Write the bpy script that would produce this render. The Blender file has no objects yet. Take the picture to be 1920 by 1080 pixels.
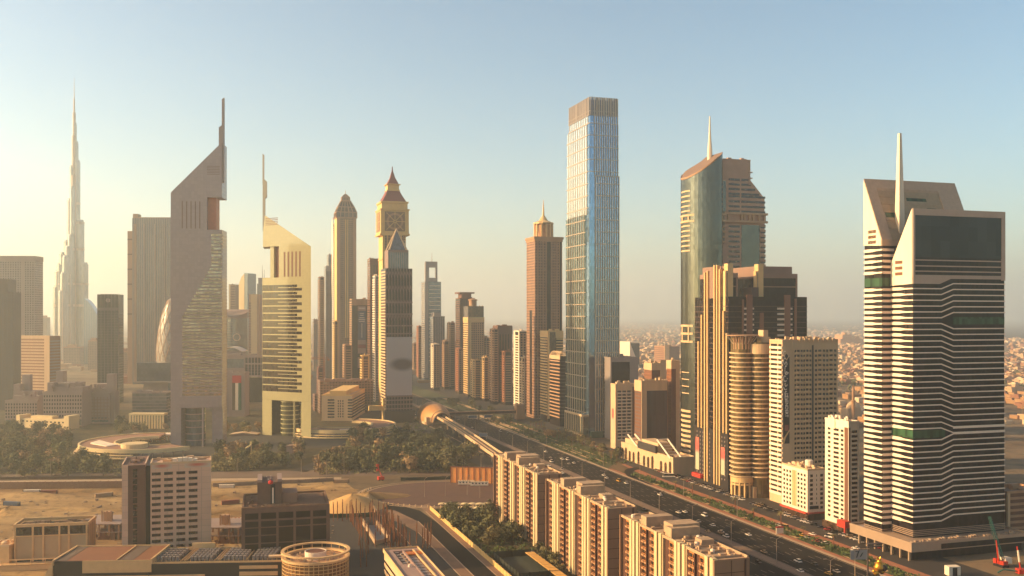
import bpy, bmesh, math, random
from math import radians, cos, sin, pi, tan, atan2, sqrt, hypot
from mathutils import Vector, Matrix
random.seed(7)
scene = bpy.context.scene
COL = scene.collection

# ------------------------------------------------------------------ camera
F, H, HY = 1800.0, 134.0, 590.0            # focal length in px of a 1920 px wide frame, eye height, horizon row
cam = bpy.data.cameras.new('camera'); camo = bpy.data.objects.new('camera', cam); COL.objects.link(camo)
camo.location = (0, 0, H); camo.rotation_euler = (radians(90), 0, 0)
cam.sensor_width = 36; cam.lens = 36 * F / 1920
cam.shift_y = (HY - 540) / 1920 * 1.0
cam.clip_start = 1; cam.clip_end = 90000
scene.camera = camo

# ------------------------------------------------------------------ light
SUN_AZ = radians(-93)                      # left of straight ahead
SUN_EL = radians(20)
world = bpy.data.worlds.new('World'); scene.world = world; world.use_nodes = True
nt = world.node_tree
bg = nt.nodes['Background']
sky = nt.nodes.new('ShaderNodeTexSky'); sky.sky_type = 'NISHITA'; sky.sun_disc = False
sky.sun_elevation = SUN_EL; sky.sun_rotation = SUN_AZ
sky.air_density = 1.0; sky.dust_density = 1.0; sky.ozone_density = 1.6; sky.altitude = 100
tint = nt.nodes.new('ShaderNodeMix'); tint.data_type = 'RGBA'; tint.blend_type = 'MULTIPLY'; tint.inputs[0].default_value = 1
tint.inputs[7].default_value = (1.0, 0.93, 0.80, 1)      # white balance of the photograph
tint.inputs[7].default_value = (0.118 * 0.86, 0.118 * 0.945, 0.118 * 0.885, 1)
gam = nt.nodes.new('ShaderNodeGamma'); gam.inputs[1].default_value = 1.2          # a clearer, deeper zenith
up = nt.nodes.new('ShaderNodeVectorMath'); up.operation = 'SCALE'; up.inputs['Scale'].default_value = 1 / 0.15
nt.links.new(sky.outputs[0], tint.inputs[6]); nt.links.new(tint.outputs[2], gam.inputs[0]); nt.links.new(gam.outputs[0], up.inputs[0]); nt.links.new(up.outputs[0], bg.inputs[0]); bg.inputs[1].default_value = 0.15
sunl = bpy.data.lights.new('sun', 'SUN'); sunl.energy = 5.0; sunl.angle = radians(0.6); sunl.color = (1.0, 0.735, 0.37)
suno = bpy.data.objects.new('sun', sunl); COL.objects.link(suno)
sv = Vector((sin(SUN_AZ) * cos(SUN_EL), cos(SUN_AZ) * cos(SUN_EL), sin(SUN_EL)))
suno.rotation_euler = sv.to_track_quat('Z', 'Y').to_euler(); suno.location = (0, 0, 3000)
scene.view_settings.view_transform = 'Standard'; scene.view_settings.look = 'None'
scene.view_settings.exposure = 1.16; scene.view_settings.gamma = 1
scene.render.engine = 'CYCLES'
cy = scene.cycles
cy.use_denoising = True; cy.max_bounces = 12; cy.diffuse_bounces = 3; cy.glossy_bounces = 3; cy.volume_bounces = 8
cy.transparent_max_bounces = 4; cy.sample_clamp_indirect = 6; cy.caustics_reflective = False; cy.caustics_refractive = False

# ------------------------------------------------------------------ geometry helpers
DX, DY = -0.3019, 0.9533                   # along the highway, away from the viewer
TH = atan2(-DX, DY)
def K(px): return (px - 960) / F
def YG(py): return H * F / (py - HY)       # distance of a ground point seen at row py
def ZZ(py, Y): return H - (py - HY) * Y / F
def G(px, py): Y = YG(py); return (K(px) * Y, Y)
def UV(u, v): return (u * DY + v * DX, -u * DX + v * DY)
def toUV(x, y): return (x * DY - y * DX, x * DX + y * DY)
def YU(px, u): return u / (DY * K(px) - DX)   # distance at which column px meets the line u = const

class MB:
    """collects shapes and links them as one mesh"""
    def __init__(s): s.v = []; s.f = []; s.o = (0, 0, 0)
    def quad(s, *p):
        n = len(s.v); s.v += list(p); s.f.append(tuple(range(n, n + len(p))))
    def box(s, x0, x1, y0, y1, z0, z1):
        n = len(s.v)
        s.v += [(x0,y0,z0),(x1,y0,z0),(x1,y1,z0),(x0,y1,z0),(x0,y0,z1),(x1,y0,z1),(x1,y1,z1),(x0,y1,z1)]
        for f in ((3,2,1,0),(4,5,6,7),(0,1,5,4),(1,2,6,5),(2,3,7,6),(3,0,4,7)): s.f.append(tuple(n + i for i in f))
    def prism(s, poly, z0, z1):
        """poly counter-clockwise in xy; z1 may be a list, one per corner"""
        n = len(s.v); m = len(poly)
        zt = z1 if isinstance(z1, (list, tuple)) else [z1] * m
        s.v += [(x, y, z0) for x, y in poly] + [(p[0], p[1], z) for p, z in zip(poly, zt)]
        s.f.append(tuple(n + i for i in reversed(range(m)))); s.f.append(tuple(n + m + i for i in range(m)))
        for i in range(m):
            j = (i + 1) % m; s.f.append((n + i, n + j, n + m + j, n + m + i))
    def loft(s, rings, cap=True):
        n = len(s.v); m = len(rings[0])
        for r in rings: s.v += list(r)
        for k in range(len(rings) - 1):
            for i in range(m):
                j = (i + 1) % m; a = n + k * m
                s.f.append((a + i, a + j, a + m + j, a + m + i))
        if cap:
            s.f.append(tuple(n + i for i in reversed(range(m)))); s.f.append(tuple(n + (len(rings) - 1) * m + i for i in range(m)))
    def lathe(s, cx, cy_, prof, seg=24, a0=0, sx=1, sy=1):
        s.loft([[(cx + r * sx * cos(a0 + 2*pi*i/seg), cy_ + r * sy * sin(a0 + 2*pi*i/seg), z) for i in range(seg)] for r, z in prof])
    def ring(s, cx, cy_, r0, r1, z0, z1, seg=32, a0=0, a1=2*pi):
        full = abs(a1 - a0 - 2*pi) < 1e-6
        k = seg if full else seg + 1
        n = len(s.v)
        for i in range(k):
            a = a0 + (a1 - a0) * i / seg
            for r, z in ((r0, z0), (r1, z0), (r1, z1), (r0, z1)): s.v.append((cx + r*cos(a), cy_ + r*sin(a), z))
        for i in range(seg):
            a, b = n + 4*i, n + 4*((i + 1) % k)
            for q in range(4): s.f.append((a + q, b + q, b + (q+1) % 4, a + (q+1) % 4))
        if not full:
            s.f.append((n, n+1, n+2, n+3)); e = n + 4*seg; s.f.append((e+3, e+2, e+1, e))
    def tube(s, p, q, r, r2=None, seg=6):
        r2 = r if r2 is None else r2
        p, q = Vector(p), Vector(q); d = (q - p).normalized()
        a = d.orthogonal().normalized(); b = d.cross(a)
        s.loft([[tuple(c + (a*cos(2*pi*i/seg) + b*sin(2*pi*i/seg)) * rr) for i in range(seg)] for c, rr in ((p, r), (q, r2))])
    # --- shapes on the faces of a rectangle R = (x0, x1, y0, y1); face f front, l left, r right, k back
    def fbar(s, R, face, u0, u1, z0, z1, p, q=0.2):
        x0, x1, y0, y1 = R
        if face == 'f': s.box(x0+u0, x0+u1, y0-p, y0+q, z0, z1)
        elif face == 'k': s.box(x0+u0, x0+u1, y1-q, y1+p, z0, z1)
        elif face == 'l': s.box(x0-p, x0+q, y0+u0, y0+u1, z0, z1)
        else: s.box(x1-q, x1+p, y0+u0, y0+u1, z0, z1)
    def fpoly(s, R, face, poly, p, q=0.2):
        """poly (u, z) on a face pushed out by p"""
        x0, x1, y0, y1 = R
        A = {'f': lambda u, z, t: (x0+u, y0-t, z), 'k': lambda u, z, t: (x0+u, y1+t, z),
             'l': lambda u, z, t: (x0-t, y0+u, z), 'r': lambda u, z, t: (x1+t, y0+u, z)}[face]
        m = len(poly); n = len(s.v)
        s.v += [A(u, z, -q) for u, z in poly] + [A(u, z, p) for u, z in poly]
        s.f.append(tuple(n + i for i in range(m))); s.f.append(tuple(n + m + i for i in reversed(range(m))))
        for i in range(m):
            j = (i+1) % m; s.f.append((n+i, n+j, n+m+j, n+m+i))
    def slabs(s, R, zs, t, p, pf=None):
        for i, z in enumerate(zs): s.box(R[0]-p, R[1]+p, R[2]-p, R[3]+p, z, z + t)
    def bars(s, R, face, us, w, z0, z1, p):
        for u in us: s.fbar(R, face, u - w/2, u + w/2, z0, z1, p)
    def parapet(s, R, z, h=1.1, t=0.5, p=0.12):
        x0, x1, y0, y1 = R
        s.box(x0-p, x1+p, y0-p, y0+t, z-0.3, z+h); s.box(x0-p, x1+p, y1-t, y1+p, z-0.3, z+h)
        s.box(x0-p, x0+t, y0+t, y1-t, z-0.3, z+h); s.box(x1-t, x1+p, y0+t, y1-t, z-0.3, z+h)
    def clutter(s, R, z, n, rnd=random, hmax=3.0, big=0.16):
        x0, x1, y0, y1 = R; w, d = x1-x0, y1-y0
        for i in range(n):
            bw, bd = w*rnd.uniform(.04, big), d*rnd.uniform(.05, big*1.2)
            x, y = rnd.uniform(x0 + 1, max(x0 + 1.2, x1-bw-1)), rnd.uniform(y0 + 1, max(y0 + 1.2, y1-bd-1))
            s.box(x, x+bw, y, y+bd, z-0.2, z + rnd.uniform(.8, hmax))
    def build(s, name, mat, parent=None, off=None, smooth=False, recalc=False):
        me = bpy.data.meshes.new(name)
        if off: s.v = [(x-off[0], y-off[1], z) for x, y, z in s.v]
        me.from_pydata(s.v, [], s.f)
        if isinstance(mat, (list, tuple)):
            for m in mat: me.materials.append(m)
        elif mat: me.materials.append(mat)
        bm = bmesh.new(); bm.from_mesh(me)
        bmesh.ops.recalc_face_normals(bm, faces=bm.faces); bm.to_mesh(me); bm.free()
        if smooth:
            for p in me.polygons: p.use_smooth = True
        o = bpy.data.objects.new(name, me); COL.objects.link(o)
        if parent: o.parent = parent
        return o

def tag(o, label=None, cat=None, group=None, kind=None):
    if label: o['label'] = label
    if cat: o['category'] = cat
    if group: o['group'] = group
    if kind: o['kind'] = kind
    return o
def empty(name, loc, rz=0, label=None, cat=None, group=None):
    o = bpy.data.objects.new(name, None); COL.objects.link(o); o.empty_display_size = 1
    o.location = loc; o.rotation_euler = (0, 0, rz)
    return tag(o, label, cat, group)
KIDS = {}
def copy_tree(o, loc=None, rz=None, sc=None, parent=None, kids=None):
    c = o.copy(); COL.objects.link(c)
    if parent: c.parent = parent
    if loc is not None: c.location = loc
    if rz is not None: c.rotation_euler = (0, 0, rz)
    if sc is not None: c.scale = sc if isinstance(sc, (tuple, list)) else (sc, sc, sc)
    for ch in (kids[o.name] if kids else o.children):
        copy_tree(ch, parent=c)
    return c

# ------------------------------------------------------------------ materials
MATS = {}
TONE = 1.4
WARM = (1.12, .96, .90)
def _nodes(name):
    m = bpy.data.materials.new(name); m.use_nodes = True
    t = m.node_tree; return m, t, t.nodes['Principled BSDF']
def paint(name, rgb, rough=.75, var=.18, scale=.25, metal=0.0, streak=False, spec=.35, bump=0):
    """plain finish with weathering: two noises, one fine, one broad"""
    if name in MATS: return MATS[name]
    rgb = tuple(c ** TONE * w for c, w in zip(rgb, WARM))
    m, t, b = _nodes(name); N = t.nodes.new; L = t.links.new
    tc = N('ShaderNodeTexCoord')
    n1 = N('ShaderNodeTexNoise'); n1.inputs['Scale'].default_value = scale; n1.inputs['Detail'].default_value = 5
    n1.inputs['Roughness'].default_value = .65
    if streak:
        mp = N('ShaderNodeMapping'); mp.inputs['Scale'].default_value = (1, 1, .12); L(tc.outputs['Object'], mp.inputs[0]); L(mp.outputs[0], n1.inputs['Vector'])
    else: L(tc.outputs['Object'], n1.inputs['Vector'])
    mr = N('ShaderNodeMapRange'); mr.inputs[1].default_value = .25; mr.inputs[2].default_value = .75
    mr.inputs[3].default_value = 1 - var; mr.inputs[4].default_value = 1 + var
    L(n1.outputs['Fac'], mr.inputs[0])
    mx = N('ShaderNodeVectorMath'); mx.operation = 'SCALE'; mx.inputs[0].default_value = rgb; L(mr.outputs[0], mx.inputs['Scale'])
    L(mx.outputs[0], b.inputs['Base Color'])
    b.inputs['Roughness'].default_value = rough; b.inputs['Metallic'].default_value = metal
    b.inputs['Specular IOR Level'].default_value = spec
    if bump:
        bp = N('ShaderNodeBump'); bp.inputs['Strength'].default_value = bump; bp.inputs['Distance'].default_value = .4
        L(n1.outputs['Fac'], bp.inputs['Height']); L(bp.outputs[0], b.inputs['Normal'])
    MATS[name] = m; return m
def earth(name, a, b, c, s1=.012, s2=.09, bump=.5):
    """bare ground: three tones mixed by a broad and a fine noise"""
    m, t, bs = _nodes(name); N = t.nodes.new; L = t.links.new
    a, b, c = (tuple(q ** TONE for q in k) + (1,) for k in (a, b, c))
    tc = N('ShaderNodeTexCoord'); cols = []
    n1 = N('ShaderNodeTexNoise'); n1.inputs['Scale'].default_value = s1; n1.inputs['Detail'].default_value = 6; n1.inputs['Distortion'].default_value = .6
    n2 = N('ShaderNodeTexNoise'); n2.inputs['Scale'].default_value = s2; n2.inputs['Detail'].default_value = 8; n2.inputs['Roughness'].default_value = .7
    mp = N('ShaderNodeMapping'); mp.inputs['Scale'].default_value = (.45, 1.5, 1); L(tc.outputs['Object'], mp.inputs[0]); L(mp.outputs[0], n1.inputs['Vector']); L(tc.outputs['Object'], n2.inputs['Vector'])
    r1 = N('ShaderNodeMapRange'); r1.inputs[1].default_value = .42; r1.inputs[2].default_value = .58; L(n1.outputs['Fac'], r1.inputs[0])
    r2 = N('ShaderNodeMapRange'); r2.inputs[1].default_value = .48; r2.inputs[2].default_value = .70; L(n2.outputs['Fac'], r2.inputs[0])
    x1 = N('ShaderNodeMix'); x1.data_type = 'RGBA'; x1.inputs[6].default_value = a; x1.inputs[7].default_value = b; L(r1.outputs[0], x1.inputs[0])
    x2 = N('ShaderNodeMix'); x2.data_type = 'RGBA'; x2.inputs[7].default_value = c; L(x1.outputs[2], x2.inputs[6]); L(r2.outputs[0], x2.inputs[0])
    L(x2.outputs[2], bs.inputs['Base Color']); bs.inputs['Roughness'].default_value = .95; bs.inputs['Specular IOR Level'].default_value = .1
    bp = N('ShaderNodeBump'); bp.inputs['Strength'].default_value = bump; bp.inputs['Distance'].default_value = 1.2; L(n2.outputs['Fac'], bp.inputs['Height']); L(bp.outputs[0], bs.inputs['Normal'])
    MATS[name] = m; return m
def panels(name, rgb, cell=(3.0, 3.6), jit=.05, rough=.5):
    """cladding in panels: thin darker joints, each panel a slightly different tone"""
    return facade(name, tuple(c*.84 for c in rgb), rgb, cell, (.93, .94), rough, jit)
def glass(name, rgb, metal=.6, rough=.08, pane=(1.6, 1.6, 3.4), var=.35, tilt=.02, lit=0, spec=.5):
    """curtain wall: every pane a little different in tone and tilt"""
    if name in MATS: return MATS[name]
    m, t, b = _nodes(name); N = t.nodes.new; L = t.links.new
    tc = N('ShaderNodeTexCoord')
    sn = N('ShaderNodeVectorMath'); sn.operation = 'SNAP'; sn.inputs[1].default_value = pane
    ad = N('ShaderNodeVectorMath'); ad.operation = 'ADD'; ad.inputs[1].default_value = (.37, .41, .29)
    L(tc.outputs['Object'], ad.inputs[0]); L(ad.outputs[0], sn.inputs[0])
    wn = N('ShaderNodeTexWhiteNoise'); wn.noise_dimensions = '3D'; L(sn.outputs[0], wn.inputs['Vector'])
    mr = N('ShaderNodeMapRange'); mr.inputs[3].default_value = 1 - var; mr.inputs[4].default_value = 1 + var
    L(wn.outputs['Value'], mr.inputs[0])
    mx = N('ShaderNodeVectorMath'); mx.operation = 'SCALE'; mx.inputs[0].default_value = rgb; L(mr.outputs[0], mx.inputs['Scale'])
    L(mx.outputs[0], b.inputs['Base Color'])
    b.inputs['Metallic'].default_value = metal; b.inputs['Roughness'].default_value = rough
    b.inputs['Specular IOR Level'].default_value = spec
    if tilt:
        ge = N('ShaderNodeNewGeometry')
        sb = N('ShaderNodeVectorMath'); sb.operation = 'SUBTRACT'; sb.inputs[1].default_value = (.5, .5, .5); L(wn.outputs['Color'], sb.inputs[0])
        sc_ = N('ShaderNodeVectorMath'); sc_.operation = 'SCALE'; sc_.inputs['Scale'].default_value = tilt; L(sb.outputs[0], sc_.inputs[0])
        a2 = N('ShaderNodeVectorMath'); a2.operation = 'ADD'; L(ge.outputs['Normal'], a2.inputs[0]); L(sc_.outputs[0], a2.inputs[1])
        nm = N('ShaderNodeVectorMath'); nm.operation = 'NORMALIZE'; L(a2.outputs[0], nm.inputs[0]); L(nm.outputs[0], b.inputs['Normal'])
    MATS[name] = m; return m
def facade(name, wall, win, cell=(3.2, 3.4), frac=(.5, .5), rough=.6, jitter=.5, off=(0, 0)):
    """wall with a regular grid of window openings, for buildings too far away to show a frame (object coordinates)"""
    if name in MATS: return MATS[name]
    wall = tuple(c ** TONE * w for c, w in zip(wall, WARM)); win = tuple(c ** TONE * w for c, w in zip(win, WARM))
    m, t, b = _nodes(name); N = t.nodes.new; L = t.links.new
    tc = N('ShaderNodeTexCoord'); ge = N('ShaderNodeNewGeometry')
    sx = N('ShaderNodeSeparateXYZ'); L(tc.outputs['Object'], sx.inputs[0])
    tn = N('ShaderNodeVectorTransform'); tn.vector_type = 'NORMAL'; tn.convert_from = 'WORLD'; tn.convert_to = 'OBJECT'
    L(ge.outputs['True Normal'], tn.inputs[0])
    sn = N('ShaderNodeSeparateXYZ'); L(tn.outputs[0], sn.inputs[0])
    def M(op, a, c=None):
        n = N('ShaderNodeMath'); n.operation = op
        for i, q in enumerate((a, c)):
            if q is None: continue
            if isinstance(q, (int, float)): n.inputs[i].default_value = q
            else: L(q, n.inputs[i])
        return n.outputs[0]
    ax = M('GREATER_THAN', M('ABSOLUTE', sn.outputs[0]), .7)
    u = M('ADD', M('MULTIPLY', sx.outputs[0], M('SUBTRACT', 1, ax)), M('MULTIPLY', sx.outputs[1], ax))
    fu = M('FRACT', M('DIVIDE', M('ADD', u, off[0] + 500), cell[0])); fv = M('FRACT', M('DIVIDE', M('ADD', sx.outputs[2], off[1]), cell[1]))
    iu = M('MULTIPLY', M('GREATER_THAN', fu, .5 - frac[0]/2), M('LESS_THAN', fu, .5 + frac[0]/2))
    iv = M('MULTIPLY', M('GREATER_THAN', fv, .5 - frac[1]/2), M('LESS_THAN', fv, .5 + frac[1]/2))
    up = M('LESS_THAN', M('ABSOLUTE', sn.outputs[2]), .5)
    w = M('MULTIPLY', M('MULTIPLY', iu, iv), up)
    cv = N('ShaderNodeCombineXYZ'); L(M('FLOOR', M('DIVIDE', M('ADD', u, off[0] + 500), cell[0])), cv.inputs[0]); L(M('FLOOR', M('DIVIDE', M('ADD', sx.outputs[2], off[1]), cell[1])), cv.inputs[1])
    wn = N('ShaderNodeTexWhiteNoise'); wn.noise_dimensions = '2D'; L(cv.outputs[0], wn.inputs['Vector'])
    mr = N('ShaderNodeMapRange'); mr.inputs[3].default_value = 1 - jitter; mr.inputs[4].default_value = 1 + jitter; L(wn.outputs['Value'], mr.inputs[0])
    wc = N('ShaderNodeVectorMath'); wc.operation = 'SCALE'; wc.inputs[0].default_value = win; L(mr.outputs[0], wc.inputs['Scale'])
    n1 = N('ShaderNodeTexNoise'); n1.inputs['Scale'].default_value = .12; n1.inputs['Detail'].default_value = 4; L(tc.outputs['Object'], n1.inputs['Vector'])
    m2 = N('ShaderNodeMapRange'); m2.inputs[1].default_value = .25; m2.inputs[2].default_value = .75; m2.inputs[3].default_value = .85; m2.inputs[4].default_value = 1.12; L(n1.outputs['Fac'], m2.inputs[0])
    c1 = N('ShaderNodeVectorMath'); c1.operation = 'SCALE'; c1.inputs[0].default_value = wall; L(m2.outputs[0], c1.inputs['Scale'])
    mix = N('ShaderNodeMix'); mix.data_type = 'RGBA'; L(w, mix.inputs[0]); L(c1.outputs[0], mix.inputs[6]); L(wc.outputs[0], mix.inputs[7])
    L(mix.outputs[2], b.inputs['Base Color'])
    rg = N('ShaderNodeMapRange'); rg.inputs[3].default_value = rough + .15; rg.inputs[4].default_value = .12; L(w, rg.inputs[0]); L(rg.outputs[0], b.inputs['Roughness'])
    MATS[name] = m; return m
# ------------------------------------------------------------------ ground, roads, water
def sheet(name, pts, z, mat, kind='structure'):
    mb = MB(); mb.quad(*[(x, y, z) for x, y in pts]); o = mb.build(name, mat)
    # faces must look up
    if o.data.polygons[0].normal.z < 0: o.data.flip_normals()
    return tag(o, kind=kind)
def px_sheet(name, pts, z, mat, kind='structure'): return sheet(name, [G(*p) for p in pts], z, mat, kind)
def uv_rect(u0, u1, v0, v1): return [UV(u0, v0), UV(u1, v0), UV(u1, v1), UV(u0, v1)]

M_ground = earth('ground_sand', (.34, .24, .155), (.24, .165, .105), (.13, .10, .065), .006, .03, .2)
M_site = earth('site_sand', (.50, .335, .18), (.36, .225, .115), (.22, .14, .08), .014, .12, .8)
M_park = earth('park_soil', (.13, .10, .05), (.085, .07, .035), (.22, .15, .09), .02, .12, .4)
M_grass = paint('grass_green', (.11, .12, .04), .95, .35, .15)
M_asph = paint('asphalt', (.048, .040, .036), .95, .25, .05, spec=.1)
M_asph2 = paint('asphalt_grey', (.085, .068, .055), .9, .2, .06)
M_pave = paint('paving', (.30, .20, .13), .9, .2, .15)
M_path = paint('brick_path', (.40, .20, .115), .9, .18, .2)
M_kerb = paint('kerb_concrete', (.46, .36, .26), .9, .15, .3)
M_conc = paint('concrete', (.33, .255, .19), .85, .2, .15)
M_white = paint('white_paint', (.78, .72, .62), .6, .08, .3)
M_line = paint('road_paint', (.42, .36, .29), .8, .2, .5)
M_sandlt = paint('pale_sand', (.55, .40, .24), .95, .2, .1)
M_sea = paint('sea_water', (.05, .055, .075), .9, .1, .001, spec=0)

sheet('ground', [(-22000, -300), (22000, -300), (22000, 45000), (-22000, 45000)], 0, M_ground)
coast = [(2950, 4600), (2600, 8000), (2150, 14000), (1500, 24000), (900, 40000)]
sheet('sea', coast + [(900, 44000), (21000, 44000), (21000, 4600)], .8, M_sea)
px_sheet('park_lawn', [(-250, 894), (640, 889), (925, 880), (930, 838), (850, 795), (760, 772), (560, 768), (-250, 768)], .02, M_park)
sheet('construction_site', [G(-300, 904), G(642, 900), G(720, 960), G(640, 1200), (-330, 330)], .03, M_site)
px_sheet('cross_road', [(-300, 903), (390, 896), (930, 889), (1010, 874), (930, 876), (390, 885), (-300, 893)], .05, paint('pale_road', (.23, .165, .12), .9, .2, .05))
px_sheet('cross_road_verge', [(-300, 912), (390, 902), (640, 898), (640, 895), (390, 897.5), (-300, 905)], .07, M_kerb)
px_sheet('park_road', [(545, 883), (585, 868), (640, 855), (760, 850), (760, 853), (640, 860), (600, 874), (575, 885)], .05, M_asph2)
px_sheet('tower_forecourt', [(300, 868), (880, 812), (760, 798), (640, 800), (560, 812), (420, 820), (290, 836), (255, 856)], .04, M_asph2)
# highway
v0, v1 = 250, 3400
sheet('highway', uv_rect(254, 329, v0, v1), .05, M_asph)
sheet('highway_verge', uv_rect(229, 254, v0, 2600), .045, M_asph2)
mb = MB()
def ubox(mb, ua, ub, va, vb, z0, z1):
    p = [UV(ua, va), UV(ub, va), UV(ub, vb), UV(ua, vb)]; mb.prism(p, z0, z1)
for u in (258.2, 261.8, 265.5, 269.1, 272.8, 276.4, 280, 299, 302.7, 306.4, 310.1, 313.8, 317.5, 321.2):
    for k in range(70):
        v = 300 + k*18 + (u*7 % 9); ubox(mb, u-.1, u+.1, v, v+6, .055, .075)
for u in (255.2, 288.2, 295.8, 327.6): ubox(mb, u-.12, u+.12, 260, 2400, .055, .075)
tag(mb.build('road_markings', M_line), kind='structure')
mb = MB(); ubox(mb, 288.9, 295.1, v0, 2600, 0, .16); tag(mb.build('median_kerb', paint('median_paving', (.27, .2, .15), .9, .25, .3)), kind='structure')
mb = MB(); ubox(mb, 329, 331.6, v0, 1500, 0, .15); ubox(mb, 253.2, 254, v0, 1500, 0, .15); tag(mb.build('kerb', M_kerb), kind='structure')
sheet('roadside_footpath', uv_rect(331.6, 335.0, v0, 770), .12, M_path)
sheet('verge_lawn', uv_rect(335.0, 347, v0, 752), .09, M_grass)
mb = MB(); rnd = random.Random(3)
for k in range(34):
    v = 300 + k*13.2 + rnd.uniform(-2, 2)
    if v > 735: break
    u = 335.6 if k % 2 else 342.2
    p = [UV(u, v), UV(u+3.4, v+.8), UV(u+4.2, v+9), UV(u+.4, v+8)]
    mb.quad(*[(x, y, .11) for x, y in p])
o = mb.build('sand_beds', M_sandlt); tag(o, kind='structure')
if o.data.polygons[0].normal.z < 0: o.data.flip_normals()
sheet('brick_walkway', [UV(347, 300), UV(353.5, 300), UV(353.5, 730), UV(356.5, 790), UV(353, 790), UV(347, 740)], .10, M_path)
sheet('service_road', [UV(353.5, 250), UV(386, 250), UV(386, 760), UV(384, 1000), UV(368, 1000), UV(356, 800), UV(353.5, 760)], .05, M_asph2)
# slip road that bends off the highway
pts = [];
for i in range(13):
    t = i/12; a = t*pi/2
    pts.append((329 + 30*(1-cos(a)), 690 + 75*sin(a)))
wid = 7.5
inner = [UV(u - wid*.1, v + wid*(.5+.2*sin(i*.2))) for i, (u, v) in enumerate(pts)]
outer = [UV(u + wid*.7*(1 - i/12) , v - wid*.75) for i, (u, v) in enumerate(pts)]
sheet('slip_road', outer + inner[::-1], .14, M_asph)
sheet('frontage_lawn', [UV(331.6, 772), UV(352, 800), UV(366, 850), UV(372, 1010), UV(372, 3200), UV(335, 3200), UV(331.6, 1000)], .07, M_grass)
mb = MB()
for (ua, ub, va, vb) in ((333, 335.5, 960, 1230), (338, 340, 830, 900), (343, 344.4, 800, 950), (352, 353.5, 850, 990), (340, 348, 1050, 1230), (358, 364, 1000, 1500)):
    ubox(mb, ua, ub, va, vb, .05, .13)
tag(mb.build('garden_path', M_sandlt), kind='structure')
sheet('frontage_forecourt', [UV(372, 1000), UV(470, 1000), UV(470, 3200), UV(372, 3200)], .06, M_asph2)
sheet('frontage_road', [UV(150, 1240), UV(254, 1240), UV(254, 3200), UV(150, 3200)], .03, M_asph2)
# streets left of the apartment blocks
sheet('side_street', [UV(130, 300), UV(141, 300), UV(141, 600), UV(138, 645), UV(128, 668), UV(112, 690), UV(108, 672), UV(122, 650), UV(130, 610)], .06, M_asph)
sheet('side_pavement', [UV(123, 300), UV(130, 300), UV(130, 610), UV(122, 650), UV(112, 660), UV(108, 640), UV(118, 610), UV(123, 580)], .10, M_pave)
sheet('plaza', [UV(60, 300), UV(123, 300), UV(123, 580), UV(112, 645), UV(86, 668), UV(70, 640), UV(62, 560)], .045, M_asph2)
sheet('garden_pavement', [UV(141, 300), UV(145, 300), UV(145, 640), UV(150, 668), UV(141, 660)], .10, M_pave)
sheet('garden_ground', uv_rect(145, 181, 300, 648), .05, M_park)
mb = MB()
for ua, ub, va, vb in ((129.6, 130.1, 300, 612), (141, 141.4, 300, 640), (123, 123.5, 300, 580), (112, 112.4, 450, 640)): ubox(mb, ua, ub, va, vb, .05, .2)
tag(mb.build('street_kerb', M_kerb), kind='structure')
# oval paved lot with a double rim of bollards drawn later
ox, oy = G(842, 925)
ov = [(ox + 62*cos(a), oy + 50*sin(a)) for a in [2*pi*i/48 for i in range(48)]]
sheet('oval_lot', ov, .08, paint('lot_paving', (.17, .095, .065), .9, .2, .1))
mb = MB(); mb.ring(ox, oy, 1, 1.0001, 0, 0, 3)
mb = MB(); n = 64
for i in range(n):
    a, b_ = 2*pi*i/n, 2*pi*(i+1)/n
    for r in (62, 67.5):
        k = 50/62
        mb.prism([(ox+r*cos(a), oy+r*k*sin(a)), (ox+(r+1.2)*cos(a), oy+(r+1.2)*k*sin(a)), (ox+(r+1.2)*cos(b_), oy+(r+1.2)*k*sin(b_)), (ox+r*cos(b_), oy+r*k*sin(b_))], .03, .22)
tag(mb.build('lot_kerb', M_kerb), kind='structure')
# sandy dunes of the site: a real heap of sand and rough ground
def mound(name, cx, cy_, rx, ry, h, mat, seed, kind='structure', rough=.25, flat=.0):
    rnd = random.Random(seed); mb = MB(); n, m = 28, 9; ph = [rnd.uniform(0, 6.3) for _ in range(5)]
    for j in range(m + 1):
        t = j/m
        for i in range(n):
            a = 2*pi*i/n
            w = 1 + rough*sin(2*a + ph[0]) + .6*rough*sin(3*a + ph[1]) + .3*rough*sin(5*a + ph[2])
            z = h*(1 - t**1.1)*(1 + .25*rough*sin(4*a + ph[3] + t*4)) - .3
            mb.v.append((cx + rx*w*t*cos(a), cy_ + ry*w*t*sin(a), max(z, -.3) if t < 1 else -.3))
    for j in range(m):
        for i in range(n):
            a, b_ = j*n+i, j*n+(i+1) % n
            mb.f.append((a, b_, b_+n, a+n))
    return tag(mb.build(name, mat, smooth=True), kind=kind)
c = G(655, 957); mound('sand_mound', c[0], c[1]+10, 24, 24, 10, rough=.07, mat= paint('mound_sand', (.58, .40, .19), .95, .15, .1, bump=.3), seed=1)
c = G(690, 935); mound('sand_mound', c[0], c[1], 24, 20, 5, M_site, 2, rough=.4)
for i, (px, py, rx, ry, h) in enumerate(((60, 930, 40, 14, 3), (190, 922, 50, 12, 2.4), (10, 962, 22, 10, 4), (420, 935, 22, 9, 3), (445, 1000, 12, 8, 4), (40, 1010, 10, 8, 3), (120, 955, 36, 9, 2), (610, 915, 26, 8, 2.5), (425, 962, 18, 8, 2.2))):
    c = G(px, py); mound('sand_mound', c[0], c[1], rx, ry, h, M_site, 10+i, rough=.45)
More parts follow.
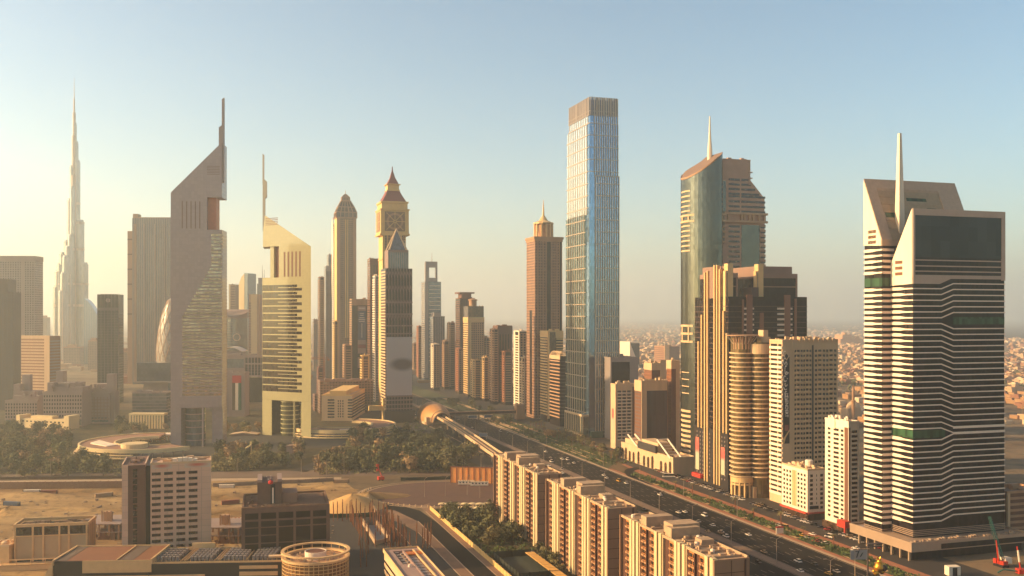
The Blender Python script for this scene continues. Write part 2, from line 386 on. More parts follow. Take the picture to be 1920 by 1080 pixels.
# ------------------------------------------------------------------ building helper
class Bd:
    def __init__(s, name, label, FL, b, a, h, ang=TH, cat='building', group=None):
        s.b, s.a, s.h, s.ang = b, a, h, ang; s.R = (0, b, 0, a)
        e = (cos(ang), sin(ang)); d = (-sin(ang), cos(ang))
        s.FL = FL; s.off = (b/2, a/2)
        s.root = empty(name, (FL[0]+e[0]*b/2+d[0]*a/2, FL[1]+e[1]*b/2+d[1]*a/2, 0), ang, label, cat, group)
    def add(s, mb, name, mat, parent=None, smooth=False, label=None, kind=None):
        o = mb.build(name, mat, parent or s.root, s.off, smooth)
        if label: o['label'] = label
        if kind: o['kind'] = kind
        return o
    def body(s, mat, z1=None, R=None, name='wall', z0=0):
        m = MB(); R = R or s.R; m.box(*R, z0, z1 or s.h); return s.add(m, name, mat)
    def u(s, px, face='f', y=0):
        """local u on the front face (or y on the left face) seen in picture column px"""
        k = K(px); e = (cos(s.ang), sin(s.ang)); d = (-sin(s.ang), cos(s.ang))
        if face == 'f': o, t = (s.FL[0]+d[0]*y, s.FL[1]+d[1]*y), e
        elif face == 'l': o, t = s.FL, d
        else: o, t = (s.FL[0]+e[0]*s.b, s.FL[1]+e[1]*s.b), d
        return (k*o[1]-o[0])/(t[0]-k*t[1])
    def z(s, py, x=0, y=0):
        Y = s.FL[1] + sin(s.ang)*x + cos(s.ang)*y
        return ZZ(py, Y)
    def windows(s, face, us, zs, w, h, mat, fmat=None, p=.10, R=None, name='window', fr=.14):
        """one window mesh, one object per opening; beyond a hundred the rest is one object"""
        R = R or s.R; x0, x1, y0, y1 = R
        def pos(u, z):
            return {'f': (x0+u, y0, z, 0), 'k': (x0+u, y1, z, pi), 'l': (x0, y0+u, z, -pi/2), 'r': (x1, y0+u, z, pi/2)}[face]
        m = MB(); m.box(-w/2, w/2, -.05, .1, -h/2, h/2)
        o0 = m.build(name, [mat, fmat or M_conc])
        if fmat:
            m2 = MB(); m2.box(-w/2, w/2, -.05, .1, -h/2, h/2); nf = 6
            m2.box(-w/2-fr, w/2+fr, -p, .1, h/2, h/2+fr); m2.box(-w/2-fr, w/2+fr, -p-.06, .1, -h/2-fr, -h/2)
            m2.box(-w/2-fr, -w/2, -p, .1, -h/2, h/2); m2.box(w/2, w/2+fr, -p, .1, -h/2, h/2)
            bpy.data.objects.remove(o0); o0 = m2.build(name, [mat, fmat])
            for i, pl in enumerate(o0.data.polygons): pl.material_index = 0 if i < 6 else 1
        todo = sorted([(-z, u) for z in zs for u in us]); first = True
        spots = [(u, -z) for z, u in todo]
        big, rest = (spots, []) if len(spots) <= 100 else (spots[:100], spots[100:])
        for i, (u, z) in enumerate(big):
            c = o0 if i == 0 else o0.copy()
            if i: COL.objects.link(c)
            x, y, z_, rz = pos(u, z); c.parent = s.root; c.location = (x - s.off[0], y - s.off[1], z_); c.rotation_euler = (0, 0, rz)
        if rest:
            m = MB()
            for u, z in rest: m.fbar(R, face, u-w/2, u+w/2, z-h/2, z+h/2, .05, .1)
            s.add(m, name, mat, kind='stuff')
def each_box(T, R, face, spots, name, mat, cap_n=100, q=.2):
    """spots (u0, u1, z0, z1, p): every one an object of its own, equal sizes share a mesh; past a hundred one object"""
    protos = {}; rest = MB()
    for i, (u0, u1, z0, z1, p) in enumerate(spots):
        if i >= cap_n: rest.fbar(R, face, u0, u1, z0, z1, p, q); continue
        key = (round(u1-u0, 2), round(z1-z0, 2), round(p, 2))
        m = MB(); m.fbar((0, 0, 0, 0), face, -(u1-u0)/2, (u1-u0)/2, 0, z1-z0, p, q)
        if key not in protos: o = protos[key] = m.build(name, mat, T.root)
        else: o = protos[key].copy(); COL.objects.link(o)
        c = (u0+u1)/2; x0, x1, y0, y1 = R
        o.location = ((x0+c if face in 'fk' else x0 if face == 'l' else x1) - T.off[0], (y0+c if face in 'lr' else y0 if face == 'f' else y1) - T.off[1], z0)
    if rest.v: T.add(rest, name, mat, kind='stuff')
def repeat_part(proto, spots):
    """proto stands at its local origin; one object per spot (x, y)"""
    for i, (x, y) in enumerate(spots):
        o = proto if i == 0 else proto.copy()
        if i: COL.objects.link(o)
        o.location = (x, y, 0)
def solve(xc, Y, ang, xl=None, xr=None):
    e = (cos(ang), sin(ang)); d = (-sin(ang), cos(ang)); C = (K(xc)*Y, Y)
    run = lambda t, px: (K(px)*C[1]-C[0])/(t[0]-K(px)*t[1])
    return C, e, d, run
def bL(name, label, xl, xc, xr, ytop, u=None, Y=None, depth=None, ang=TH, **k):
    """left face (xl..xc) and front face (xc..xr) in view"""
    Y = Y or YU(xc, u); C, e, d, run = solve(xc, Y, ang)
    a = depth or max(4, run(d, xl)); b = run(e, xr)
    return Bd(name, label, C, b, a, ZZ(ytop, Y), ang, **k)
def bR(name, label, xl, xc, xr, ytop, Y, depth=None, ang=TH, **k):
    """front face (xl..xc) and right face (xc..xr) in view"""
    C, e, d, run = solve(xc, Y, ang)
    b = run((-e[0], -e[1]), xl); a = depth or max(4, run(d, xr))
    return Bd(name, label, (C[0]-e[0]*b, C[1]-e[1]*b), b, a, ZZ(ytop, Y), ang, **k)
def frange(a, b, n): return [a + (b-a)*(i+.5)/n for i in range(n)]
def steps(a, b, st): return [a + st*i for i in range(int((b-a)/st + 1e-6) + 1)]

# finishes
W_cream = paint('cream_wall', (.60, .47, .32), .75, .12, .2, streak=True)
W_white = paint('white_wall', (.74, .66, .54), .7, .1, .2, streak=True)
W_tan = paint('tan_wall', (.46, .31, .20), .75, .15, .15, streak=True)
W_brown = paint('brown_wall', (.24, .125, .075), .75, .2, .2, streak=True)
W_mauve = paint('mauve_stone', (.33, .235, .19), .75, .12, .15, streak=True)
W_gold = paint('gold_panel', (.66, .50, .28), .5, .1, .2, metal=.1)
W_grey = paint('grey_cladding', (.36, .32, .30), .55, .12, .12, metal=.2)
W_dark = paint('dark_cladding', (.05, .036, .034), .5, .2, .2)
W_roof = paint('roof_felt', (.30, .215, .15), .95, .25, .3)
W_steel = paint('pale_steel', (.62, .55, .47), .4, .08, .3, metal=.35)
G_dark = glass('dark_glass', (.016, .011, .011), 0, .12, (1.5, 1.5, 3.3), .6, .015, spec=.12)
G_brown = glass('bronze_glass', (.07, .035, .02), .15, .12, (1.6, 1.6, 3.3), .5, .02)
G_blue = glass('blue_glass', (.22, .33, .46), .85, .05, (1.5, 1.5, 3.6), .25, .01)
G_grey = glass('grey_glass', (.15, .16, .17), .5, .08, (1.5, 1.5, 3.6), .35, .012)
G_teal = glass('teal_glass', (.095, .095, .082), .75, .14, (2, 2, 3.6), .25, .01)
G_win = glass('window_glass', (.03, .02, .016), .05, .12, (1.2, 1.2, 1.5), .6, .03)
M_green = glass('green_glass', (.025, .06, .028), 0, .2, (2, 2, 6), .5, .02, spec=.2)

# ================================================================== 1 striped twin-slab tower by the right edge
u0 = 375; Y0 = YU(1712, u0)
T = bL('striped_office_tower', 'dark office tower wrapped in kinked cream stripes, with sloping roofs and a white spire', 1672, 1712, 1883, 392, u=u0)
b, a, h = T.b, T.a, T.h
m = MB(); zb = T.z(497, 0, a)                        # roof falls away behind the front face
m.loft([[(x, 0, 6), (x, a, 6), (x, a, zb), (x, 0, h)] for x in (0, b)])
T.add(m, 'wall', G_dark)
R = T.R
zt = T.z(484); fl = 3.27
m = MB(); gl = MB()
# crown frame round the big dark window
wl, wr = T.u(1715), T.u(1877); z_top, z_bot = T.z(403), T.z(482)
m.fbar(R, 'f', -.3, wl, T.z(524), h+.4, .5); m.fbar(R, 'f', wr, b+.3, T.z(524), h+.4, .5)
m.fbar(R, 'f', wl, wr, z_top, h+.4, .5); m.fbar(R, 'f', wl, wr, T.z(522), T.z(515), .5)
for py in (486, 497, 507): m.fbar(R, 'f', wl, wr, T.z(py+2.4), T.z(py), .45)
m.fpoly(R, 'f', [(-.3, T.z(532)), (b*.28, T.z(532)), (b*.40, T.z(522)), (b*.42, T.z(520)), (-.3, T.z(520))], .46)
# wedge of the left face, its sunlight put into a paler colour
wd_ = MB(); wd_.fpoly(R, 'l', [(.3, T.z(532)), (a+.2, T.z(536, 0, a)), (a+.2, zb+.5), (.3, h+.4)], .55); T.add(wd_, 'side_wedge', W_white)
for i in range(3): gl.fbar(R, 'l', a*.45, a*.8, T.z(493+11*i), T.z(487+11*i), .58, -.4)
T.add(gl, 'louvre', W_brown)
T.add(m, 'crown_frame', paint('crown_panel_shaded', (.52, .42, .34), .6, .08, .2))  # shade of the crown front put into a darker tan
sc = MB(); sc.fbar(R, 'f', wl, wr, z_bot, z_top, .2)
T.add(sc, 'picture_window', glass('screen_glass', (.022, .027, .025), 0, .15, (6.5, 6.5, 8), .35, .006, spec=.15))
# stripes: kink near a third of the way along, turned at the two green decks
zk1, zk2 = T.z(600), T.z(815)
st = MB(); zs = T.z(542)
k0, k1 = b*.30, b*.43
z = zs
while z > T.z(990):
    py_rel = z
    if z > zk1: dl = fl*.9
    elif z > zk2: dl = -fl*.9
    else: dl = fl*.9
    t = .68
    skipR = abs(z + dl - zk1) < 1.9; skipL = abs(z - zk2) < 1.9
    if not skipL:
        st.fpoly(R, 'f', [(-.1, z), (k0, z), (k0, z+t), (-.1, z+t)], .45)
        tt = 2.0                                             # stripe swells into a wedge on the left face
        st.fpoly(R, 'l', [(-.45, z), (a*.35, z-.1), (a*.6, z-.5), (a+.1, z-.5), (a+.1, z+1.25), (a*.6, z+1.25), (a*.35, z+t+.05), (-.45, z+t)], .45)
    if not (skipL or skipR): st.fpoly(R, 'f', [(k0, z), (k1, z+dl), (k1, z+dl+t), (k0, z+t)], .45)
    if not skipR: st.fpoly(R, 'f', [(k1, z+dl), (b+.2, z+dl), (b+.2, z+dl+t), (k1, z+dl+t)], .45)
    z -= fl
T.add(st, 'stripe_cladding', paint('stripe_cladding', (.76, .67, .56), .55, .06, .3))
gm = MB(); gm.fbar(R, 'f', k1, b, zk1-2.6, zk1+1.6, .12); T.add(gm, 'sky_deck', M_green); gm = MB(); gm.fbar(R, 'f', 0, k0*1.15, zk2-2.2, zk2+2.2, .12); gm.fbar(R, 'l', 0, a, zk2-2.2, zk2+2.2, .12)
T.add(gm, 'sky_deck', M_green)
lv = MB(); z = T.z(996)
while z > 9.5: lv.slabs(R, [z], .34, .35); z -= .95
T.add(lv, 'louvre_band', paint('louvre_band', (.45, .35, .27), .6, .1, .3))
# rear slab with its sloped deck
C2 = YU(1645, 368.5); e, d = (DY, -DX), (DX, DY)
a2 = 15.5; dv = a + .4
x2 = -6.2; b2 = T.u(1790, 'f', dv + a2) - x2
zr, zf = T.z(343, 0, dv + a2), T.z(452, 0, dv)
m = MB(); m.loft([[(x, dv, 6), (x, dv+a2, 6), (x, dv+a2, zr), (x, dv, zf)] for x in (x2, x2+b2)])
T.add(m, 'rear_slab', G_dark)
RR = (x2, x2+b2, dv, dv+a2)
m = MB()
def roofpt(x, t, up=.35): return (x, dv + a2*t, zf + (zr-zf)*t + up)
def slope(mb, xa, xb, ta, tb, up0, up1):
    mb.loft([[roofpt(x, ta, up0), roofpt(x, tb, up0), roofpt(x, tb, up1), roofpt(x, ta, up1)] for x in (xa, xb)])
slope(m, x2-.4, x2+b2*.10, -.02, 1.02, -1.2, 1.6); slope(m, x2+b2*.78, x2+b2+.3, -.02, 1.02, -1.2, 1.6)
slope(m, x2+b2*.10, x2+b2*.78, .86, 1.02, -1.2, 1.6)
wd_ = MB(); wd_.fpoly(RR, 'l', [(.3, T.z(461, 0, dv)), (a2+.2, T.z(461, 0, dv+a2)), (a2+.2, zr+1.2), (.3, zf+1.2)], .6); T.add(wd_, 'side_wedge', W_white)  # sunlit left side put into a paler colour
m.fbar(RR, 'f', -.4, b2*.3, T.z(461, 0, dv), zf+.3, .45)
T.add(m, 'roof', paint('roof_panel', (.52, .41, .31), .6, .12, .5))
m = MB(); slope(m, x2+b2*.10, x2+b2*.78, -.02, .86, -1.6, .12)
for t in (.2, .34, .48, .62, .75): slope(m, x2+b2*.11, x2+b2*.77, t, t+.03, -.1, .5)
T.add(m, 'roof_terrace', paint('roof_terrace', (.45, .36, .25), .7, .15, .3))
m = MB()
for t, xa, xb in ((.7, .40, .62), (.50, .60, .70), (.40, .12, .28)): slope(m, x2+b2*xa, x2+b2*xb, t, t+.08, -.1, .3)
T.add(m, 'roof_strip', M_green)
m = MB()
for i in range(3): m.fbar(RR, 'l', a2*.3, a2*.75, T.z(436+10*i, 0, dv), T.z(430+10*i, 0, dv), .6, -.4)
T.add(m, 'louvre', W_brown)
gm = MB(); gm.fbar(RR, 'l', 0, a2, T.z(537, 0, dv), T.z(521, 0, dv), .15); T.add(gm, 'sky_deck', M_green); gm = MB(); gm.fbar(RR, 'f', 0, b2*.12, T.z(537, 0, dv), T.z(521, 0, dv), .15); T.add(gm, 'sky_deck', M_green)
st = MB(); st2 = MB(); z = T.z(470, 0, dv)
while z > T.z(985, 0, dv):
    if abs(z - T.z(530, 0, dv)) > 2.6:
        st.fpoly(RR, 'l', [(-.3, z), (a2*.3, z-.1), (a2*.55, z-.5), (a2+.1, z-.5), (a2+.1, z+1.25), (a2*.55, z+1.25), (a2*.3, z+.9), (-.3, z+.9)], .45)
        st2.fbar(RR, 'f', .3, b2*.12, z-.3, z+1.2, .4)
    z -= fl
T.add(st, 'stripe_cladding', MATS['stripe_cladding']); T.add(st2, 'stripe_cladding', MATS['stripe_cladding'])
lv = MB(); z = T.z(992, 0, dv)
while z > 9.5: lv.slabs(RR, [z], .34, .35); z -= .95
T.add(lv, 'louvre_band', MATS['louvre_band'])
m = MB(); sxx = T.u(1687, 'f', dv+4)
m.loft([[(sxx-w, dv+4-w, z), (sxx+w, dv+4-w, z), (sxx+w, dv+4+w, z), (sxx-w, dv+4+w, z)] for w, z in ((2.0, T.z(405, 0, dv)-14), (1.8, T.z(385, 0, dv)), (.75, T.z(246, 0, dv)))])
T.add(m, 'spire', W_white)
# podium with canopy
m = MB(); m.box(-12, b+6, -13, dv+a2+6, 5.2, 9.4); m.parapet((-12, b+6, -13, dv+a2+6), 9.4)
for i in range(40): xx = -10 + (b+14)*i/40; m.box(xx, xx+random.uniform(.6, 1.6), -12+random.uniform(0, 1.5), -10+random.uniform(0, 1), 9.3, 10.4+random.uniform(0, 1.2))
T.add(m, 'podium', paint('podium_metal', (.50, .40, .31), .4, .1, .1, metal=.3))
m = MB(); m.box(-9, b+3, -9.5, dv+a2, 0, 5.2); T.add(m, 'shopfront', G_dark)
m = MB(); m.tube((0, 0, 0), (0, 0, 5.3), .7); repeat_part(m.build('column', M_kerb, T.root), [(-11-T.off[0], -10+i*7-T.off[1]) for i in range(7)])
m = MB(); m.box(b*.12, b+3, -13.4, -13, 5.9, 8.6); T.add(m, 'fascia_glass', G_dark)

# ================================================================== 2 white slab
T = bL('white_apartment_slab', 'narrow white apartment slab with a brown strip, beside the dark striped tower', 1547, 1591, 1611, 793, u=372)
T.body(W_white); a, b, h = T.a, T.b, T.h
m = MB(); ul = T.u(1583.5, 'l')
m.fbar(T.R, 'l', .4, ul, 5, h-3, .12); m.fbar(T.R, 'f', .4, b*.16, 5, h-3, .12); T.add(m, 'wall_strip', W_brown)
nz = 20; zs = frange(7, h-4, nz)
T.windows('l', [ul + (a-ul)*t for t in (.12, .78)], zs, 2.6, 1.5, G_win, W_white)
T.windows('l', [ul + (a-ul)*.42], zs, 5.2, 1.5, G_win, W_white)
T.windows('f', [b*.55], zs, b*.5, 1.3, G_win, W_tan)
m = MB(); m.parapet(T.R, h, 1.0); m.clutter(T.R, h, 14, hmax=3.4); T.add(m, 'parapet', W_white)
m = MB(); ca = ul + (a-ul)*.6
m.fpoly(T.R, 'l', [(ca-2.6, h-5), (ca+2.6, h-5), (ca+2.6, h+.8), (ca, h+3.2), (ca-2.6, h+.8)], .5); T.add(m, 'gable', W_white)
m = MB(); m.slabs((-1.5, b+1, -1.5, a+1), [0.0], 4.6, 0); T.add(m, 'shop_base', G_brown)
m = MB(); m.box(-4, .2, -2, 6, 4.4, 8.4); m.tube((-3, -.5, 0), (-3, -.5, 4.6), .6); T.add(m, 'canopy', paint('red_canopy', (.55, .07, .03), .6, .1, .3))

# ================================================================== 3 low white block
T = bL('low_white_block', 'low white block with small square windows, in front of the tall cream apartment tower', 1466, 1514, 1547, 882, u=372)
T.body(W_white); a, b, h = T.a, T.b, T.h
zs = frange(6.5, h-2.2, 8)
T.windows('l', [a*t for t in (.10, .22, .34, .66, .78, .90)], zs, 2.0, 1.6, G_win, W_white)
T.windows('f', [b*t for t in (.22, .80)], zs, 2.0, 1.6, G_win, W_cream)
T.windows('f', [b*.52], zs, .5, 1.4, G_win, None)
m = MB(); m.bars(T.R, 'l', [a*t for t in (.44, .50, .56)], 1.1, 7, h-2, .3); T.add(m, 'rib', W_gold)
m = MB(); m.fbar(T.R, 'l', -.3, a+.3, 4.2, 5.2, 1.6); m.fbar(T.R, 'f', 0, b, 4.2, 5.2, 1.2); T.add(m, 'awning', paint('red_awning', (.50, .10, .05), .7, .25, .3))
m = MB(); m.box(-.4, b+.4, -.4, a, 0, 4.2); T.add(m, 'shopfront', G_brown)
m = MB(); m.fbar(T.R, 'f', b*.12, b*.62, 7.2, 9.2, .25); T.add(m, 'sign_board', W_dark)
m = MB(); m.parapet(T.R, h, .9); m.clutter(T.R, h, 22, hmax=2.4, big=.1); T.add(m, 'parapet', W_cream)
m = MB(); m.lathe(b*.62, a*.35, ((2.6, h+.5), (2.7, h+4.4), (2.3, h+5)), 16); T.add(m, 'water_tank', W_white)

# ================================================================== 4 cream apartment tower with the vertical sign
T = bL('cream_apartment_tower', 'tall cream apartment tower with rows of balconies and a vertical black sign with white lettering', 1443, 1467, 1571, 640, Y=679)
T.body(W_cream); a, b, h = T.a, T.b, T.h
fl = (h-8)/31; zs = [6 + fl*i for i in range(31)]
m = MB()
for z in zs:
    m.fbar(T.R, 'l', -.1, a*.94, z, z+fl*.52, .9)
T.add(m, 'balcony_band', W_white)
m = MB()
for z in zs: m.fbar(T.R, 'l', a*.06, a*.30, z+fl*.52, z+fl, .25); m.fbar(T.R, 'l', a*.40, a*.88, z+fl*.52, z+fl, .25)
T.add(m, 'glazing', G_win)
ud = T.u(1522.5)
def bal(u0, u1, nb):
    wd = (u1-u0)/nb
    for z in zs[:-1]:
        for i in range(nb):
            x0, x1 = u0 + wd*i, u0 + wd*(i+1)
            win_sp.extend([(x0+wd*.04, x0+wd*.24, z+fl*.30, z+fl*.78, .05), (x0+wd*.34, x0+wd*.62, z+fl*.05, z+fl*.8, .05), (x0+wd*.74, x0+wd*.96, z+fl*.30, z+fl*.78, .05)])
            cx = x0+wd*.5; w = wd*.33
            spots_b.append((cx, z, w))
spots_b = []; win_sp = []
for (p0, p1, nb) in ((1489, 1522, 2), (1527, 1569, 2)):
    bal(T.u(p0), T.u(p1), nb)
win_sp.sort(key=lambda q: -q[2]); each_box(T, T.R, 'f', win_sp, 'window', G_win)
spots_b.sort(key=lambda q: -q[1]); proto = None; rest = MB()
for i, (cx, z, w) in enumerate(spots_b):
    bp = lambda mb, cx, z: mb.prism([(cx-w, .1), (cx-w, -.7), (cx-w*.5, -1.35), (cx+w*.5, -1.35), (cx+w, -.7), (cx+w, .1)], z-.1, z+fl*.36)
    if i >= 100: bp(rest, cx, z); continue
    if proto is None:
        pm = MB(); bp(pm, 0, 0); proto = pm.build('balcony', W_cream, T.root); o = proto
    else: o = proto.copy(); COL.objects.link(o)
    o.location = (cx - T.off[0], -T.off[1], z)
T.add(rest, 'balcony', W_cream, kind='stuff')
m = MB(); m.fbar(T.R, 'f', T.u(1522.3), T.u(1525.5), 5, h-3, .06); T.add(m, 'wall_recess', W_dark)
m = MB(); m.fbar(T.R, 'f', T.u(1486), T.u(1490), h-7, h+1, .2); m.parapet(T.R, h, 1.2); m.clutter(T.R, h, 30, hmax=3.2, big=.10)
for i in range(8): m.fbar(T.R, 'f', b*(.3+.085*i), b*(.34+.085*i), h-.4, h+1.9, .8)
T.add(m, 'parapet', W_cream)
# the sign: board, diamond marks, lettering
sx0, sx1 = T.u(1468.6), T.u(1479.8); zt_, zb_ = T.z(668), T.z(832)
m = MB(); m.fbar(T.R, 'f', sx0, sx1, zb_, zt_, .3); sgn = T.add(m, 'sign_board', paint('sign_black', (.035, .03, .03), .6, .15, .3))
cxs = (sx0+sx1)/2; hw = (sx1-sx0)/2
def diamond(mb, zc, r, p, q): mb.fpoly(T.R, 'f', [(cxs-r, zc), (cxs, zc-r*1.25), (cxs+r, zc), (cxs, zc+r*1.25)], p, q)
m = MB(); diamond(m, T.z(668), hw*1.05, .38, .1); T.add(m, 'emblem', W_cream, sgn)
m = MB(); diamond(m, T.z(668), hw*.62, .44, -.3); T.add(m, 'emblem_core', W_dark, sgn)
m = MB(); m.fpoly(T.R, 'f', [(sx0, T.z(822)), (sx1, T.z(805)), (sx1, T.z(809)), (cxs-.4, T.z(820)), (sx0+.5, T.z(832)), (sx0, T.z(832))], .40, -.2); T.add(m, 'emblem', W_gold, sgn)
m = MB(); m.fbar(T.R, 'f', cxs-hw*.6, cxs+hw*.7, T.z(808), T.z(797), .36, -.25); T.add(m, 'emblem', paint('sign_red', (.35, .16, .13), .7, .2, 1.2), sgn)
def letters(parent, txt, loc, rot, size, mat, name='lettering', sx=1.0, font=None, ext=.05):
    cu = bpy.data.curves.new(name, 'FONT'); cu.body = txt; cu.size = size; cu.extrude = ext; cu.align_x = 'CENTER'; cu.align_y = 'CENTER'
    cu.offset = size*.012
    o = bpy.data.objects.new(name, cu); COL.objects.link(o); o.parent = parent; o.location = loc; o.rotation_euler = rot; o.scale = (sx, 1, 1)
    cu.materials.append(mat)
    bpy.context.view_layer.update(); me = bpy.data.meshes.new_from_object(o.evaluated_get(bpy.context.evaluated_depsgraph_get()))
    q = bpy.data.objects.new(name, me); COL.objects.link(q); q.parent = parent; q.location = loc; q.rotation_euler = rot; q.scale = (sx, 1, 1)
    bpy.data.objects.remove(o); return q
M_let = paint('letter_white', (.80, .74, .64), .6, .05, 1)
zl0, zl1 = T.z(735), T.z(785)
lt = letters(sgn, 'LEVENDERT', (cxs - b/2, -.36 - a/2, (zl0+zl1)/2), (pi/2, pi/2, 0), hw*1.5, M_let, sx=(zl0-zl1)/(hw*1.5*5.9))
lt = letters(sgn, 'ليفندرت', (cxs - b/2, -.36 - a/2, (T.z(682)+T.z(727))/2), (pi/2, pi/2, 0), hw*1.9, M_let, sx=1.55)

# ================================================================== 5 rounded banded apartment tower
Yc = YU(1410, 376); FLx = (K(1378)*Yc, Yc)
T = bL('rounded_apartment_tower', 'apartment tower of two rounded bays ringed with cream balcony bands above a colonnade', 1378, 1384, 1443, 627, Y=700, depth=13)
a, b, h = T.a, T.b, T.h
r1 = b*.30
bays = ((r1*.98, 7, r1), (b-r1*.95, 1.5, r1*.98))
m = MB()
for cx, cy_, r in bays: m.lathe(cx, cy_, ((r*.9, 0), (r*.9, h-6)), 28)
m.box(1.5, b-1, 7, a, 0, h-2); T.add(m, 'wall', glass('bay_glass', (.17, .105, .045), .4, .15, (1.6, 1.6, 3.3), .4, .04))
fl = (h-26)/28
for bi, (cx, cy_, r) in enumerate(bays):
    m = MB()
    for i in range(28):
        z = 15 + fl*i
        if z > h-12: break
        m.ring(cx, cy_, r*.82, r+(.9 if i % 2 else .5), z, z+fl*.26, 28)
    T.add(m, 'balcony_band', paint('bay_cream', (.62, .48, .31), .6, .1, .3))
m = MB()
for i in range(28):
    z = 15+fl*i
    if z < h-9: m.box(.6, b-.6, 6.6, a+.5, z, z+fl*.3)
T.add(m, 'floor_band', W_cream)
m = MB(); cx, cy_, r = bays[1]; m.ring(cx, cy_, r*.8, r+.6, h-14, h-7, 28); m.box(cx+.5, b+.6, -.2, 6, h-14, h-2); m.box(b-4, b, 2, 9, h-7, h+3); T.add(m, 'crown_wall', W_cream)
m = MB(); cx, cy_, r = bays[0]
for i in range(10): an = pi + pi*i/9; m.tube((cx+r*.85*cos(an), cy_+r*.85*sin(an), h-11), (cx+r*.85*cos(an), cy_+r*.85*sin(an), h-2), .7)
m.ring(cx, cy_, r*.3, r*1.5, h-1.2, h-.5, 28); T.add(m, 'roof_canopy', W_tan)
m = MB()
for i in range(12): an = pi*.85 + pi*1.2*i/11; m.tube((cx+r*.9*cos(an), cy_+r*.9*sin(an), h-7), (cx+r*1.5*cos(an), cy_+r*1.5*sin(an), h-.6), .16)
T.add(m, 'canopy_strut', W_steel)
m = MB(); cx, cy_, r = bays[0]
m.ring(cx, cy_, r*.7, r*1.1, 11, 14.6, 28); m.ring(cx, cy_, r*.7, r*1.05, 9, 10.2, 28)
for i in range(9): an = pi*.8+pi*1.2*i/8; m.tube((cx+r*cos(an), cy_+r*sin(an), 0), (cx+r*cos(an), cy_+r*sin(an), 11), .75, seg=8)
T.add(m, 'colonnade', W_gold)
m = MB(); m.box(bays[1][0]-r, b+1, -3, 8, 0, 8); T.add(m, 'entrance_block', W_cream)

# ================================================================== 6 dark tower with gold fins
T = bL('dark_finned_tower', 'dark stepped tower with tall gold fins up its road side and two brown crowned blocks', 1303, 1366, 1513, 556, u=375)
a, b, h = T.a, T.b, T.h; R = T.R
T.body(G_dark, h)
hu = T.z(497); ux = T.u(1389)
# upper blocks
b1 = (1.5, ux, 5, a-6); xr = T.u(1422), T.u(1494)
b2_ = (T.u(1420, 'f', 6), T.u(1494, 'f', 6), 6, a-6)
for k, (RB, hb) in enumerate(((b1, hu-6), (b2_, hu-6))):
    m = MB(); m.box(*RB, h-.5, hb); T.add(m, 'upper_block', G_dark)
    m = MB()
    m.fbar(RB, 'f', -.3, RB[1]-RB[0]+.3, hb-3.2, hb+.4, .5); m.fbar(RB, 'l', -.2, RB[3]-RB[2], hb-3.2, hb+.4, .45)
    m.fbar(RB, 'f', -.3, 1.3, h, hb-3.2, .5); m.fbar(RB, 'f', RB[1]-RB[0]-1.2, RB[1]-RB[0]+.3, h, hb-3.2, .5)
    m.fbar(RB, 'f', 1.3, RB[1]-RB[0]-1.2, h+(hb-h)*.42, h+(hb-h)*.47, .4)
    m.box(RB[0]+1, RB[1]-3, RB[2]+2, RB[3]-2, hb-.2, hb+6); T.add(m, 'crown_wall', W_mauve)
    m = MB(); m.box(RB[0]+.4, RB[0]+5, RB[2]-.6, RB[2]+5, h-10, hb+7.5); m.box(RB[0]-1.6, RB[0]+.4, RB[2]-.4, RB[2]+3, h-25, hb+2); T.add(m, 'corner_pier', W_gold)
# gold fins on the road side (local y runs away from the viewer)
m = MB()
fins = []
for px, py in ((1312, 640), (1318, 590), (1324, 511), (1329, 508), (1342, 497), (1347, 497), (1352, 505), (1359, 583), (1365, 625)):
    yv = T.u(px, 'l'); zt_ = min(T.z(py, 0, yv), hu+2); m.fbar(R, 'l', yv-.75, yv+.75, 3 if px not in (1312, 1318, 1359, 1365) else 44, zt_, 1.6, .6)
for px, py in ((1321, 520), (1344.5, 505)):
    yv = T.u(px, 'l')
T.add(m, 'fin', W_gold)
m = MB(); m.box(-.1, b1[0]+3, T.u(1352, 'l'), T.u(1322, 'l'), h-1, hu-2); T.add(m, 'fin_backing', W_mauve)
# floor lines
m = MB(); m.slabs(R, steps(50, h-4, 4.1), .35, .25); T.add(m, 'floor_line', paint('bronze_line', (.23, .155, .12), .5, .1, .3))
# brown piers on the front
m = MB()
for p0, p1, py in ((1371, 1383, 628), (1399, 1410, 556), (1391, 1394, 565), (1470, 1481, 556), (1489, 1493, 563), (1424, 1431, 590)):
    m.fbar(R, 'f', T.u(p0), T.u(p1), 46, T.z(py)+1.5, .9)
T.add(m, 'front_pier', paint('brown_pier', (.30, .18, .125), .7, .1, .2))
b_sp = []
for p0, p1 in ((1394, 1399), (1410, 1413), (1457, 1470), (1481, 1485)):
    b_sp += [(T.u(p0), T.u(p1), z, z+1.5, .7) for z in steps(60, h-6, 4.1)]
each_box(T, R, 'f', b_sp, 'balcony', W_steel)
m = MB(); m.box(T.u(1410), T.u(1424), 1.2, 14, 60, T.z(538)); T.add(m, 'front_bay', paint('mauve_dark', (.16, .11, .095), .6, .1, .2))
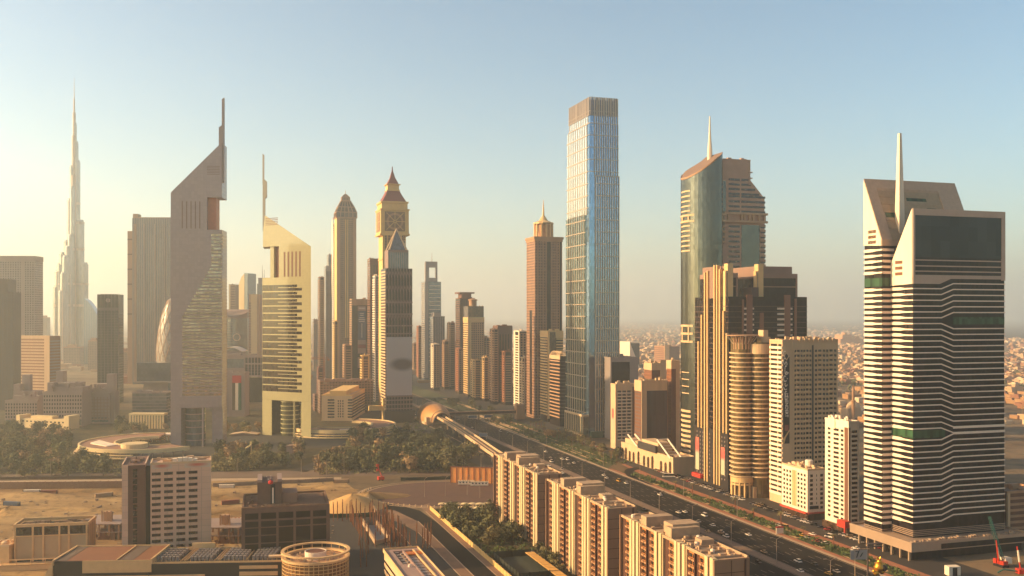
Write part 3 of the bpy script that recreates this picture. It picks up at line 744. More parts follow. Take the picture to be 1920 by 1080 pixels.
# dark base with small lights and hangings
m = MB(); m.box(-.7, b+.5, -.7, a+.5, 0, 45); T.add(m, 'base_block', W_dark)
m = MB()
for yv in [a*t for t in (.08, .16, .31, .38, .52, .6, .72, .8, .9)]:
    for i in range(11): m.fbar((-.7, b, -.7, a), 'l', yv, yv+1.3, 8+i*3.2, 9.2+i*3.2, .25)
for i in range(11): m.fbar((-.7, b, -.7, a), 'f', b*.02, b*.05, 8+i*3.2, 9+i*3.2, .25); m.fbar((-.7, b, -.7, a), 'f', b*.11, b*.15, 8+i*3.2, 9+i*3.2, .25)
T.add(m, 'window_ledge', paint('ledge_grey', (.33, .27, .24), .5, .2, .3))
def vgrad(name, cols):
    m, t, bb = _nodes(name); N = t.nodes.new; L = t.links.new
    tc = N('ShaderNodeTexCoord'); sp = N('ShaderNodeSeparateXYZ'); L(tc.outputs['Generated'], sp.inputs[0])
    cr = N('ShaderNodeValToRGB'); L(sp.outputs[2], cr.inputs[0]); bb.inputs['Roughness'].default_value = .8
    for i, (p, c) in enumerate(cols):
        e_ = cr.color_ramp.elements[i] if i < 2 else cr.color_ramp.elements.new(p)
        e_.position = p; e_.color = (*c, 1)
    L(cr.outputs[0], bb.inputs['Base Color']); return m
M_ban = vgrad('banner_print', ((.0, (.4, .33, .2)), (1, (.42, .1, .06)), (.5, (.38, .33, .22)), (.62, (.5, .07, .05)), (.82, (.5, .07, .05))))
m = MB(); m.fbar((-.7, b, -.7, a), 'l', T.u(1360, 'l'), T.u(1353, 'l')+.0, 12, 33, .35); T.add(m, 'hanging_banner', M_ban)
m = MB(); m.fbar((-.7, b, -.7, a), 'l', T.u(1312, 'l'), T.u(1305.5, 'l'), 10, 36, .35); T.add(m, 'hanging_banner', M_ban)
m = MB(); m.box(-4, 0, T.u(1318, 'l')-3, T.u(1305, 'l'), 4.5, 7.5); T.add(m, 'entrance_canopy', MATS['red_canopy'])
m = MB(); m.box(1, b*.5, -6, -.5, 0, 5.5); T.add(m, 'entrance_block', W_dark)

# ================================================================== 7 half-cylinder glass tower with the spire
T = bL('spired_glass_tower', 'tall tower with a half-round mirror glass bay, slanted glass top and a white spire', 1275, 1278, 1437, 300, Y=822, depth=34)
a, b, h = T.a, T.b, T.h; R = T.R
xg = T.u(1345); rg = xg*.62
zl, zh = T.z(345), T.z(285)
poly = []
cy_ = rg*.55; cx = T.u(1275 + rg*1.06*F/830, 'f', cy_)
for i in range(19): an = pi*.62 + pi*i/18 * .9; poly.append((cx + rg*cos(an), cy_ + rg*sin(an)*1.15))
poly += [(xg, cy_ - rg*.98), (xg, 21), (cx, 21)]
poly = [(min(x, xg), y) for x, y in poly]
zt_ = [zl + (zh-zl)*max(0, min(1, x/xg))**1.1 for x, y in poly]
m = MB(); m.prism(poly, 0, zt_); T.add(m, 'glass_bay', G_teal)
m = MB(); m.loft([[(cx+(x-cx)*.997, cy_+(y-cy_)*.997, z+dz) for (x, y), z in zip(poly, zt_)] for dz in (-.5, .35)]); T.add(m, 'roof', paint('slanted_roof', (.27, .20, .16), .7, .15, .2))
m = MB()
n = len(poly)
for i in range(n):
    j = (i+1) % n; p, q = poly[i], poly[j]
    for zz in (0,):
        pass
# tan balcony lines on the outer left of the bay
cxm, cym = cx, cy_
for zz in steps(T.z(470), zl-4, 4.3):
    m.ring(cxm, cym, rg*.9, rg*1.015, zz, zz+1.3, 10, pi*.80, pi*1.12)
for zz in steps(T.z(860), T.z(770), 4.3): m.ring(cxm, cym, rg*.9, rg*1.02, zz, zz+2.0, 14, pi*.8, pi*1.45)
for zz in steps(T.z(740), T.z(690), 6.0): m.ring(cxm, cym, rg*.9, rg*1.01, zz, zz+.8, 14, pi*.8, pi*1.4)
T.add(m, 'bay_balcony', W_cream)
# collars
m = MB()
for z0, z1 in ((T.z(415), T.z(400)), (T.z(613), T.z(609)), (T.z(628), T.z(624)), (T.z(643), T.z(639))):
    if z1 - z0 > 4: m.ring(cxm, cym*1.0, rg*.9, rg*1.04, z0, z0+1.6, 20, pi*.75, pi*1.62); m.ring(cxm, cym, rg*.9, rg*1.04, z1-1.6, z1, 20, pi*.75, pi*1.62)
    else: m.ring(cxm, cym, rg*.9, rg*1.03, z0, z1, 20, pi*.75, pi*1.62)
for an in (pi*.95, pi*1.1, pi*1.25, pi*1.42, pi*1.55):
    for z0, z1 in ((T.z(415), T.z(400)), (T.z(643), T.z(609))):
        m.box(cxm+rg*.99*cos(an)-.9, cxm+rg*.99*cos(an)+.9, cym+rg*.99*sin(an)-.9, cym+rg*.99*sin(an)+.9, z0, z1)
T.add(m, 'collar', W_cream)
# banded slab behind
S = (xg+.02, b, 3, a)
hs = T.z(300, xg, 8); xs = T.u(1407, 'f', 3)
m = MB(); hlow = T.z(365, b, 3)
m.prism([(xg, 3), (xs, 3), (xs, a), (xg, a)], 0, hs); m.prism([(xs, 3.03), (b, 3.03), (b, a-.2), (xs, a-.2)], 0, [T.z(338, xs, 3), T.z(372, b, 3), T.z(372, b, 3), T.z(338, xs, 3)])
T.add(m, 'wall', paint('slab_stone', (.54, .385, .29), .7, .1, .2))
m = MB(); S2 = (xg, b, 3, a)
xa, xb = T.u(1366, 'f', 3)-xg, T.u(1387, 'f', 3)-xg; xe = T.u(1436, 'f', 3)-xg
xf1, xf2 = T.u(1390, 'f', 3)-xg, T.u(1424, 'f', 3)-xg
for z in steps(T.z(500), hlow-3, 4.4):
    if T.z(416) < z < T.z(398): continue
    m.fbar(S2, 'f', xa, xb, z, z+1.9, .1)
    if z > T.z(400): m.fbar(S2, 'f', xf1, xe-.6, z, z+1.9, .1)
    else: m.fbar(S2, 'f', xf2+1, xe-.5, z, z+1.9, .1)
for py in (337, 346, 355, 364):
    z = T.z(py, xg, 3); m.fbar(S2, 'f', xa, xb, z, z+1.9, .1); pe = 1405 + 30*max(0, (py-341))/34
    m.fbar(S2, 'f', xf1, T.u(pe, 'f', 3)-xg-.8, z, z+1.9, .1)
T.add(m, 'strip_window', G_win)
m = MB(); m.fbar(S2, 'f', xf1, xf2, 60, T.z(420, xg, 3), .25); m.fbar(S2, 'f', T.u(1355, 'f', 3)-xg, T.u(1361, 'f', 3)-xg, T.z(396, xg, 3), T.z(338, xg, 3), .2); T.add(m, 'glazing', G_teal)
m = MB(); m.fbar(S2, 'f', -1, xe+.8, T.z(416, xg, 3), T.z(412, xg, 3), 2.2); m.fbar(S2, 'f', -1, xe+.8, T.z(401, xg, 3), T.z(397, xg, 3), 2.2)
for p in (1346, 1352, 1363, 1388, 1393, 1403, 1410, 1421, 1431): m.fbar(S2, 'f', T.u(p, 'f', 3)-xg, T.u(p+3, 'f', 3)-xg, T.z(416, xg, 3), T.z(397, xg, 3), 1.9)
# projecting balcony block
for z in steps(T.z(456, xg, 3), T.z(420, xg, 3), 4.4): m.box(T.u(1319, 'f', -3), T.u(1361, 'f', -3), -4, 4, z, z+1.7)
T.add(m, 'sky_lobby', paint('lobby_stone', (.56, .41, .28), .7, .1, .2))
m = MB(); m.box(T.u(1321, 'f', -3), T.u(1359, 'f', -3), -2.6, 4, T.z(457, xg, 3), T.z(398, xg, 3)); T.add(m, 'balcony_glazing', G_brown)
m = MB()
for z in steps(T.z(500, b, 3), T.z(400, b, 3), 4.4): m.box(b-5, b+.7, 2.2, a, z, z+1.9)
T.add(m, 'corner_balcony', paint('lobby_stone2', (.45, .32, .23), .7, .1, .2))
m = MB(); xs2 = T.u(1347, 'f', 8)
for py in (322, 333, 345): m.box(xs-2, xs+2.0, 2.5, a, T.z(py+2, xs, 3), T.z(py, xs, 3))
m.parapet((xg, xs, 3, a), hs, 1.0); m.clutter((xg, xs, 3, a), hs, 12, hmax=3)
T.add(m, 'parapet', MATS['slab_stone'])
m = MB(); sx_ = T.u(1338.5)
m.lathe(sx_, 7, ((2.6, zh-16), (2.2, zh+4), (1.3, T.z(255)), (.9, T.z(240)), (.55, T.z(211))), 8); T.add(m, 'spire', W_white)
m = MB()   # open roof blade along the slanted top
pts2 = [(p, z) for p, z in zip(poly, zt_)]
for i in range(2, 17):
    (p, z), (q, z2) = pts2[i], pts2[i+1]
    m.loft([[(p[0], p[1], z-.6), (p[0], p[1], z+1.2), (p[0]+.6, p[1]+.6, z+1.2), (p[0]+.6, p[1]+.6, z-.6)], [(q[0], q[1], z2-.6), (q[0], q[1], z2+1.2), (q[0]+.6, q[1]+.6, z2+1.2), (q[0]+.6, q[1]+.6, z2-.6)]])
T.add(m, 'roof_rim', W_tan)
# ------------------------------------------------------------------ generic facade layers
def skin(T, face, kind, f0, f1, mat, z0=4, z1=None, st=3.5, t=.45, p=.3, w=.8, name=None, R=None):
    R = R or T.R; L = (R[1]-R[0]) if face in 'fk' else (R[3]-R[2]); z1 = z1 or T.h-1
    u0, u1 = L*f0, L*f1; m = MB()
    if kind == 'bands':
        for z in steps(z0, z1-st*t, st): m.fbar(R, face, u0, u1, z, z+st*t, p)
    elif kind == 'bars':
        for u in steps(u0, u1, w): m.fbar(R, face, u, u+w*t, z0, z1, p)
    elif kind == 'grid':
        for z in steps(z0, z1, st): m.fbar(R, face, u0, u1, z, z+st*t, p)
        for u in steps(u0, u1-w*t*.5, w): m.fbar(R, face, u, u+w*t, z0, z1, p+.06)
    elif kind == 'panel': m.fbar(R, face, u0, u1, z0, z1, p)
    return T.add(m, name or {'bands': 'balcony_band', 'bars': 'fin', 'grid': 'cladding', 'panel': 'wall_panel'}[kind], mat)
def cap(T, mat, n=10, R=None, z=None, hmax=3.5, big=.22, ph=1.2):
    R = R or T.R; z = z or T.h; m = MB(); m.parapet(R, z, ph); m.clutter(R, z, n, hmax=hmax, big=big); r_ = MB(); r_.box(R[0]+.3, R[1]-.3, R[2]+.3, R[3]-.3, z-.1, z+.12); T.add(r_, 'roof', W_roof); return T.add(m, 'parapet', mat)

# ================================================================== 8 blocks between the glass tower and the spired tower
T = bL('grey_office_tower', 'grey office tower with a dark recessed front, beside the foot of the blue glass tower', 1112, 1145, 1196, 672, Y=1030)
a, b, h = T.a, T.b, T.h
T.body(G_dark); skin(T, 'l', 'panel', 0, .32, W_grey, 0, h, p=.3); skin(T, 'f', 'panel', 0, .04, W_grey, 0, h+.6, p=.35)
skin(T, 'f', 'panel', .70, 1.01, W_grey, 0, h+.6, p=.4); skin(T, 'f', 'panel', .04, .70, W_grey, h-4, h+.6, p=.3); skin(T, 'l', 'bands', .32, 1, paint('thin_line', (.16, .14, .14), .5, .1, .2), 4, h, 3.6, .12, .15); cap(T, W_grey, 8)
T.windows('f', [b*.86], frange(6, h-4, 22), 1.0, 1.0, G_win, None)
T.windows('l', [a*.16], frange(6, h-4, 22), 1.0, 1.0, G_win, None)
T = bL('white_banded_block', 'white mid rise block with dark strip windows stepping up its front, behind the arched mall', 1145, 1154, 1190, 722, Y=956)
a, b, h = T.a, T.b, T.h
T.body(W_cream)
T.windows('f', [b*.20, b*.45, b*.70], frange(9, h-5, 15), b*.19, 1.9, G_win, W_white)
m = MB(); [m.fbar(T.R, 'f', b*.12, b*.86, z-1.9, z-1.1, .7) for z in frange(9, h-5, 15)]; T.add(m, 'balcony_band', W_white)
skin(T, 'f', 'panel', .88, 1.0, W_brown, 4, h-2, p=.2); cap(T, W_cream, 14, hmax=4)
m = MB(); m.fbar(T.R, 'l', 4, 9, 18, 40, .15); T.add(m, 'wall_banner', M_ban)
T = bL('portal_office_block', 'cream portal shaped office block framing a tall dark glass wall, above the arched mall', 1190, 1203, 1252, 716, Y=894)
a, b, h = T.a, T.b, T.h
T.body(W_brown, h-1); uq = .97
skin(T, 'l', 'bands', .06, .94, MATS['thin_line'], 6, h-9, 3.4, .3, .25); skin(T, 'l', 'panel', -.02, 1, W_cream, h-9, h+.5, p=.3)
skin(T, 'f', 'panel', -.01, .19, W_cream, 0, h+.5, p=.5); skin(T, 'f', 'panel', .19, uq, W_cream, h-8.5, h+.5, p=.45); skin(T, 'f', 'panel', .19, uq, W_cream, 0, 16, p=.45)
skin(T, 'f', 'panel', .19, uq, glass('violet_glass', (.055, .04, .05), .3, .1, (1.5, 1.5, 40), .4, .004), 16, h-8.5, p=.1, name='glazing'); cap(T, W_cream, 10)
T = bL('brown_ribbed_slab', 'brown slab with scalloped cream rim, standing right of the portal block', 1250, 1259, 1274, 678, Y=910)
a, b, h = T.a, T.b, T.h
T.body(W_brown, h-1); skin(T, 'l', 'grid', 0, 1, paint('rust_line', (.34, .17, .09), .7, .1, .2), 6, h-7, 3.4, .35, .2, 2.4); skin(T, 'f', 'panel', .55, 1.02, W_cream, 0, h, p=.4)
skin(T, 'l', 'panel', -.03, 1.02, W_cream, h-7, h+.6, p=.4); skin(T, 'f', 'panel', 0, .55, W_cream, h-7, h+.5, p=.38); cap(T, W_cream, 5)
T = bL('brown_ribbed_slab', 'brown slab with cream end piers and scalloped rim, farther back behind the portal block', 1208, 1222, 1248, 683, Y=960)
a, b, h = T.a, T.b, T.h
T.body(W_brown, h-1); skin(T, 'l', 'bands', .1, .9, MATS['rust_line'], 6, h-7, 3.4, .35, .25); skin(T, 'f', 'panel', .6, 1.02, W_cream, 0, h+4, p=.4)
skin(T, 'l', 'panel', -.03, 1.02, W_cream, h-6, h+.6, p=.4); skin(T, 'f', 'panel', 0, .6, W_cream, h-6, h+.5, p=.38); cap(T, W_cream, 5)
# arched mall
u0 = 368; Yc = YU(1262, u0)
T = bL('arched_mall', 'low cream mall with arched openings, terraces and a slanted white roof frame', 1165, 1262, 1276, 838, Y=Yc)
a, b, h = T.a, T.b, T.h
hh = 14
m = MB(); m.box(0, b+14, 0, a, 0, hh); m.parapet((0, b+14, 0, a), hh, 1.5); m.box(2, b+8, a*.30, a*.62, hh-.2, hh+9); m.box(3, b+8, a*.68, a-2, hh-.2, hh+5); T.add(m, 'wall', W_cream)
m = MB()
def arch(mb, face, uc, w, z0, z1, p=.12):
    pts = [(uc-w, z0), (uc+w, z0), (uc+w, z1-w)] + [(uc+w*cos(t), z1-w+w*sin(t)) for t in [pi*i/8 for i in range(1, 8)]] + [(uc-w, z1-w)]
    mb.fpoly(T.R, face, pts, p, .1)
for i, t in enumerate((.05, .13, .21, .37, .45, .53, .64, .74, .82, .90)): arch(m, 'l', a*t, 2.2, .2, 9.5 if i % 3 else 11.5)
T.add(m, 'arch_opening', G_brown)
m = MB(); m.fbar(T.R, 'l', a*.28, a*.62, 15, 21, 2.0); T.add(m, 'billboard', paint('billboard_dark', (.09, .08, .08), .5, .5, .2))
m = MB()
m.tube((0, a*.04, hh), (2, a*.32, hh+12), .8); m.tube((10, a*.04, hh), (12, a*.32, hh+12), .8); m.tube((2, a*.32, hh+12), (12, a*.32, hh+12), .7)
for i in range(6): t = i/6; m.tube((2*t, a*(.04+.28*t), hh+12*t), (10+2*t, a*(.04+.28*t), hh+12*t), .35)
m.tube((1, a*.66, hh), (3, a*.92, hh+9), .8); m.tube((9, a*.66, hh), (10, a*.92, hh+9), .8)
T.add(m, 'roof_frame', W_white)
m = MB(); m.clutter((1, b, 1, a*.3), hh, 20, hmax=2); T.add(m, 'roof_equipment', W_roof)

# ================================================================== 9 blue mirror-glass tower
T = bL('blue_glass_tower', 'very tall blue mirror glass tower with stepped sides and pale vertical fins', 1061, 1104, 1162, 186, Y=1045)
a, b, h = T.a, T.b, T.h; R = T.R
W_fin = paint('champagne_fin', (.60, .52, .42), .35, .08, .3, metal=.5)
G_warm = glass('warm_reflection_glass', (.85, .80, .70), .9, .12, (1.6, 1.6, 3.6), .12, .006)  # warm sky reflected by the left side, put into the glass colour
G_low = glass('deep_glass', (.20, .26, .25), .8, .05, (1.5, 1.5, 3.6), .4, .02)
zA, zB, zC = T.z(232), T.z(402), T.z(330)
core = (a*.03, b*.93, 2.2, a-2); low = R
m = MB(); m.box(b*.05, b*.93, 1.2, a*.92, zA-1, h); T.add(m, 'crown', G_blue)
m = MB(); m.box(b*.02, b*.965, .6, a*.97, 0, zA); T.add(m, 'shaft', G_blue)
m = MB(); m.box(b*.22, b*.98, 0, 10, 0, zC); m.box(b*.6, b*1.0, 4, a*.9, 0, T.z(275)); T.add(m, 'front_bay', G_blue)
m = MB(); m.box(-.05, b*.14, 10, a, 0, zB); T.add(m, 'side_bay', G_low)
m = MB(); m.box(b*.03, b*.55, 5.5, a*.95, zB+.5, h-.5); m2 = (b*.05, b*.93, 1.2, a*.92)
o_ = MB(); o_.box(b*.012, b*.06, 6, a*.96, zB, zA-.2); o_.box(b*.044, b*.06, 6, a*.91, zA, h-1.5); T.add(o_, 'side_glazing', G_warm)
m = MB()
for i in range(11):          # fins on the front
    x = b*(.22+.075*i)
    if x < b*.99: m.box(x-.36, x+.36, -1.2, .6, 3, zC+1)
    m.box(x-.36-b*.03, x+.36-b*.03, -.5, 1.3, zC, zA+.8)
    m.box(x-.36-b*.03, x+.36-b*.03, .1, 2, zA, h+2.5)
for i in range(9):
    y = a*(.10+.098*i)
    m.box(-.8, .6, y-.35, y+.35, 3, zB+1) if y > 10 else None
    m.box(b*.02-.7, b*.1, y-.3, y+.3, zB, zA+.8); m.box(b*.05-.6, b*.1, y-.3, y+.3, zA, h+2.5)
T.add(m, 'fin', W_fin)
m = MB()
zz = 26
while zz < h:
    if zz < zC-2: m.box(b*.21, b*.985, -.75, 1, zz, zz+.8)
    elif zz < zA: m.box(b*.0, b*.97, -.1, 1, zz, zz+.7)
    else: m.box(b*.04, b*.94, .6, 2, zz, zz+.7)
    if zz < zB-2: m.box(-.55, .4, 9.5, a+.2, zz, zz+1.0)
    elif zz < zA: m.box(b*.015-.5, b*.1, 4, a*.975, zz, zz+.9)
    else: m.box(b*.05-.5, b*.1, 3, a*.93, zz, zz+.9)
    zz += 13.2
T.add(m, 'transom', W_fin)
m = MB(); m.box(-6, b*.14, 2, a*.80, 3, T.z(778, 0, 5)); T.add(m, 'podium', G_low)
m = MB(); zp = T.z(778, 0, 5); PR = (-6, b*.14, 2, a*.8)
m.bars(PR, 'l', [a*.78*t for t in [i/10 for i in range(11)]], .9, 2, zp+.5, .6); m.fbar(PR, 'l', -.4, a*.78, zp-1.5, zp+.8, .75); m.fbar(PR, 'l', -.4, a*.78, 1.5, 4, .7); m.fbar(PR, 'f', 0, b*.14+6, zp-1.5, zp+.8, .7)
T.add(m, 'podium_frame', W_cream)
m = MB(); CR = (b*.05, b*.93, 1.2, a*.92); zc_ = T.z(214)
for fc, L_ in (('f', b*.88), ('l', a*.92-1.2)): m.bars(CR, fc, [L_*(i+.5)/16 for i in range(16)], L_/26, zc_, h+3.2, .75); m.fbar(CR, fc, 0, L_, zc_-.8, zc_+.4, .8)
m.bars(CR, 'r', [(a*.92-1.2)*(i+.5)/16 for i in range(16)], 1.2, zc_, h+3.2, .75); T.add(m, 'crown_rib', paint('crown_rib', (.36, .32, .29), .4, .1, .3, metal=.4))
m = MB(); m.box(b*.05, b*.42, -4, 1, 0, 7); T.add(m, 'entrance_block', paint('green_stone', (.14, .2, .12), .5, .2, .3))

# ================================================================== 10-20 the row towards the vanishing point
T = bL('dark_banded_tower', 'dark office tower with thin pale bands and an arched roof, beside the blue glass tower', 1031, 1050, 1064, 668, Y=1149)
a, b, h = T.a, T.b, T.h
T.body(G_dark); skin(T, 'l', 'bands', 0, 1, W_tan, 10, h-3, 4.2, .35, .6); skin(T, 'f', 'bands', 0, 1, MATS['thin_line'], 10, h-3, 4.2, .2, .2)
m = MB(); m.ring(b/2, a/2, 1, 1.01, h, h+.1, 3)
for y in (1, a-2): 
    for i in range(8): t0, t1 = pi*i/8, pi*(i+1)/8; m.tube((b/2-b/2*cos(t0), y, h+5*sin(t0)), (b/2-b/2*cos(t1), y, h+5*sin(t1)), .6)
for i in range(9): t0 = pi*i/8; m.tube((b/2-b/2*cos(t0), 1, h+5*sin(t0)), (b/2-b/2*cos(t0), a-2, h+5*sin(t0)), .35)
T.add(m, 'arched_roof', W_cream); skin(T, 'l', 'panel', -.02, 1.02, W_cream, h-4, h+.8, p=.5)
T = bL('gold_trimmed_tower', 'dark tower with golden balcony strips, behind the dark banded tower', 1014, 1027, 1056, 622, Y=1200, depth=28)
a, b, h = T.a, T.b, T.h
T.body(G_brown); skin(T, 'l', 'bands', .05, .95, W_gold, 8, h-8, 3.5, .5, .7); skin(T, 'f', 'panel', 0, .12, W_gold, 4, h+1, p=.6); skin(T, 'f', 'bands', .55, 1, W_gold, 8, h-8, 3.5, .5, .5)
skin(T, 'f', 'panel', .5, 1.01, W_gold, h-8, h, p=.6); skin(T, 'l', 'panel', -.02, 1, W_gold, h-7, h+1, p=.6); cap(T, W_gold, 8)
# tan tower with drum and spire
T = bL('domed_tan_tower', 'tan square-windowed tower crowned by a drum with a small dome and needle', 995, 1003, 1054, 446, Y=1237, depth=34)
a, b, h = T.a, T.b, T.h
T.body(facade('tan_grid', (.37, .235, .16), (.07, .05, .045), (2.35, 3.6), (.5, .5)))
m = MB(); m.fbar(T.R, 'f', b*.44, b*.58, 4, h-5, .15); m.fbar(T.R, 'f', b*.9, b, 4, h-4, .1); m.fbar(T.R, 'l', a*.35, a*.6, 4, h*.6, .3); T.add(m, 'glazing', G_dark)
m = MB(); m.bars(T.R, 'f', [b*t for t in (0.01, .10, .20, .30, .42, .60, .70, .80, .9, .99)], .7, 4, h-3, .35); T.add(m, 'pilaster', W_tan)
m = MB(); m.box(-1.6, b+1.6, -1.6, a+1.6, h-1.2, h+1.8); m.box(-.7, b+.7, -.7, a+.7, h-4.5, h-1.2); T.add(m, 'cornice', W_tan)
cx, cy_ = b*.47, a/2; rd = b*.33
m = MB(); m.lathe(cx, cy_, ((rd, h+1), (rd, h+9), (rd*.95, h+9.2), (rd*.95, h+18)), 16); T.add(m, 'drum', paint('drum_stone', (.50, .30, .16), .7, .1, .2))
m = MB(); [m.box(cx+rd*cos(t)*.97-.9, cx+rd*cos(t)*.97+.9, cy_+rd*sin(t)*.97-.9, cy_+rd*sin(t)*.97+.9, h+1.5, h+20) for t in [2*pi*i/12 for i in range(12)]]; T.add(m, 'drum_pier', W_gold)
m = MB(); m.lathe(cx, cy_, ((rd*1.08, h+19.6), (rd*1.08, h+21.4), (rd*.5, h+24), (rd*.3, h+28), (1.5, h+31), (1.0, h+40), (.25, ZZ(374, 1255))), 16); T.add(m, 'dome', W_gold)

ROW = [
 # name, label, xl, xc, xr, ytop, Y, depth, walls, (left kind), (front kind)
 ('white_ribbed_tower', 'white residential tower with dark balcony columns, just left of the domed tan tower', 958, 974, 996, 622, 1345, 26, W_white, G_dark, 'w'),
 ('cream_slim_block', 'slim pale block standing low in front of the white ribbed tower', 976, 983, 996, 672, 1310, 18, W_cream, G_brown, 'b'),
 ('red_brown_tower', 'red-brown tower with a darker flat crown, second left from the domed tan tower', 917, 934, 960, 612, 1450, 26, W_brown, G_brown, 'r'),
 ('orange_brown_block', 'orange-brown block with pale balconies leaning out beside the red-brown tower', 940, 946, 960, 660, 1420, 20, paint('rust_wall', (.38, .19, .11), .75, .12, .2), G_brown, 'b'),
 ('tan_balcony_tower', 'tan tower striped with balconies, left of the red-brown tower', 915, 926, 934, 618, 1430, 22, W_tan, G_brown, 'b'),
 ('gold_twin_block', 'low golden apartment block with a notched roofline, left one of the pair', 878, 890, 902, 676, 1500, 22, W_gold, G_brown, 'b'),
 ('gold_twin_block', 'low golden apartment block with a notched roofline, right one of the pair', 899, 908, 916, 671, 1480, 20, W_gold, G_brown, 'b'),
 ('gold_crowned_tower', 'golden tower with stepped top and small drum, beside the dark flat-capped tower', 865, 878, 907, 574, 1560, 30, W_gold, G_brown, 'g'),
 ('flat_capped_tower', 'dark slab tower under a wide flat roof plate', 852, 862, 890, 560, 1680, 30, W_brown, G_dark, 'd'),
 ('brown_balcony_tower', 'brown tower with cream corner balconies, left of the flat-capped tower', 834, 844, 853, 606, 1740, 24, W_tan, G_brown, 'b'),
 ('blue_grey_tower', 'blue-grey glass tower with a stepped top, between the framed-top tower and the brown balcony tower', 801, 812, 834, 594, 1800, 26, W_grey, G_grey, 'd'),
 ('striped_white_block', 'small white block with dark stripes at the foot of the blue-grey tower', 806, 813, 824, 646, 1690, 20, W_white, G_brown, 'w'),
 ('rust_slab', 'thin rust-coloured slab, farthest left of the row beyond the highway', 780, 785, 791, 612, 2000, 22, MATS.get('rust_wall') or W_brown, G_brown, 'b'),
 ('beige_slim_tower', 'slim beige tower filling the gap beside the brown balcony tower', 838, 844, 854, 640, 1770, 20, W_tan, G_brown, 'b'),
 ('cream_slim_tower', 'slim cream tower between the golden twin blocks and the red-brown tower', 904, 911, 920, 634, 1580, 20, W_cream, G_brown, 'b'),
 ('rose_slim_tower', 'slim rose tower at the foot of the flat-capped tower', 855, 860, 869, 655, 1620, 20, paint('rust_wall', (.38, .19, .11), .75, .12, .2), G_brown, 'w'),
 ('brown_far_tower', 'hazy brown tower beyond the shell station, beside the hoarding tower', 771, 776, 784, 645, 2150, 24, W_tan, G_brown, 'b'),
 ('tan_slab', 'dusky tan slab between the flat-capped tower and the blue-grey tower, low', 826, 833, 842, 640, 1720, 20, W_tan, G_brown, 'b'),
]
for n_, lab, xl, xc, xr, yt, Y, dp, wall, gls, sty in ROW:
    T = bL(n_, lab, xl, xc, xr, yt, Y=Y, depth=dp); a, b, h = T.a, T.b, T.h
    T.body(gls)
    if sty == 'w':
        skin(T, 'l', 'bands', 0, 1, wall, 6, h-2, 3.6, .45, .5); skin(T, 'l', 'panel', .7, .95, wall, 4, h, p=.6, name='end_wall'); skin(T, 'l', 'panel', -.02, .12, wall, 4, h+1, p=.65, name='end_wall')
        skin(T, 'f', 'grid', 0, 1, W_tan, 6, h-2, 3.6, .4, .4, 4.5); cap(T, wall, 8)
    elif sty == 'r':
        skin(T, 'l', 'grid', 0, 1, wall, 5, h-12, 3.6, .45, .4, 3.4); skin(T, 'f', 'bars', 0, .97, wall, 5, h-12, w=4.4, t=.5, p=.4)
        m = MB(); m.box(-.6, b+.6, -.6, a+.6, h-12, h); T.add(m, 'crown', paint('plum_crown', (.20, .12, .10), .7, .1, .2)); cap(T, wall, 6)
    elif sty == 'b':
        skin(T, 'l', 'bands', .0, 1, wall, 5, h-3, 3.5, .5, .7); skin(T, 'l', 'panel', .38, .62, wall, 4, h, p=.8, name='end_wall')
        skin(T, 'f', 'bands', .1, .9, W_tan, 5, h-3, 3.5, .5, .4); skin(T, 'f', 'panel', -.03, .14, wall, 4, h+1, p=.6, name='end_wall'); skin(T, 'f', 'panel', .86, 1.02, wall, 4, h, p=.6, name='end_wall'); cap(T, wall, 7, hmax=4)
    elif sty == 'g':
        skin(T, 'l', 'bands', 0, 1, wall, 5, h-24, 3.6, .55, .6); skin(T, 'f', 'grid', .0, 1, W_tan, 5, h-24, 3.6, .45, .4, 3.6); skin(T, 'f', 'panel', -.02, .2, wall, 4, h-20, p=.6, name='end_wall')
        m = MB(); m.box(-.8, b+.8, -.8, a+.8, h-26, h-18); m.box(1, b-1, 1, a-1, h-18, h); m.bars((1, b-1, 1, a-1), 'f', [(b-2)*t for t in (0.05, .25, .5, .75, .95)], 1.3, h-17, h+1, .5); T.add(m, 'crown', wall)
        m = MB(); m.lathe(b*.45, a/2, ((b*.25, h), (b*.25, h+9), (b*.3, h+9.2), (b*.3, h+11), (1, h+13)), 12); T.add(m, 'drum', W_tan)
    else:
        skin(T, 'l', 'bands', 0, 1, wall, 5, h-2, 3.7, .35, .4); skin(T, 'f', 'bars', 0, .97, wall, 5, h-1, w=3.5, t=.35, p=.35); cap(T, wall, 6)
        if n_ == 'flat_capped_tower':
            m = MB(); m.box(b*.15, b*.8, 3, a-3, h-.5, h+9); m.box(-1, b*.97, -2, a+2, h+9, h+11.5); T.add(m, 'roof_plate', W_brown)
        else:
            m = MB(); m.box(b*.1, b*.7, 2, a-2, h-.5, h+8); T.add(m, 'upper_block', wall)
# framed-top tower far down the highway
T = bL('framed_top_tower', 'slim dark blue tower with an open rectangular frame and mast on top', 788, 797, 827, 528, Y=1950, depth=34)
a, b, h = T.a, T.b, T.h
T.body(G_grey); skin(T, 'l', 'bands', 0, 1, W_grey, 5, h, 4, .45, .6); skin(T, 'f', 'bands', .25, .95, W_white, 40, h, 8, .18, .5); skin(T, 'f', 'panel', 0, .2, W_grey, 5, h, p=.5)
zf = T.z(490); m = MB(); m.box(b*.05, b*.28, 4, 12, h, zf); m.box(b*.70, b*.80, 4, 12, h, zf); m.box(b*.28, b*.70, 4, 12, zf-12, zf); m.box(b*.28, b*.70, 4, 12, h, h+8); T.add(m, 'top_frame', W_grey)
m = MB(); m.tube((b*.48, 8, zf), (b*.48, 8, zf+18), .7, .25); T.add(m, 'mast', W_steel)

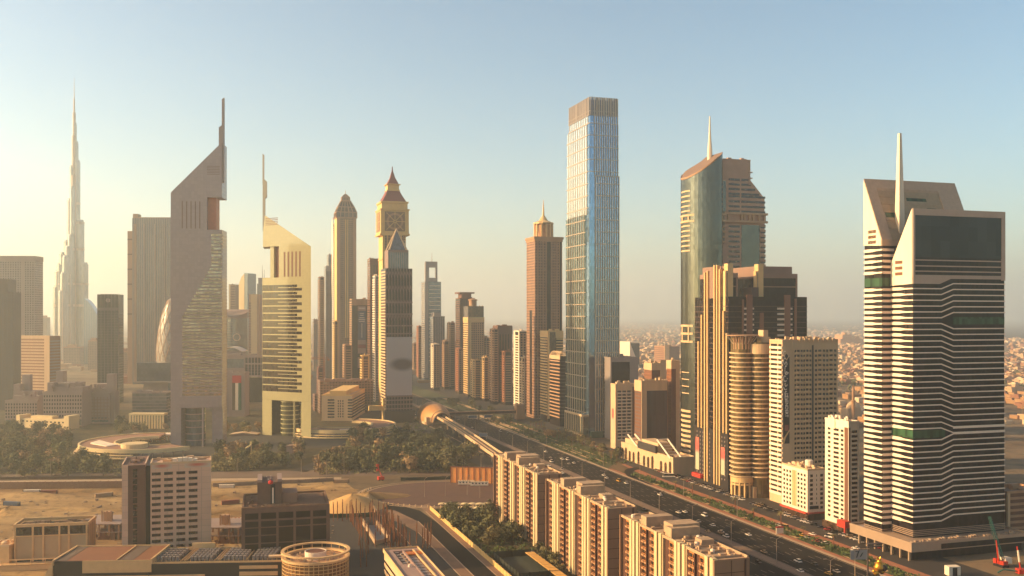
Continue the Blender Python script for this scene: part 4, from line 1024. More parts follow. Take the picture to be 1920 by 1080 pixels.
# ================================================================== left side of the highway
# clock tower
T = bL('clock_tower', 'ornate golden clock-tower skyscraper with red steep roofs and a spire', 710, 718, 761, 388, Y=1290, depth=32)
a, b, h = T.a, T.b, T.h
W_yel = paint('yellow_stone', (.66, .50, .24), .7, .1, .2)
hs = T.z(440)
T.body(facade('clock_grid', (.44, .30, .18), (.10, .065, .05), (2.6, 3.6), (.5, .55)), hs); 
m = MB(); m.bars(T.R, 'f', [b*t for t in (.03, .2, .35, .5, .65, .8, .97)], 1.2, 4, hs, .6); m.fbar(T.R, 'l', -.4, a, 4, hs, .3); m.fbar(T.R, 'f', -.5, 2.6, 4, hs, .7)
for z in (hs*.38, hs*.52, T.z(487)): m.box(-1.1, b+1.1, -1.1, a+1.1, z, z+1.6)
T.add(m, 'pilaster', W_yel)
zc0, zc1 = T.z(436), T.z(394)
m = MB(); m.box(-3.4, b+3.4, -3.4, a+3.4, zc0-1, zc1); m.box(-4.6, b+4.6, -4.6, a+4.6, zc0-3.5, zc0-1); m.box(-4.4, b+4.4, -4.4, a+4.4, zc1, zc1+2); T.add(m, 'clock_stage', W_yel)
FR = (-3.4, b+3.4, -3.4, a+3.4)
def fcirc(mb, R, face, uc, zc, r, p, q=.1, n=20, a0=0): mb.fpoly(R, face, [(uc+r*cos(a0+2*pi*i/n), zc+r*sin(a0+2*pi*i/n)) for i in range(n)], p, q)
for face, L in (('f', b+6.8), ('l', a+6.8)):
    zc = (zc0+zc1)/2; r = (zc1-zc0)*.36
    m = MB(); m.fbar(FR, face, L*.14, L*.86, zc0+2, zc1-2, .25); clk = T.add(m, 'clock_panel', paint('clock_brown', (.27, .17, .11), .7, .1, .3))
    m = MB(); fcirc(m, FR, face, L/2, zc, r*1.05, .5, -.2); T.add(m, 'clock_face', W_tan, clk)
    m = MB(); fcirc(m, FR, face, L/2, zc, r*.8, .65, -.45); fcirc(m, FR, face, L/2, zc, 1.5, .9, -.6, 4)
    T.add(m, 'clock_dial', MATS['clock_brown'], clk)
    m = MB()
    for k in range(4):
        an = pi*k/4
        m.fpoly(FR, face, [(L/2+r*1.5*cos(an)-.4*sin(an), zc+r*1.5*sin(an)+.4*cos(an)), (L/2-r*1.5*cos(an)-.4*sin(an), zc-r*1.5*sin(an)+.4*cos(an)), (L/2-r*1.5*cos(an)+.4*sin(an), zc-r*1.5*sin(an)-.4*cos(an)), (L/2+r*1.5*cos(an)+.4*sin(an), zc+r*1.5*sin(an)-.4*cos(an))], .75, -.66)
    fcirc(m, FR, face, L/2, zc, 2.4, .85, -.7, 4, pi/4)
    T.add(m, 'clock_tracery', W_yel, clk)
M_red = paint('red_roof_tile', (.30, .095, .085), .7, .18, .6)
def sq(cx, cy_, w, d, z): return [(cx-w, cy_-d, z), (cx+w, cy_-d, z), (cx+w, cy_+d, z), (cx-w, cy_+d, z)]
cx, cy_ = b/2, a/2; rr = a/b
m = MB(); m.loft([sq(cx, cy_, w*b, w*b*rr, z) for w, z in ((.56, zc1+2), (.56, T.z(381)), (.60, T.z(380)), (.60, T.z(377)))]); T.add(m, 'attic', W_yel)
m = MB(); m.loft([sq(cx, cy_, w*b, w*b*rr, z) for w, z in ((.52, T.z(377)), (.38, T.z(366)), (.27, T.z(356)))]); lowr = T.add(m, 'roof', M_red)
m = MB(); m.loft([sq(cx, cy_, w*b, w*b*rr, z) for w, z in ((.29, T.z(356)), (.29, T.z(354)), (.25, T.z(353)), (.25, T.z(345)), (.31, T.z(344)), (.31, T.z(342.5)))]); T.add(m, 'belfry', W_yel)
m = MB(); m.loft([sq(cx, cy_, w*b, w*b*rr, z) for w, z in ((.24, T.z(342.5)), (.11, T.z(330)), (.03, T.z(317)), (.012, T.z(308)))]); T.add(m, 'spire', M_red)
m = MB()
for k in range(5): [m.fbar((cx-b*.52, cx+b*.52, cy_-a*.52, cy_+a*.52), 'f', b*(.16+.16*k)-.6, b*(.16+.16*k)+.8, T.z(377)+1, T.z(377)+4, -3, 5)]
T.add(m, 'dormer', W_yel, lowr)
# pointed tower with the portrait hoarding, in front of the clock tower
T = bL('pointed_grey_tower', 'grey lattice-fronted tower with glass pyramid top and a huge printed hoarding on its lower half', 716, 723, 773, 503, Y=1190, depth=34)
a, b, h = T.a, T.b, T.h
W_lav = paint('lavender_stone', (.31, .235, .21), .7, .1, .2)
T.body(G_dark); skin(T, 'l', 'bands', 0, 1, W_cream, 5, h-1, 3.7, .5, .5); skin(T, 'f', 'bars', 0, .99, W_lav, 4, h, w=b/9, t=.22, p=.45)
m = MB()
for z in [T.z(p) for p in (568, 590, 612, 627, 745, 752, 760, 768)]: m.fbar(T.R, 'f', -.4, b+.4, z, z+1.6, .6)
for r_ in range(4):          # pointed arches between the bars
    z = T.z(514 + 27*r_)
    for i in range(9):
        x0 = b*i/9; m.fpoly(T.R, 'f', [(x0, z-5), (x0+b/18, z+2), (x0+b/9, z-5), (x0+b/9, z-3), (x0+b/18, z+4.5), (x0, z-3)], .5)
T.add(m, 'lattice', W_lav)
h2 = T.z(470); m = MB(); m.box(b*.13, b*.87, a*.13, a*.87, h-.5, h2); T.add(m, 'upper_block', G_grey)
R2 = (b*.13, b*.87, a*.13, a*.87); m = MB(); m.bars(R2, 'f', [b*.74*t for t in [i/9 for i in range(10)]], .8, h, h2+1, .4); m.fbar(R2, 'f', -.3, b*.74+.3, h2-1.5, h2+1.5, .6); m.fbar(R2, 'l', -.3, a*.74, h, h2+1.5, .4); T.add(m, 'crown', W_lav)
zp = T.z(429); m = MB(); m.loft([sq(cx0, cy0, w, w2, z) for cx0, cy0, w, w2, z in ((b/2, a/2, b*.30, a*.30, h2+1), (b/2, a/2, .3, .3, zp))]); T.add(m, 'pyramid', G_grey)
m = MB()
for sx in (-1, 1):
    for sy in (-1, 1): m.tube((b/2+sx*b*.33, a/2+sy*a*.33, h2+1), (b/2, a/2, zp+2), 1.3, .5)
T.add(m, 'pyramid_rib', W_cream)
# hoarding with a soft printed close-up (pattern only)
mh, th_, bh = _nodes('hoarding_print'); N = th_.nodes.new; L = th_.links.new
tc = N('ShaderNodeTexCoord'); mp = N('ShaderNodeMapping'); mp.inputs['Location'].default_value = (-.62, 0, -.53); L(tc.outputs['Generated'], mp.inputs[0])
ms = N('ShaderNodeVectorMath'); ms.operation = 'MULTIPLY'; ms.inputs[1].default_value = (1.6, 0, 7.0); L(mp.outputs[0], ms.inputs[0])
ln = N('ShaderNodeVectorMath'); ln.operation = 'LENGTH'; L(ms.outputs[0], ln.inputs[0])
cr = N('ShaderNodeValToRGB'); L(ln.outputs['Value'], cr.inputs[0]); cr.color_ramp.interpolation = 'EASE'
cr.color_ramp.elements[0].color = (.11, .075, .075, 1); cr.color_ramp.elements[0].position = .42; cr.color_ramp.elements[1].color = (.50, .40, .36, 1); cr.color_ramp.elements[1].position = 1.0
L(cr.outputs[0], bh.inputs['Base Color']); bh.inputs['Roughness'].default_value = .8
m = MB(); m.fbar(T.R, 'f', b*.03, b*.99, T.z(742), T.z(632), .95); T.add(m, 'hoarding', mh)
m = MB(); m.box(-2, b+2, -6, a, 0, 15); T.add(m, 'podium', W_dark)
m = MB(); m.box(-20, -2, 4, 9, 15, 21); m.box(-3, -1, 2, 9, 0, 30); T.add(m, 'link_bridge', W_yel)

LROW = [
 ('banner_tower', 'dark tower with a tall blue advertising banner hung down its front', 655, 660, 690, 562, 1520, 26, W_tan, G_dark, 'banner'),
 ('brown_slim_tower', 'slim brown tower with a flat top, left of the clock tower', 690, 694, 711, 486, 1480, 26, W_brown, G_brown, 'r'),
 ('white_pier_tower', 'slim white-edged glass tower in front of the slim brown tower', 695, 703, 712, 518, 1420, 20, W_white, G_grey, 'w'),
 ('yellow_small_tower', 'small bright yellow balcony tower below the blue banner', 671, 679, 692, 668, 1340, 18, W_yel, G_brown, 'b'),
 ('ornate_small_tower', 'small ornate brown tower with rounded turrets, left of the banner tower', 640, 646, 660, 648, 1420, 20, W_tan, G_brown, 'b'),
 ('sail_roof_tower', 'blue glass tower with a curved white sail edge, hugging the lantern-topped tower', 619, 626, 634, 420, 1800, 26, W_white, G_grey, 'd'),
 ('stepped_slate_tower', 'slate tower with a stepped top, second left of the lantern-topped tower', 604, 611, 626, 500, 1900, 28, W_grey, G_grey, 'd'),
 ('dusky_blue_tower', 'dusky blue tower behind the stepped slate tower, rising higher', 612, 616, 626, 478, 2150, 28, W_grey, G_grey, 'd'),
 ('tan_strip_tower', 'tan tower with pale balcony stripes beside the yellow fork-topped tower, farthest left of its group', 592, 599, 608, 520, 1850, 28, W_tan, G_dark, 'b'),
 ('cream_needle_block', 'thin cream block with dark window dots in front of the lantern-topped tower', 622, 627, 634, 603, 1500, 18, W_yel, G_brown, 'b'),
 ('plum_block', 'small plum-coloured block between the two rows, half hidden by a crane', 592, 597, 606, 690, 1400, 20, paint('plum_wall', (.27, .15, .13), .7, .1, .2), G_brown, 'b'),
 ('mauve_haze_tower', 'hazy mauve tower directly right of the yellow fork-topped tower', 584, 588, 596, 600, 2200, 26, W_mauve, G_grey, 'r'),
]
for n_, lab, xl, xc, xr, yt, Y, dp, wall, gls, sty in LROW:
    T = bL(n_, lab, xl, xc, xr, yt, Y=Y, depth=dp); a, b, h = T.a, T.b, T.h
    T.body(gls)
    if sty in 'wb':
        skin(T, 'l', 'bands', 0, 1, wall, 5, h-2, 3.6, .5, .6); skin(T, 'f', 'bands', .1, .9, W_tan if sty == 'b' else W_grey, 5, h-3, 3.6, .45, .4); skin(T, 'f', 'panel', -.03, .2, wall, 4, h+1, p=.6, name='end_wall'); skin(T, 'f', 'panel', .85, 1.02, wall, 4, h, p=.55, name='end_wall'); cap(T, wall, 7, hmax=4)
    elif sty in 'rd':
        skin(T, 'l', 'bands', 0, 1, wall, 5, h-2, 3.7, .4, .45); skin(T, 'f', 'bars', 0, .97, wall, 5, h, w=3.6, t=.35, p=.4); skin(T, 'f', 'panel', -.02, 1.02, wall, h-9, h, p=.5); cap(T, wall, 5)
        if n_ == 'sail_roof_tower':
            m = MB(); m.loft([[(-.8, y, z) for y, z in ((0, h*.86), (a, h*.55), (a, h+4), (a*.5, h+14))], [(.6, y, z) for y, z in ((0, h*.86), (a, h*.55), (a, h+4), (a*.5, h+14))]]); T.add(m, 'sail', W_white)
    else:
        skin(T, 'l', 'bands', 0, 1, wall, 5, h-2, 3.7, .45, .5); skin(T, 'f', 'panel', -.02, 1.02, W_tan, h-9, h+1, p=.4); cap(T, W_tan, 5)
        m = MB(); m.fbar(T.R, 'f', b*.36, b*.86, T.z(637), T.z(583), .5); bn = T.add(m, 'banner', paint('banner_blue', (.13, .17, .22), .7, .1, .1))
        m = MB(); m.fbar(T.R, 'f', b*.36, b*.86, T.z(582.6), T.z(574), .5); m.fbar(T.R, 'f', b*.36, b*.86, T.z(646), T.z(637.4), .5); m.fbar(T.R, 'f', b*.36, b*.86, T.z(663), T.z(653), .5); m.fbar(T.R, 'f', b*.36, b*.84, T.z(690), T.z(670), .4); T.add(m, 'banner_panel', paint('banner_pale', (.45, .33, .29), .7, .1, .1))
        m = MB(); m.fbar(T.R, 'f', b*.36, b*.86, T.z(652.6), T.z(646.4), .5); T.add(m, 'banner_panel', paint('banner_red', (.36, .10, .10), .7, .1, .1))
        m = MB()
        for py, w in ((587, .16), (590.5, .14), (595, .2), (598.5, .26), (602, .22)): m.fbar(T.R, 'f', b*(.61-w*.8), b*(.61+w*.8), T.z(py+1.6), T.z(py), .62)
        for i in range(8): m.fbar(T.R, 'f', b*.58, b*.64, T.z(609+3.4*i), T.z(606.6+3.4*i), .62)
        m.fbar(T.R, 'f', b*.42, b*.8, T.z(579), T.z(577), .62)
        T.add(m, 'banner_text', paint('banner_white', (.62, .58, .54), .7, .05, .1), bn)
# lantern-topped tower
T = bL('lantern_topped_tower', 'tall gold-edged tower with a tapering glass lantern on top', 625, 632, 668, 408, Y=1720, depth=34)
a, b, h = T.a, T.b, T.h
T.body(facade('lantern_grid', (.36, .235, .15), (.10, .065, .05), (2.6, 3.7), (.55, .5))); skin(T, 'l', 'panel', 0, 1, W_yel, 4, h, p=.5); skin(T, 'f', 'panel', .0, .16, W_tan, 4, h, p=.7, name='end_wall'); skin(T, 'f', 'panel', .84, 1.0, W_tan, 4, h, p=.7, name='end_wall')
m = MB(); m.fbar(T.R, 'f', b*.42, b*.58, h*.3, h-3, .8); T.add(m, 'end_wall', W_yel); m = MB(); m.fbar(T.R, 'f', b*.485, b*.515, h*.3, h-3, 1.0); T.add(m, 'glazing', G_dark)
prof = ((.53, h), (.53, T.z(398)), (.42, T.z(388)), (.25, T.z(376)), (.20, T.z(375)), (.20, T.z(368.5)), (.05, T.z(362)))
m = MB(); m.loft([sq(b/2, a/2, w*b, w*a, z) for w, z in prof]); T.add(m, 'lantern', G_brown)
m = MB()
for k in range(len(prof)-1):
    (w, z), (w2, z2) = prof[k], prof[k+1]
    for s_ in (-1, -.6, -.2, .2, .6, 1):
        m.tube((b/2+s_*w*b, a/2-w*a, z), (b/2+s_*w2*b, a/2-w2*a, z2), 1.0, .9, 4); m.tube((b/2-w*b, a/2+s_*w*a, z), (b/2-w2*b, a/2+s_*w2*a, z2), 1.0, .9, 4)
    m.loft([sq(b/2, a/2, w*b+.6, w*a+.6, z), sq(b/2, a/2, w*b+.6, w*a+.6, z+1.6)])
m.tube((b/2, a/2, T.z(364)), (b/2, a/2, T.z(354)), .8, .3); T.add(m, 'lantern_frame', W_tan)
# low office block at the foot of the group
T = bR('cream_office_block', 'low cream office block with dark strip windows, in front of the left tower group', 603, 660, 684, 742, Y=1210, ang=0)
a, b, h = T.a, T.b, T.h
T.body(W_cream); skin(T, 'f', 'bands', .20, .42, G_win, 4, h-3, 3.6, .5, .15, name='strip_window'); skin(T, 'f', 'bands', .86, 1.0, G_win, 4, h-3, 3.6, .5, .15, name='strip_window'); skin(T, 'r', 'bands', .0, 1, G_win, 4, h-3, 3.6, .5, .15, name='strip_window')
T.windows('f', [b*t for t in (.55, .62, .70)], frange(4, h-5, 7), 1.4, 2.0, G_win, None)
m = MB(); m.box(b*.25, b*.8, 3, a-2, h-.2, h+6); m.parapet(T.R, h, 1.2); m.clutter(T.R, h, 8, hmax=3); T.add(m, 'roof_block', W_yel)
T = bL('grey_office_block', 'long grey-brown office block behind the low cream one', 590, 600, 700, 716, Y=1300, depth=30); a, b, h = T.a, T.b, T.h
T.body(facade('greyblock', (.25, .18, .145), (.07, .05, .045), (4, 3.6), (.6, .5))); cap(T, W_mauve, 16)
T = bL('plum_office_block', 'plum office block with red floor bands right of the yellow fork-topped tower', 584, 590, 612, 742, Y=1330, depth=26); a, b, h = T.a, T.b, T.h
T.body(facade('plumblock', (.27, .17, .14), (.08, .05, .045), (3, 3.6), (.6, .5))); cap(T, W_mauve, 8)
# ================================================================== twin fork-topped towers
def fork_tower(name, label, xl, xr, Y, yb, mirror, ang, pal):
    """slanted-top slab whose tallest edge carries a two-stage blade; local u runs from the blade edge"""
    C, e, d, run = solve(xl, Y, ang); b = run(e, xr)
    T = Bd(name, label, C, b, 30, ZZ(yb, Y), ang); R = T.R; a = 30
    wallm, gls, bandm = pal
    P = lambda t, py: ((b*t if mirror else b*(1-t)), T.z(py, b*t if mirror else b*(1-t)))   # t: 0 at blade edge
    return T, P
W_lil = panels('lilac_panel', (.43, .355, .34))
W_yp = panels('yellow_panel', (.46, .44, .29), jit=.03)
G_band = glass('warm_reflection_band_glass', (.42, .30, .20), .8, .12, (2.2, 2.2, 3.5), .5, .07)  # reflection of sunlit buildings put into the glass as a warm colour
G_bandd = glass('dark_band_glass', (.03, .017, .01), 0, .12, (2.2, 2.2, 3.5), .4, .02)
# --- office tower (shaded)
T, P = fork_tower('fork_topped_tower', 'tall shaded lilac-grey skyscraper with slanted top, twin-stage blade and square legs', 320, 416, 972, 745, False, .10, (W_lil, G_band, W_lil))
b = T.b; D_ = 26
def poly_slab(T, pts, name, mat, y0=0, y1=D_):
    m = MB(); n = len(pts); sh = getattr(T, 'shear', None) or (0, 0)
    sk = lambda u, y: u + y*(sh[0] + sh[1]*u/T.b)
    m.v = [(sk(u, y0), y0, z) for u, z in pts] + [(sk(u, y1), y1, z) for u, z in pts]
    m.f = [tuple(range(n)), tuple(reversed(range(n, 2*n)))] + [((i+1) % n, i, n+i, n+(i+1) % n) for i in range(n)]
    return T.add(m, name, mat)
U = lambda px: T.u(px)
Zp = lambda py: T.z(py)
main = [(U(320), Zp(765)), (U(416), Zp(765)), (U(416), Zp(430)), (U(403), Zp(430)), (U(403), Zp(369)), (U(416), Zp(369)), (U(416), Zp(266)), (U(411), Zp(268)), (U(320), Zp(361))]
main = [(U(320), Zp(765)), (U(416), Zp(765)), (U(416), Zp(430)), (U(388), Zp(430)), (U(388), Zp(369)), (U(416), Zp(369)), (U(416), Zp(266)), (U(411), Zp(270)), (U(320), Zp(361))]
poly_slab(T, main, 'wall', W_lil)
poly_slab(T, [(U(320), 0), (U(339.5), 0), (U(339.5), Zp(764)), (U(320), Zp(764))], 'leg', W_lil)
poly_slab(T, [(U(396), 0), (U(416), 0), (U(416), Zp(764)), (U(396), Zp(764))], 'leg', W_lil, 4, 26)
m = MB(); m.box(U(388), U(403.5), 5, D_-4, Zp(432), Zp(367)); T.add(m, 'lift_core', paint('sunlit_core', (.55, .24, .15), .5, .15, .3))  # orange sunlight on the core's side put into its colour
m = MB(); m.lathe(U(360), 16, ((U(379)-U(360), 0), (U(379)-U(360), Zp(764))), 24); gc = T.add(m, 'glass_lobby', G_grey)
m = MB()
for k in range(6): m.ring(U(360), 16, (U(379)-U(360))*.9, (U(379)-U(360))+.35, Zp(764)*k/6+5, Zp(764)*k/6+6, 24)
T.add(m, 'lobby_ring', W_lil, gc)
m = MB(); m.tube((U(380.5), -.5, 0), (U(380.5), -.5, Zp(764)), 1.0, seg=8); T.add(m, 'column', W_lil)
m = MB(); zz = Zp(742)
for i in range(60):
    z = Zp(742) + 3.45*i; 
    if z > Zp(436): break
    t = i/60
    uL = U(342) if z < Zp(595) else U(342) + (U(396)-U(342))*min(1, (z-Zp(595))/(Zp(500)-Zp(595)))
    m.fbar(T.R, 'f', uL, U(415.4), z, z+1.9, .08)
T.add(m, 'strip_window', G_band)
m = MB(); [m.box(U(416)-.1, U(416)+.6, 1, 24, Zp(742)+3.45*i, Zp(742)+3.45*i+1.6) for i in range(0, 48)]; T.add(m, 'side_fin', W_lil)
m = MB()
for i in range(5): m.fbar(T.R, 'f', U(341+8.2*i), U(342.6+8.2*i), Zp(428), Zp(377), .08)
for i in range(6): m.fbar(T.R, 'f', U(388), U(412), Zp(311+3*i), Zp(310.2+3*i), .08)
T.add(m, 'slot', W_brown)
poly_slab(T, [(U(409), Zp(340)), (U(418.5), Zp(340)), (U(418.5), Zp(250)), (U(418.5), Zp(232)), (U(414), Zp(232)), (U(409), Zp(236))], 'blade', paint('blade_steel', (.42, .36, .34), .5, .05, .1), 3, 8)
poly_slab(T, [(U(414.2), Zp(240)), (U(418.9), Zp(240)), (U(418.9), Zp(179)), (U(414.4), Zp(182))], 'blade', MATS['blade_steel'], 4, 7)
m = MB(); m.loft([[(U(322), D_, z), (U(414), D_, z), (U(368), D_+26, z)] for z in (Zp(764), Zp(436))]); T.add(m, 'rear_wing', G_grey)
# --- hotel tower (sunlit, turned towards the sun)
angh = -.50
T, P = fork_tower('fork_topped_tower', 'sunlit yellow skyscraper with slanted top, dark floor bands and a thin grey blade', 492, 583, 1072, 735, True, angh, (W_yp, G_bandd, W_yp))
T.shear = (-.86, -.14); b = T.b; U = lambda px: T.u(px); Zp = lambda py: T.z(py)
poly_slab(T, [(U(583), Zp(749)), (U(492), Zp(749)), (U(492), Zp(521)), (U(523), Zp(521)), (U(523), Zp(463)), (U(493), Zp(463)), (U(493), Zp(436)), (U(497), Zp(404)), (U(583), Zp(466))][::-1], 'wall', W_yp)
for xa, xb in ((492, 509.5), (565, 583)): poly_slab(T, [(U(xa), 0), (U(xb), 0), (U(xb), Zp(748)), (U(xa), Zp(748))], 'leg', W_yp)
m = MB(); m.box(U(505.5), U(523), 4, 9, Zp(522), Zp(462)); T.add(m, 'lift_core', paint('copper_core', (.42, .20, .10), .5, .15, .3))
m = MB(); m.box(U(505.3), U(512), 1.2, 5, Zp(521), Zp(463)); T.add(m, 'core_edge', W_yp)
m = MB()
for i in range(5): m.fbar(T.R, 'f', U(532+7.2*i), U(535+7.2*i), Zp(520), Zp(474), .1)
for i in range(5): m.fbar(T.R, 'f', U(498), U(521), Zp(411+3*i), Zp(409.8+3*i), .1)
T.add(m, 'slot', W_brown)
m = MB(); n = 15
for i in range(n):
    z0 = Zp(733) + (Zp(533)-Zp(733))*i/n; st = (Zp(533)-Zp(733))/n
    m.fbar(T.R, 'f', U(492.3), U(521), z0+.2, z0+st*.86, .06); m.fbar(T.R, 'f', U(521), U(566), z0+.2, z0+st*.42, .06); m.fbar(T.R, 'f', U(521), U(557), z0+st*.52, z0+st*.86, .06)
T.add(m, 'strip_window', G_bandd)
m = MB(); rr = (U(553)-U(526))/2; m.lathe(U(541)-8, 12, ((rr, 0), (rr, Zp(749))), 24); gc = T.add(m, 'glass_lobby', glass('olive_glass', (.16, .15, .08), .6, .1, (2, 2, 4), .3, .02))
m = MB(); [m.ring(U(541)-8, 12, rr*.9, rr+.4, Zp(749)*k/8+3, Zp(749)*k/8+4.2, 24) for k in range(8)]; T.add(m, 'lobby_ring', W_yp, gc)
poly_slab(T, [(U(509.5), 0), (U(565), 0), (U(565), Zp(749)), (U(509.5), Zp(749))], 'rear_glazing', G_dark, D_-4, D_-2)
m = MB(); m.tube((U(552.5), -.4, 0), (U(552.5), -.4, Zp(749)), .9, seg=8); T.add(m, 'column', W_yp)
poly_slab(T, [(U(492.2), Zp(433)), (U(497), Zp(433)), (U(497.2), Zp(372)), (U(500.5), Zp(369)), (U(500.5), Zp(341)), (U(496), Zp(336)), (U(492.2), Zp(336))], 'blade', paint('blade_shaded', (.17, .16, .15), .6, .05, .1), 2, 7)  # darker version of the blade steel, shade put into the colour
poly_slab(T, [(U(491.8), Zp(345)), (U(495.2), Zp(345)), (U(495.2), Zp(290)), (U(491.8), Zp(287))], 'blade', MATS['blade_shaded'], 3, 6)

# ================================================================== far needle tower
Yb = 2840; Cb = (K(139)*Yb, Yb)
root = empty('needle_skyscraper', (Cb[0], Cb[1], 0), 0, 'immensely tall stepped needle skyscraper fading into the haze, taller than everything else', 'building')
Wz = lambda py: ZZ(py, Yb); px2m = Yb/F
M_nd = glass('needle_glass', (.34, .31, .29), .55, .18, (3, 3, 12), .2, .01)
M_nl = paint('needle_steel', (.46, .41, .37), .4, .08, .02, metal=.3)
def lobe(mb, ang, spec):
    for dist, r, py in spec:
        x, y = dist*cos(ang), dist*sin(ang); z = Wz(py)
        mb.lathe(x, y, ((r, 0), (r, z-6), (r*.82, z-5), (r*.8, z)), 14)
m = MB(); lobe(m, pi+.06, [(49, 11, 535), (44, 11, 506), (37, 12, 493), (30, 12, 473), (18, 11, 450), (10, 10, 372), (5, 8, 310)]); o = m.build('wing', M_nd, root)
m = MB(); lobe(m, .25, [(27, 12, 492), (17, 11, 412), (9, 8, 300), (6, 6, 265), (3, 4.5, 230)]); m.build('wing', M_nd, root)
m = MB(); lobe(m, -pi/2-.25, [(50, 11, 545), (42, 11, 512), (33, 11, 480), (22, 11, 462), (12, 10, 440), (6, 8, 350)]); m.build('wing', M_nd, root)
m = MB(); m.lathe(0, 0, ((10, 0), (10, Wz(330)), (7, Wz(328)), (7, Wz(255)), (4.5, Wz(253)), (4.5, Wz(212)), (2.6, Wz(210)), (2.4, Wz(186)), (1.2, Wz(184)), (.9, Wz(165)), (.4, Wz(146))), 12); m.build("core", M_nl, root)
m = MB()
for py in (384, 420, 470, 535, 575): 
    for dist, r, top, an in ((49, 11, 535, pi+.06), (37, 12, 493, pi+.06), (18, 11, 450, pi+.06), (27, 12, 492, .25), (17, 11, 412, .25), (9, 8, 300, .25), (33, 11, 480, -pi/2-.25), (12, 10, 440, -pi/2-.25)):
        if py > top+4: m.ring(dist*cos(an), dist*sin(an), r*.9, r+.5, Wz(py), Wz(py)+7, 14)
m.build('mechanical_band', M_nl, root)
m = MB(); [m.tube((x*cos(.9)-3, -r_-.4, 0), (x*cos(.9)-3, -r_-.4, Wz(515)), 1.2, seg=5) for x, r_ in ((-30, 18), (-10, 40), (-5, 60), (12, 35), (24, 16))]; m.build('fin', M_nl, root)

# ================================================================== towers of the hazy left
M_cool = paint('cool_stone', (.36, .29, .26), .7, .1, .1, streak=True)
LEFT = []
def simple(n_, lab, T, body, **k): LEFT.append(T); T.body(body); return T
T = bR('finned_twin_slab_tower', 'broad brown tower of close vertical fins with a lower sunlit edge slab on its left', 238, 322, 330, 409, 1850, depth=40, ang=.05)
a, b, h = T.a, T.b, T.h
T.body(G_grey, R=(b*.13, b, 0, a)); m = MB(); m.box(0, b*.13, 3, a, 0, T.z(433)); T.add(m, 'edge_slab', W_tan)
RR = (b*.13, b, 0, a); L_ = b*.87
m = MB(); m.bars(RR, 'f', [L_*i/22 for i in range(23)], L_*.022, 4, h, .9); m.bars(RR, 'f', [L_*t for t in (.02, .30, .58, .82)], L_*.035, 4, h-12, 2.2); T.add(m, 'fin', M_cool)
m = MB(); m.fbar(RR, 'f', 0, L_*.10, 4, T.z(420), 1.4); T.add(m, 'wall_panel', W_tan)
m = MB(); [m.fbar(T.R, 'f', .4, b*.10, T.z(p), T.z(p)+2.5, -1.6, 6) for p in (450, 478, 506, 534, 562, 590)]; T.add(m, 'terrace', W_brown)
m = MB(); m.box(b*.13, b*.24, 0.4, a*.5, h, h+8); m.parapet(RR, h, 1.5); T.add(m, 'parapet', W_tan)
T = bR('dark_gridded_tower', 'dark gridded tower with a square crest on its crown, left of the broad finned tower', 183, 222, 233, 552, 1450, depth=26, ang=.10)
a, b, h = T.a, T.b, T.h
T.body(G_dark); m = MB(); m.bars(T.R, 'f', [b*i/6 for i in range(7)], .9, 4, h, .5); m.slabs(T.R, steps(8, h-22, 4), .5, .2); m.fbar(T.R, 'f', -.3, b+.3, h-24, h-20, .4); T.add(m, 'cladding', paint('slate_line', (.15, .12, .115), .5, .1, .1))
R2 = (b*.12, b*.85, 2, a-2); m = MB(); m.box(*R2, h-.5, h+.4); m.box(b*.12, b*.85, .3, 1.0, h-19, h-1); T.add(m, 'crown', W_dark)
m = MB(); m.fpoly((b*.12, b*.85, .3, a), 'f', [(b*.37+3.4*cos(t)+(.8 if i % 2 else 0), h-9+3.4*sin(t)) for i, t in enumerate([2*pi*i/12 for i in range(12)])], .5, -.05); T.add(m, 'crest', M_cool)
T = bR('left_edge_hotel', 'wide grey gridded hotel tower cut off by the left edge of the picture', -30, 66, 74, 481, 1700, depth=34, ang=.08)
a, b, h = T.a, T.b, T.h
T.body(facade('hotelgrid', (.33, .27, .25), (.15, .12, .115), (4.2, 4.0), (.55, .6))); skin(T, 'f', 'panel', .72, .80, M_cool, 4, h, p=.6); m = MB(); m.box(-.5, b+.5, -.5, a+.5, h-8, h+1); T.add(m, 'parapet', M_cool)
T = bR('dark_edge_tower', 'dark brown tower with a lower setback wing, in front of the wide hotel', -30, 26, 40, 523, 1350, depth=30, ang=.12)
a, b, h = T.a, T.b, T.h
m = MB(); m.box(0, b*.80, 0, a, 0, h); m.box(b*.4, b, -2, a-4, 0, T.z(548)); T.add(m, 'wall', paint('umber_wall', (.16, .115, .10), .6, .1, .1)); skin(T, 'f', 'grid', .62, 1, MATS['slate_line'], 5, T.z(550), 4, .35, 2.3, 5.5)
skin(T, 'f', 'panel', .02, .30, W_tan, 4, h+2, p=.4)
T = bL('tan_banded_office', 'tan office building with pale horizontal bands, left of the foot of the needle skyscraper', 39, 40, 92, 630, Y=1480, depth=26, ang=-.22)
a, b, h = T.a, T.b, T.h
T.body(paint('bronze_wall', (.34, .19, .11), .6, .12, .1)); skin(T, 'f', 'bands', 0, .83, W_cream, 5, h-4, 4.6, .42, .6); skin(T, 'f', 'panel', -.02, .83, W_cream, h-4, h+1, p=.65); skin(T, 'f', 'panel', .83, 1.02, W_cream, 4, h+1, p=.4, name='end_wall'); skin(T, 'r', 'bands', 0, 1, W_grey, 5, h-3, 4.6, .4, .4)
T = bR('slate_annex', 'slate annex block directly right of the tan banded office', 88, 101, 105, 634, 1530, ang=.05, depth=20); T.body(G_grey); cap(T, W_grey, 3)
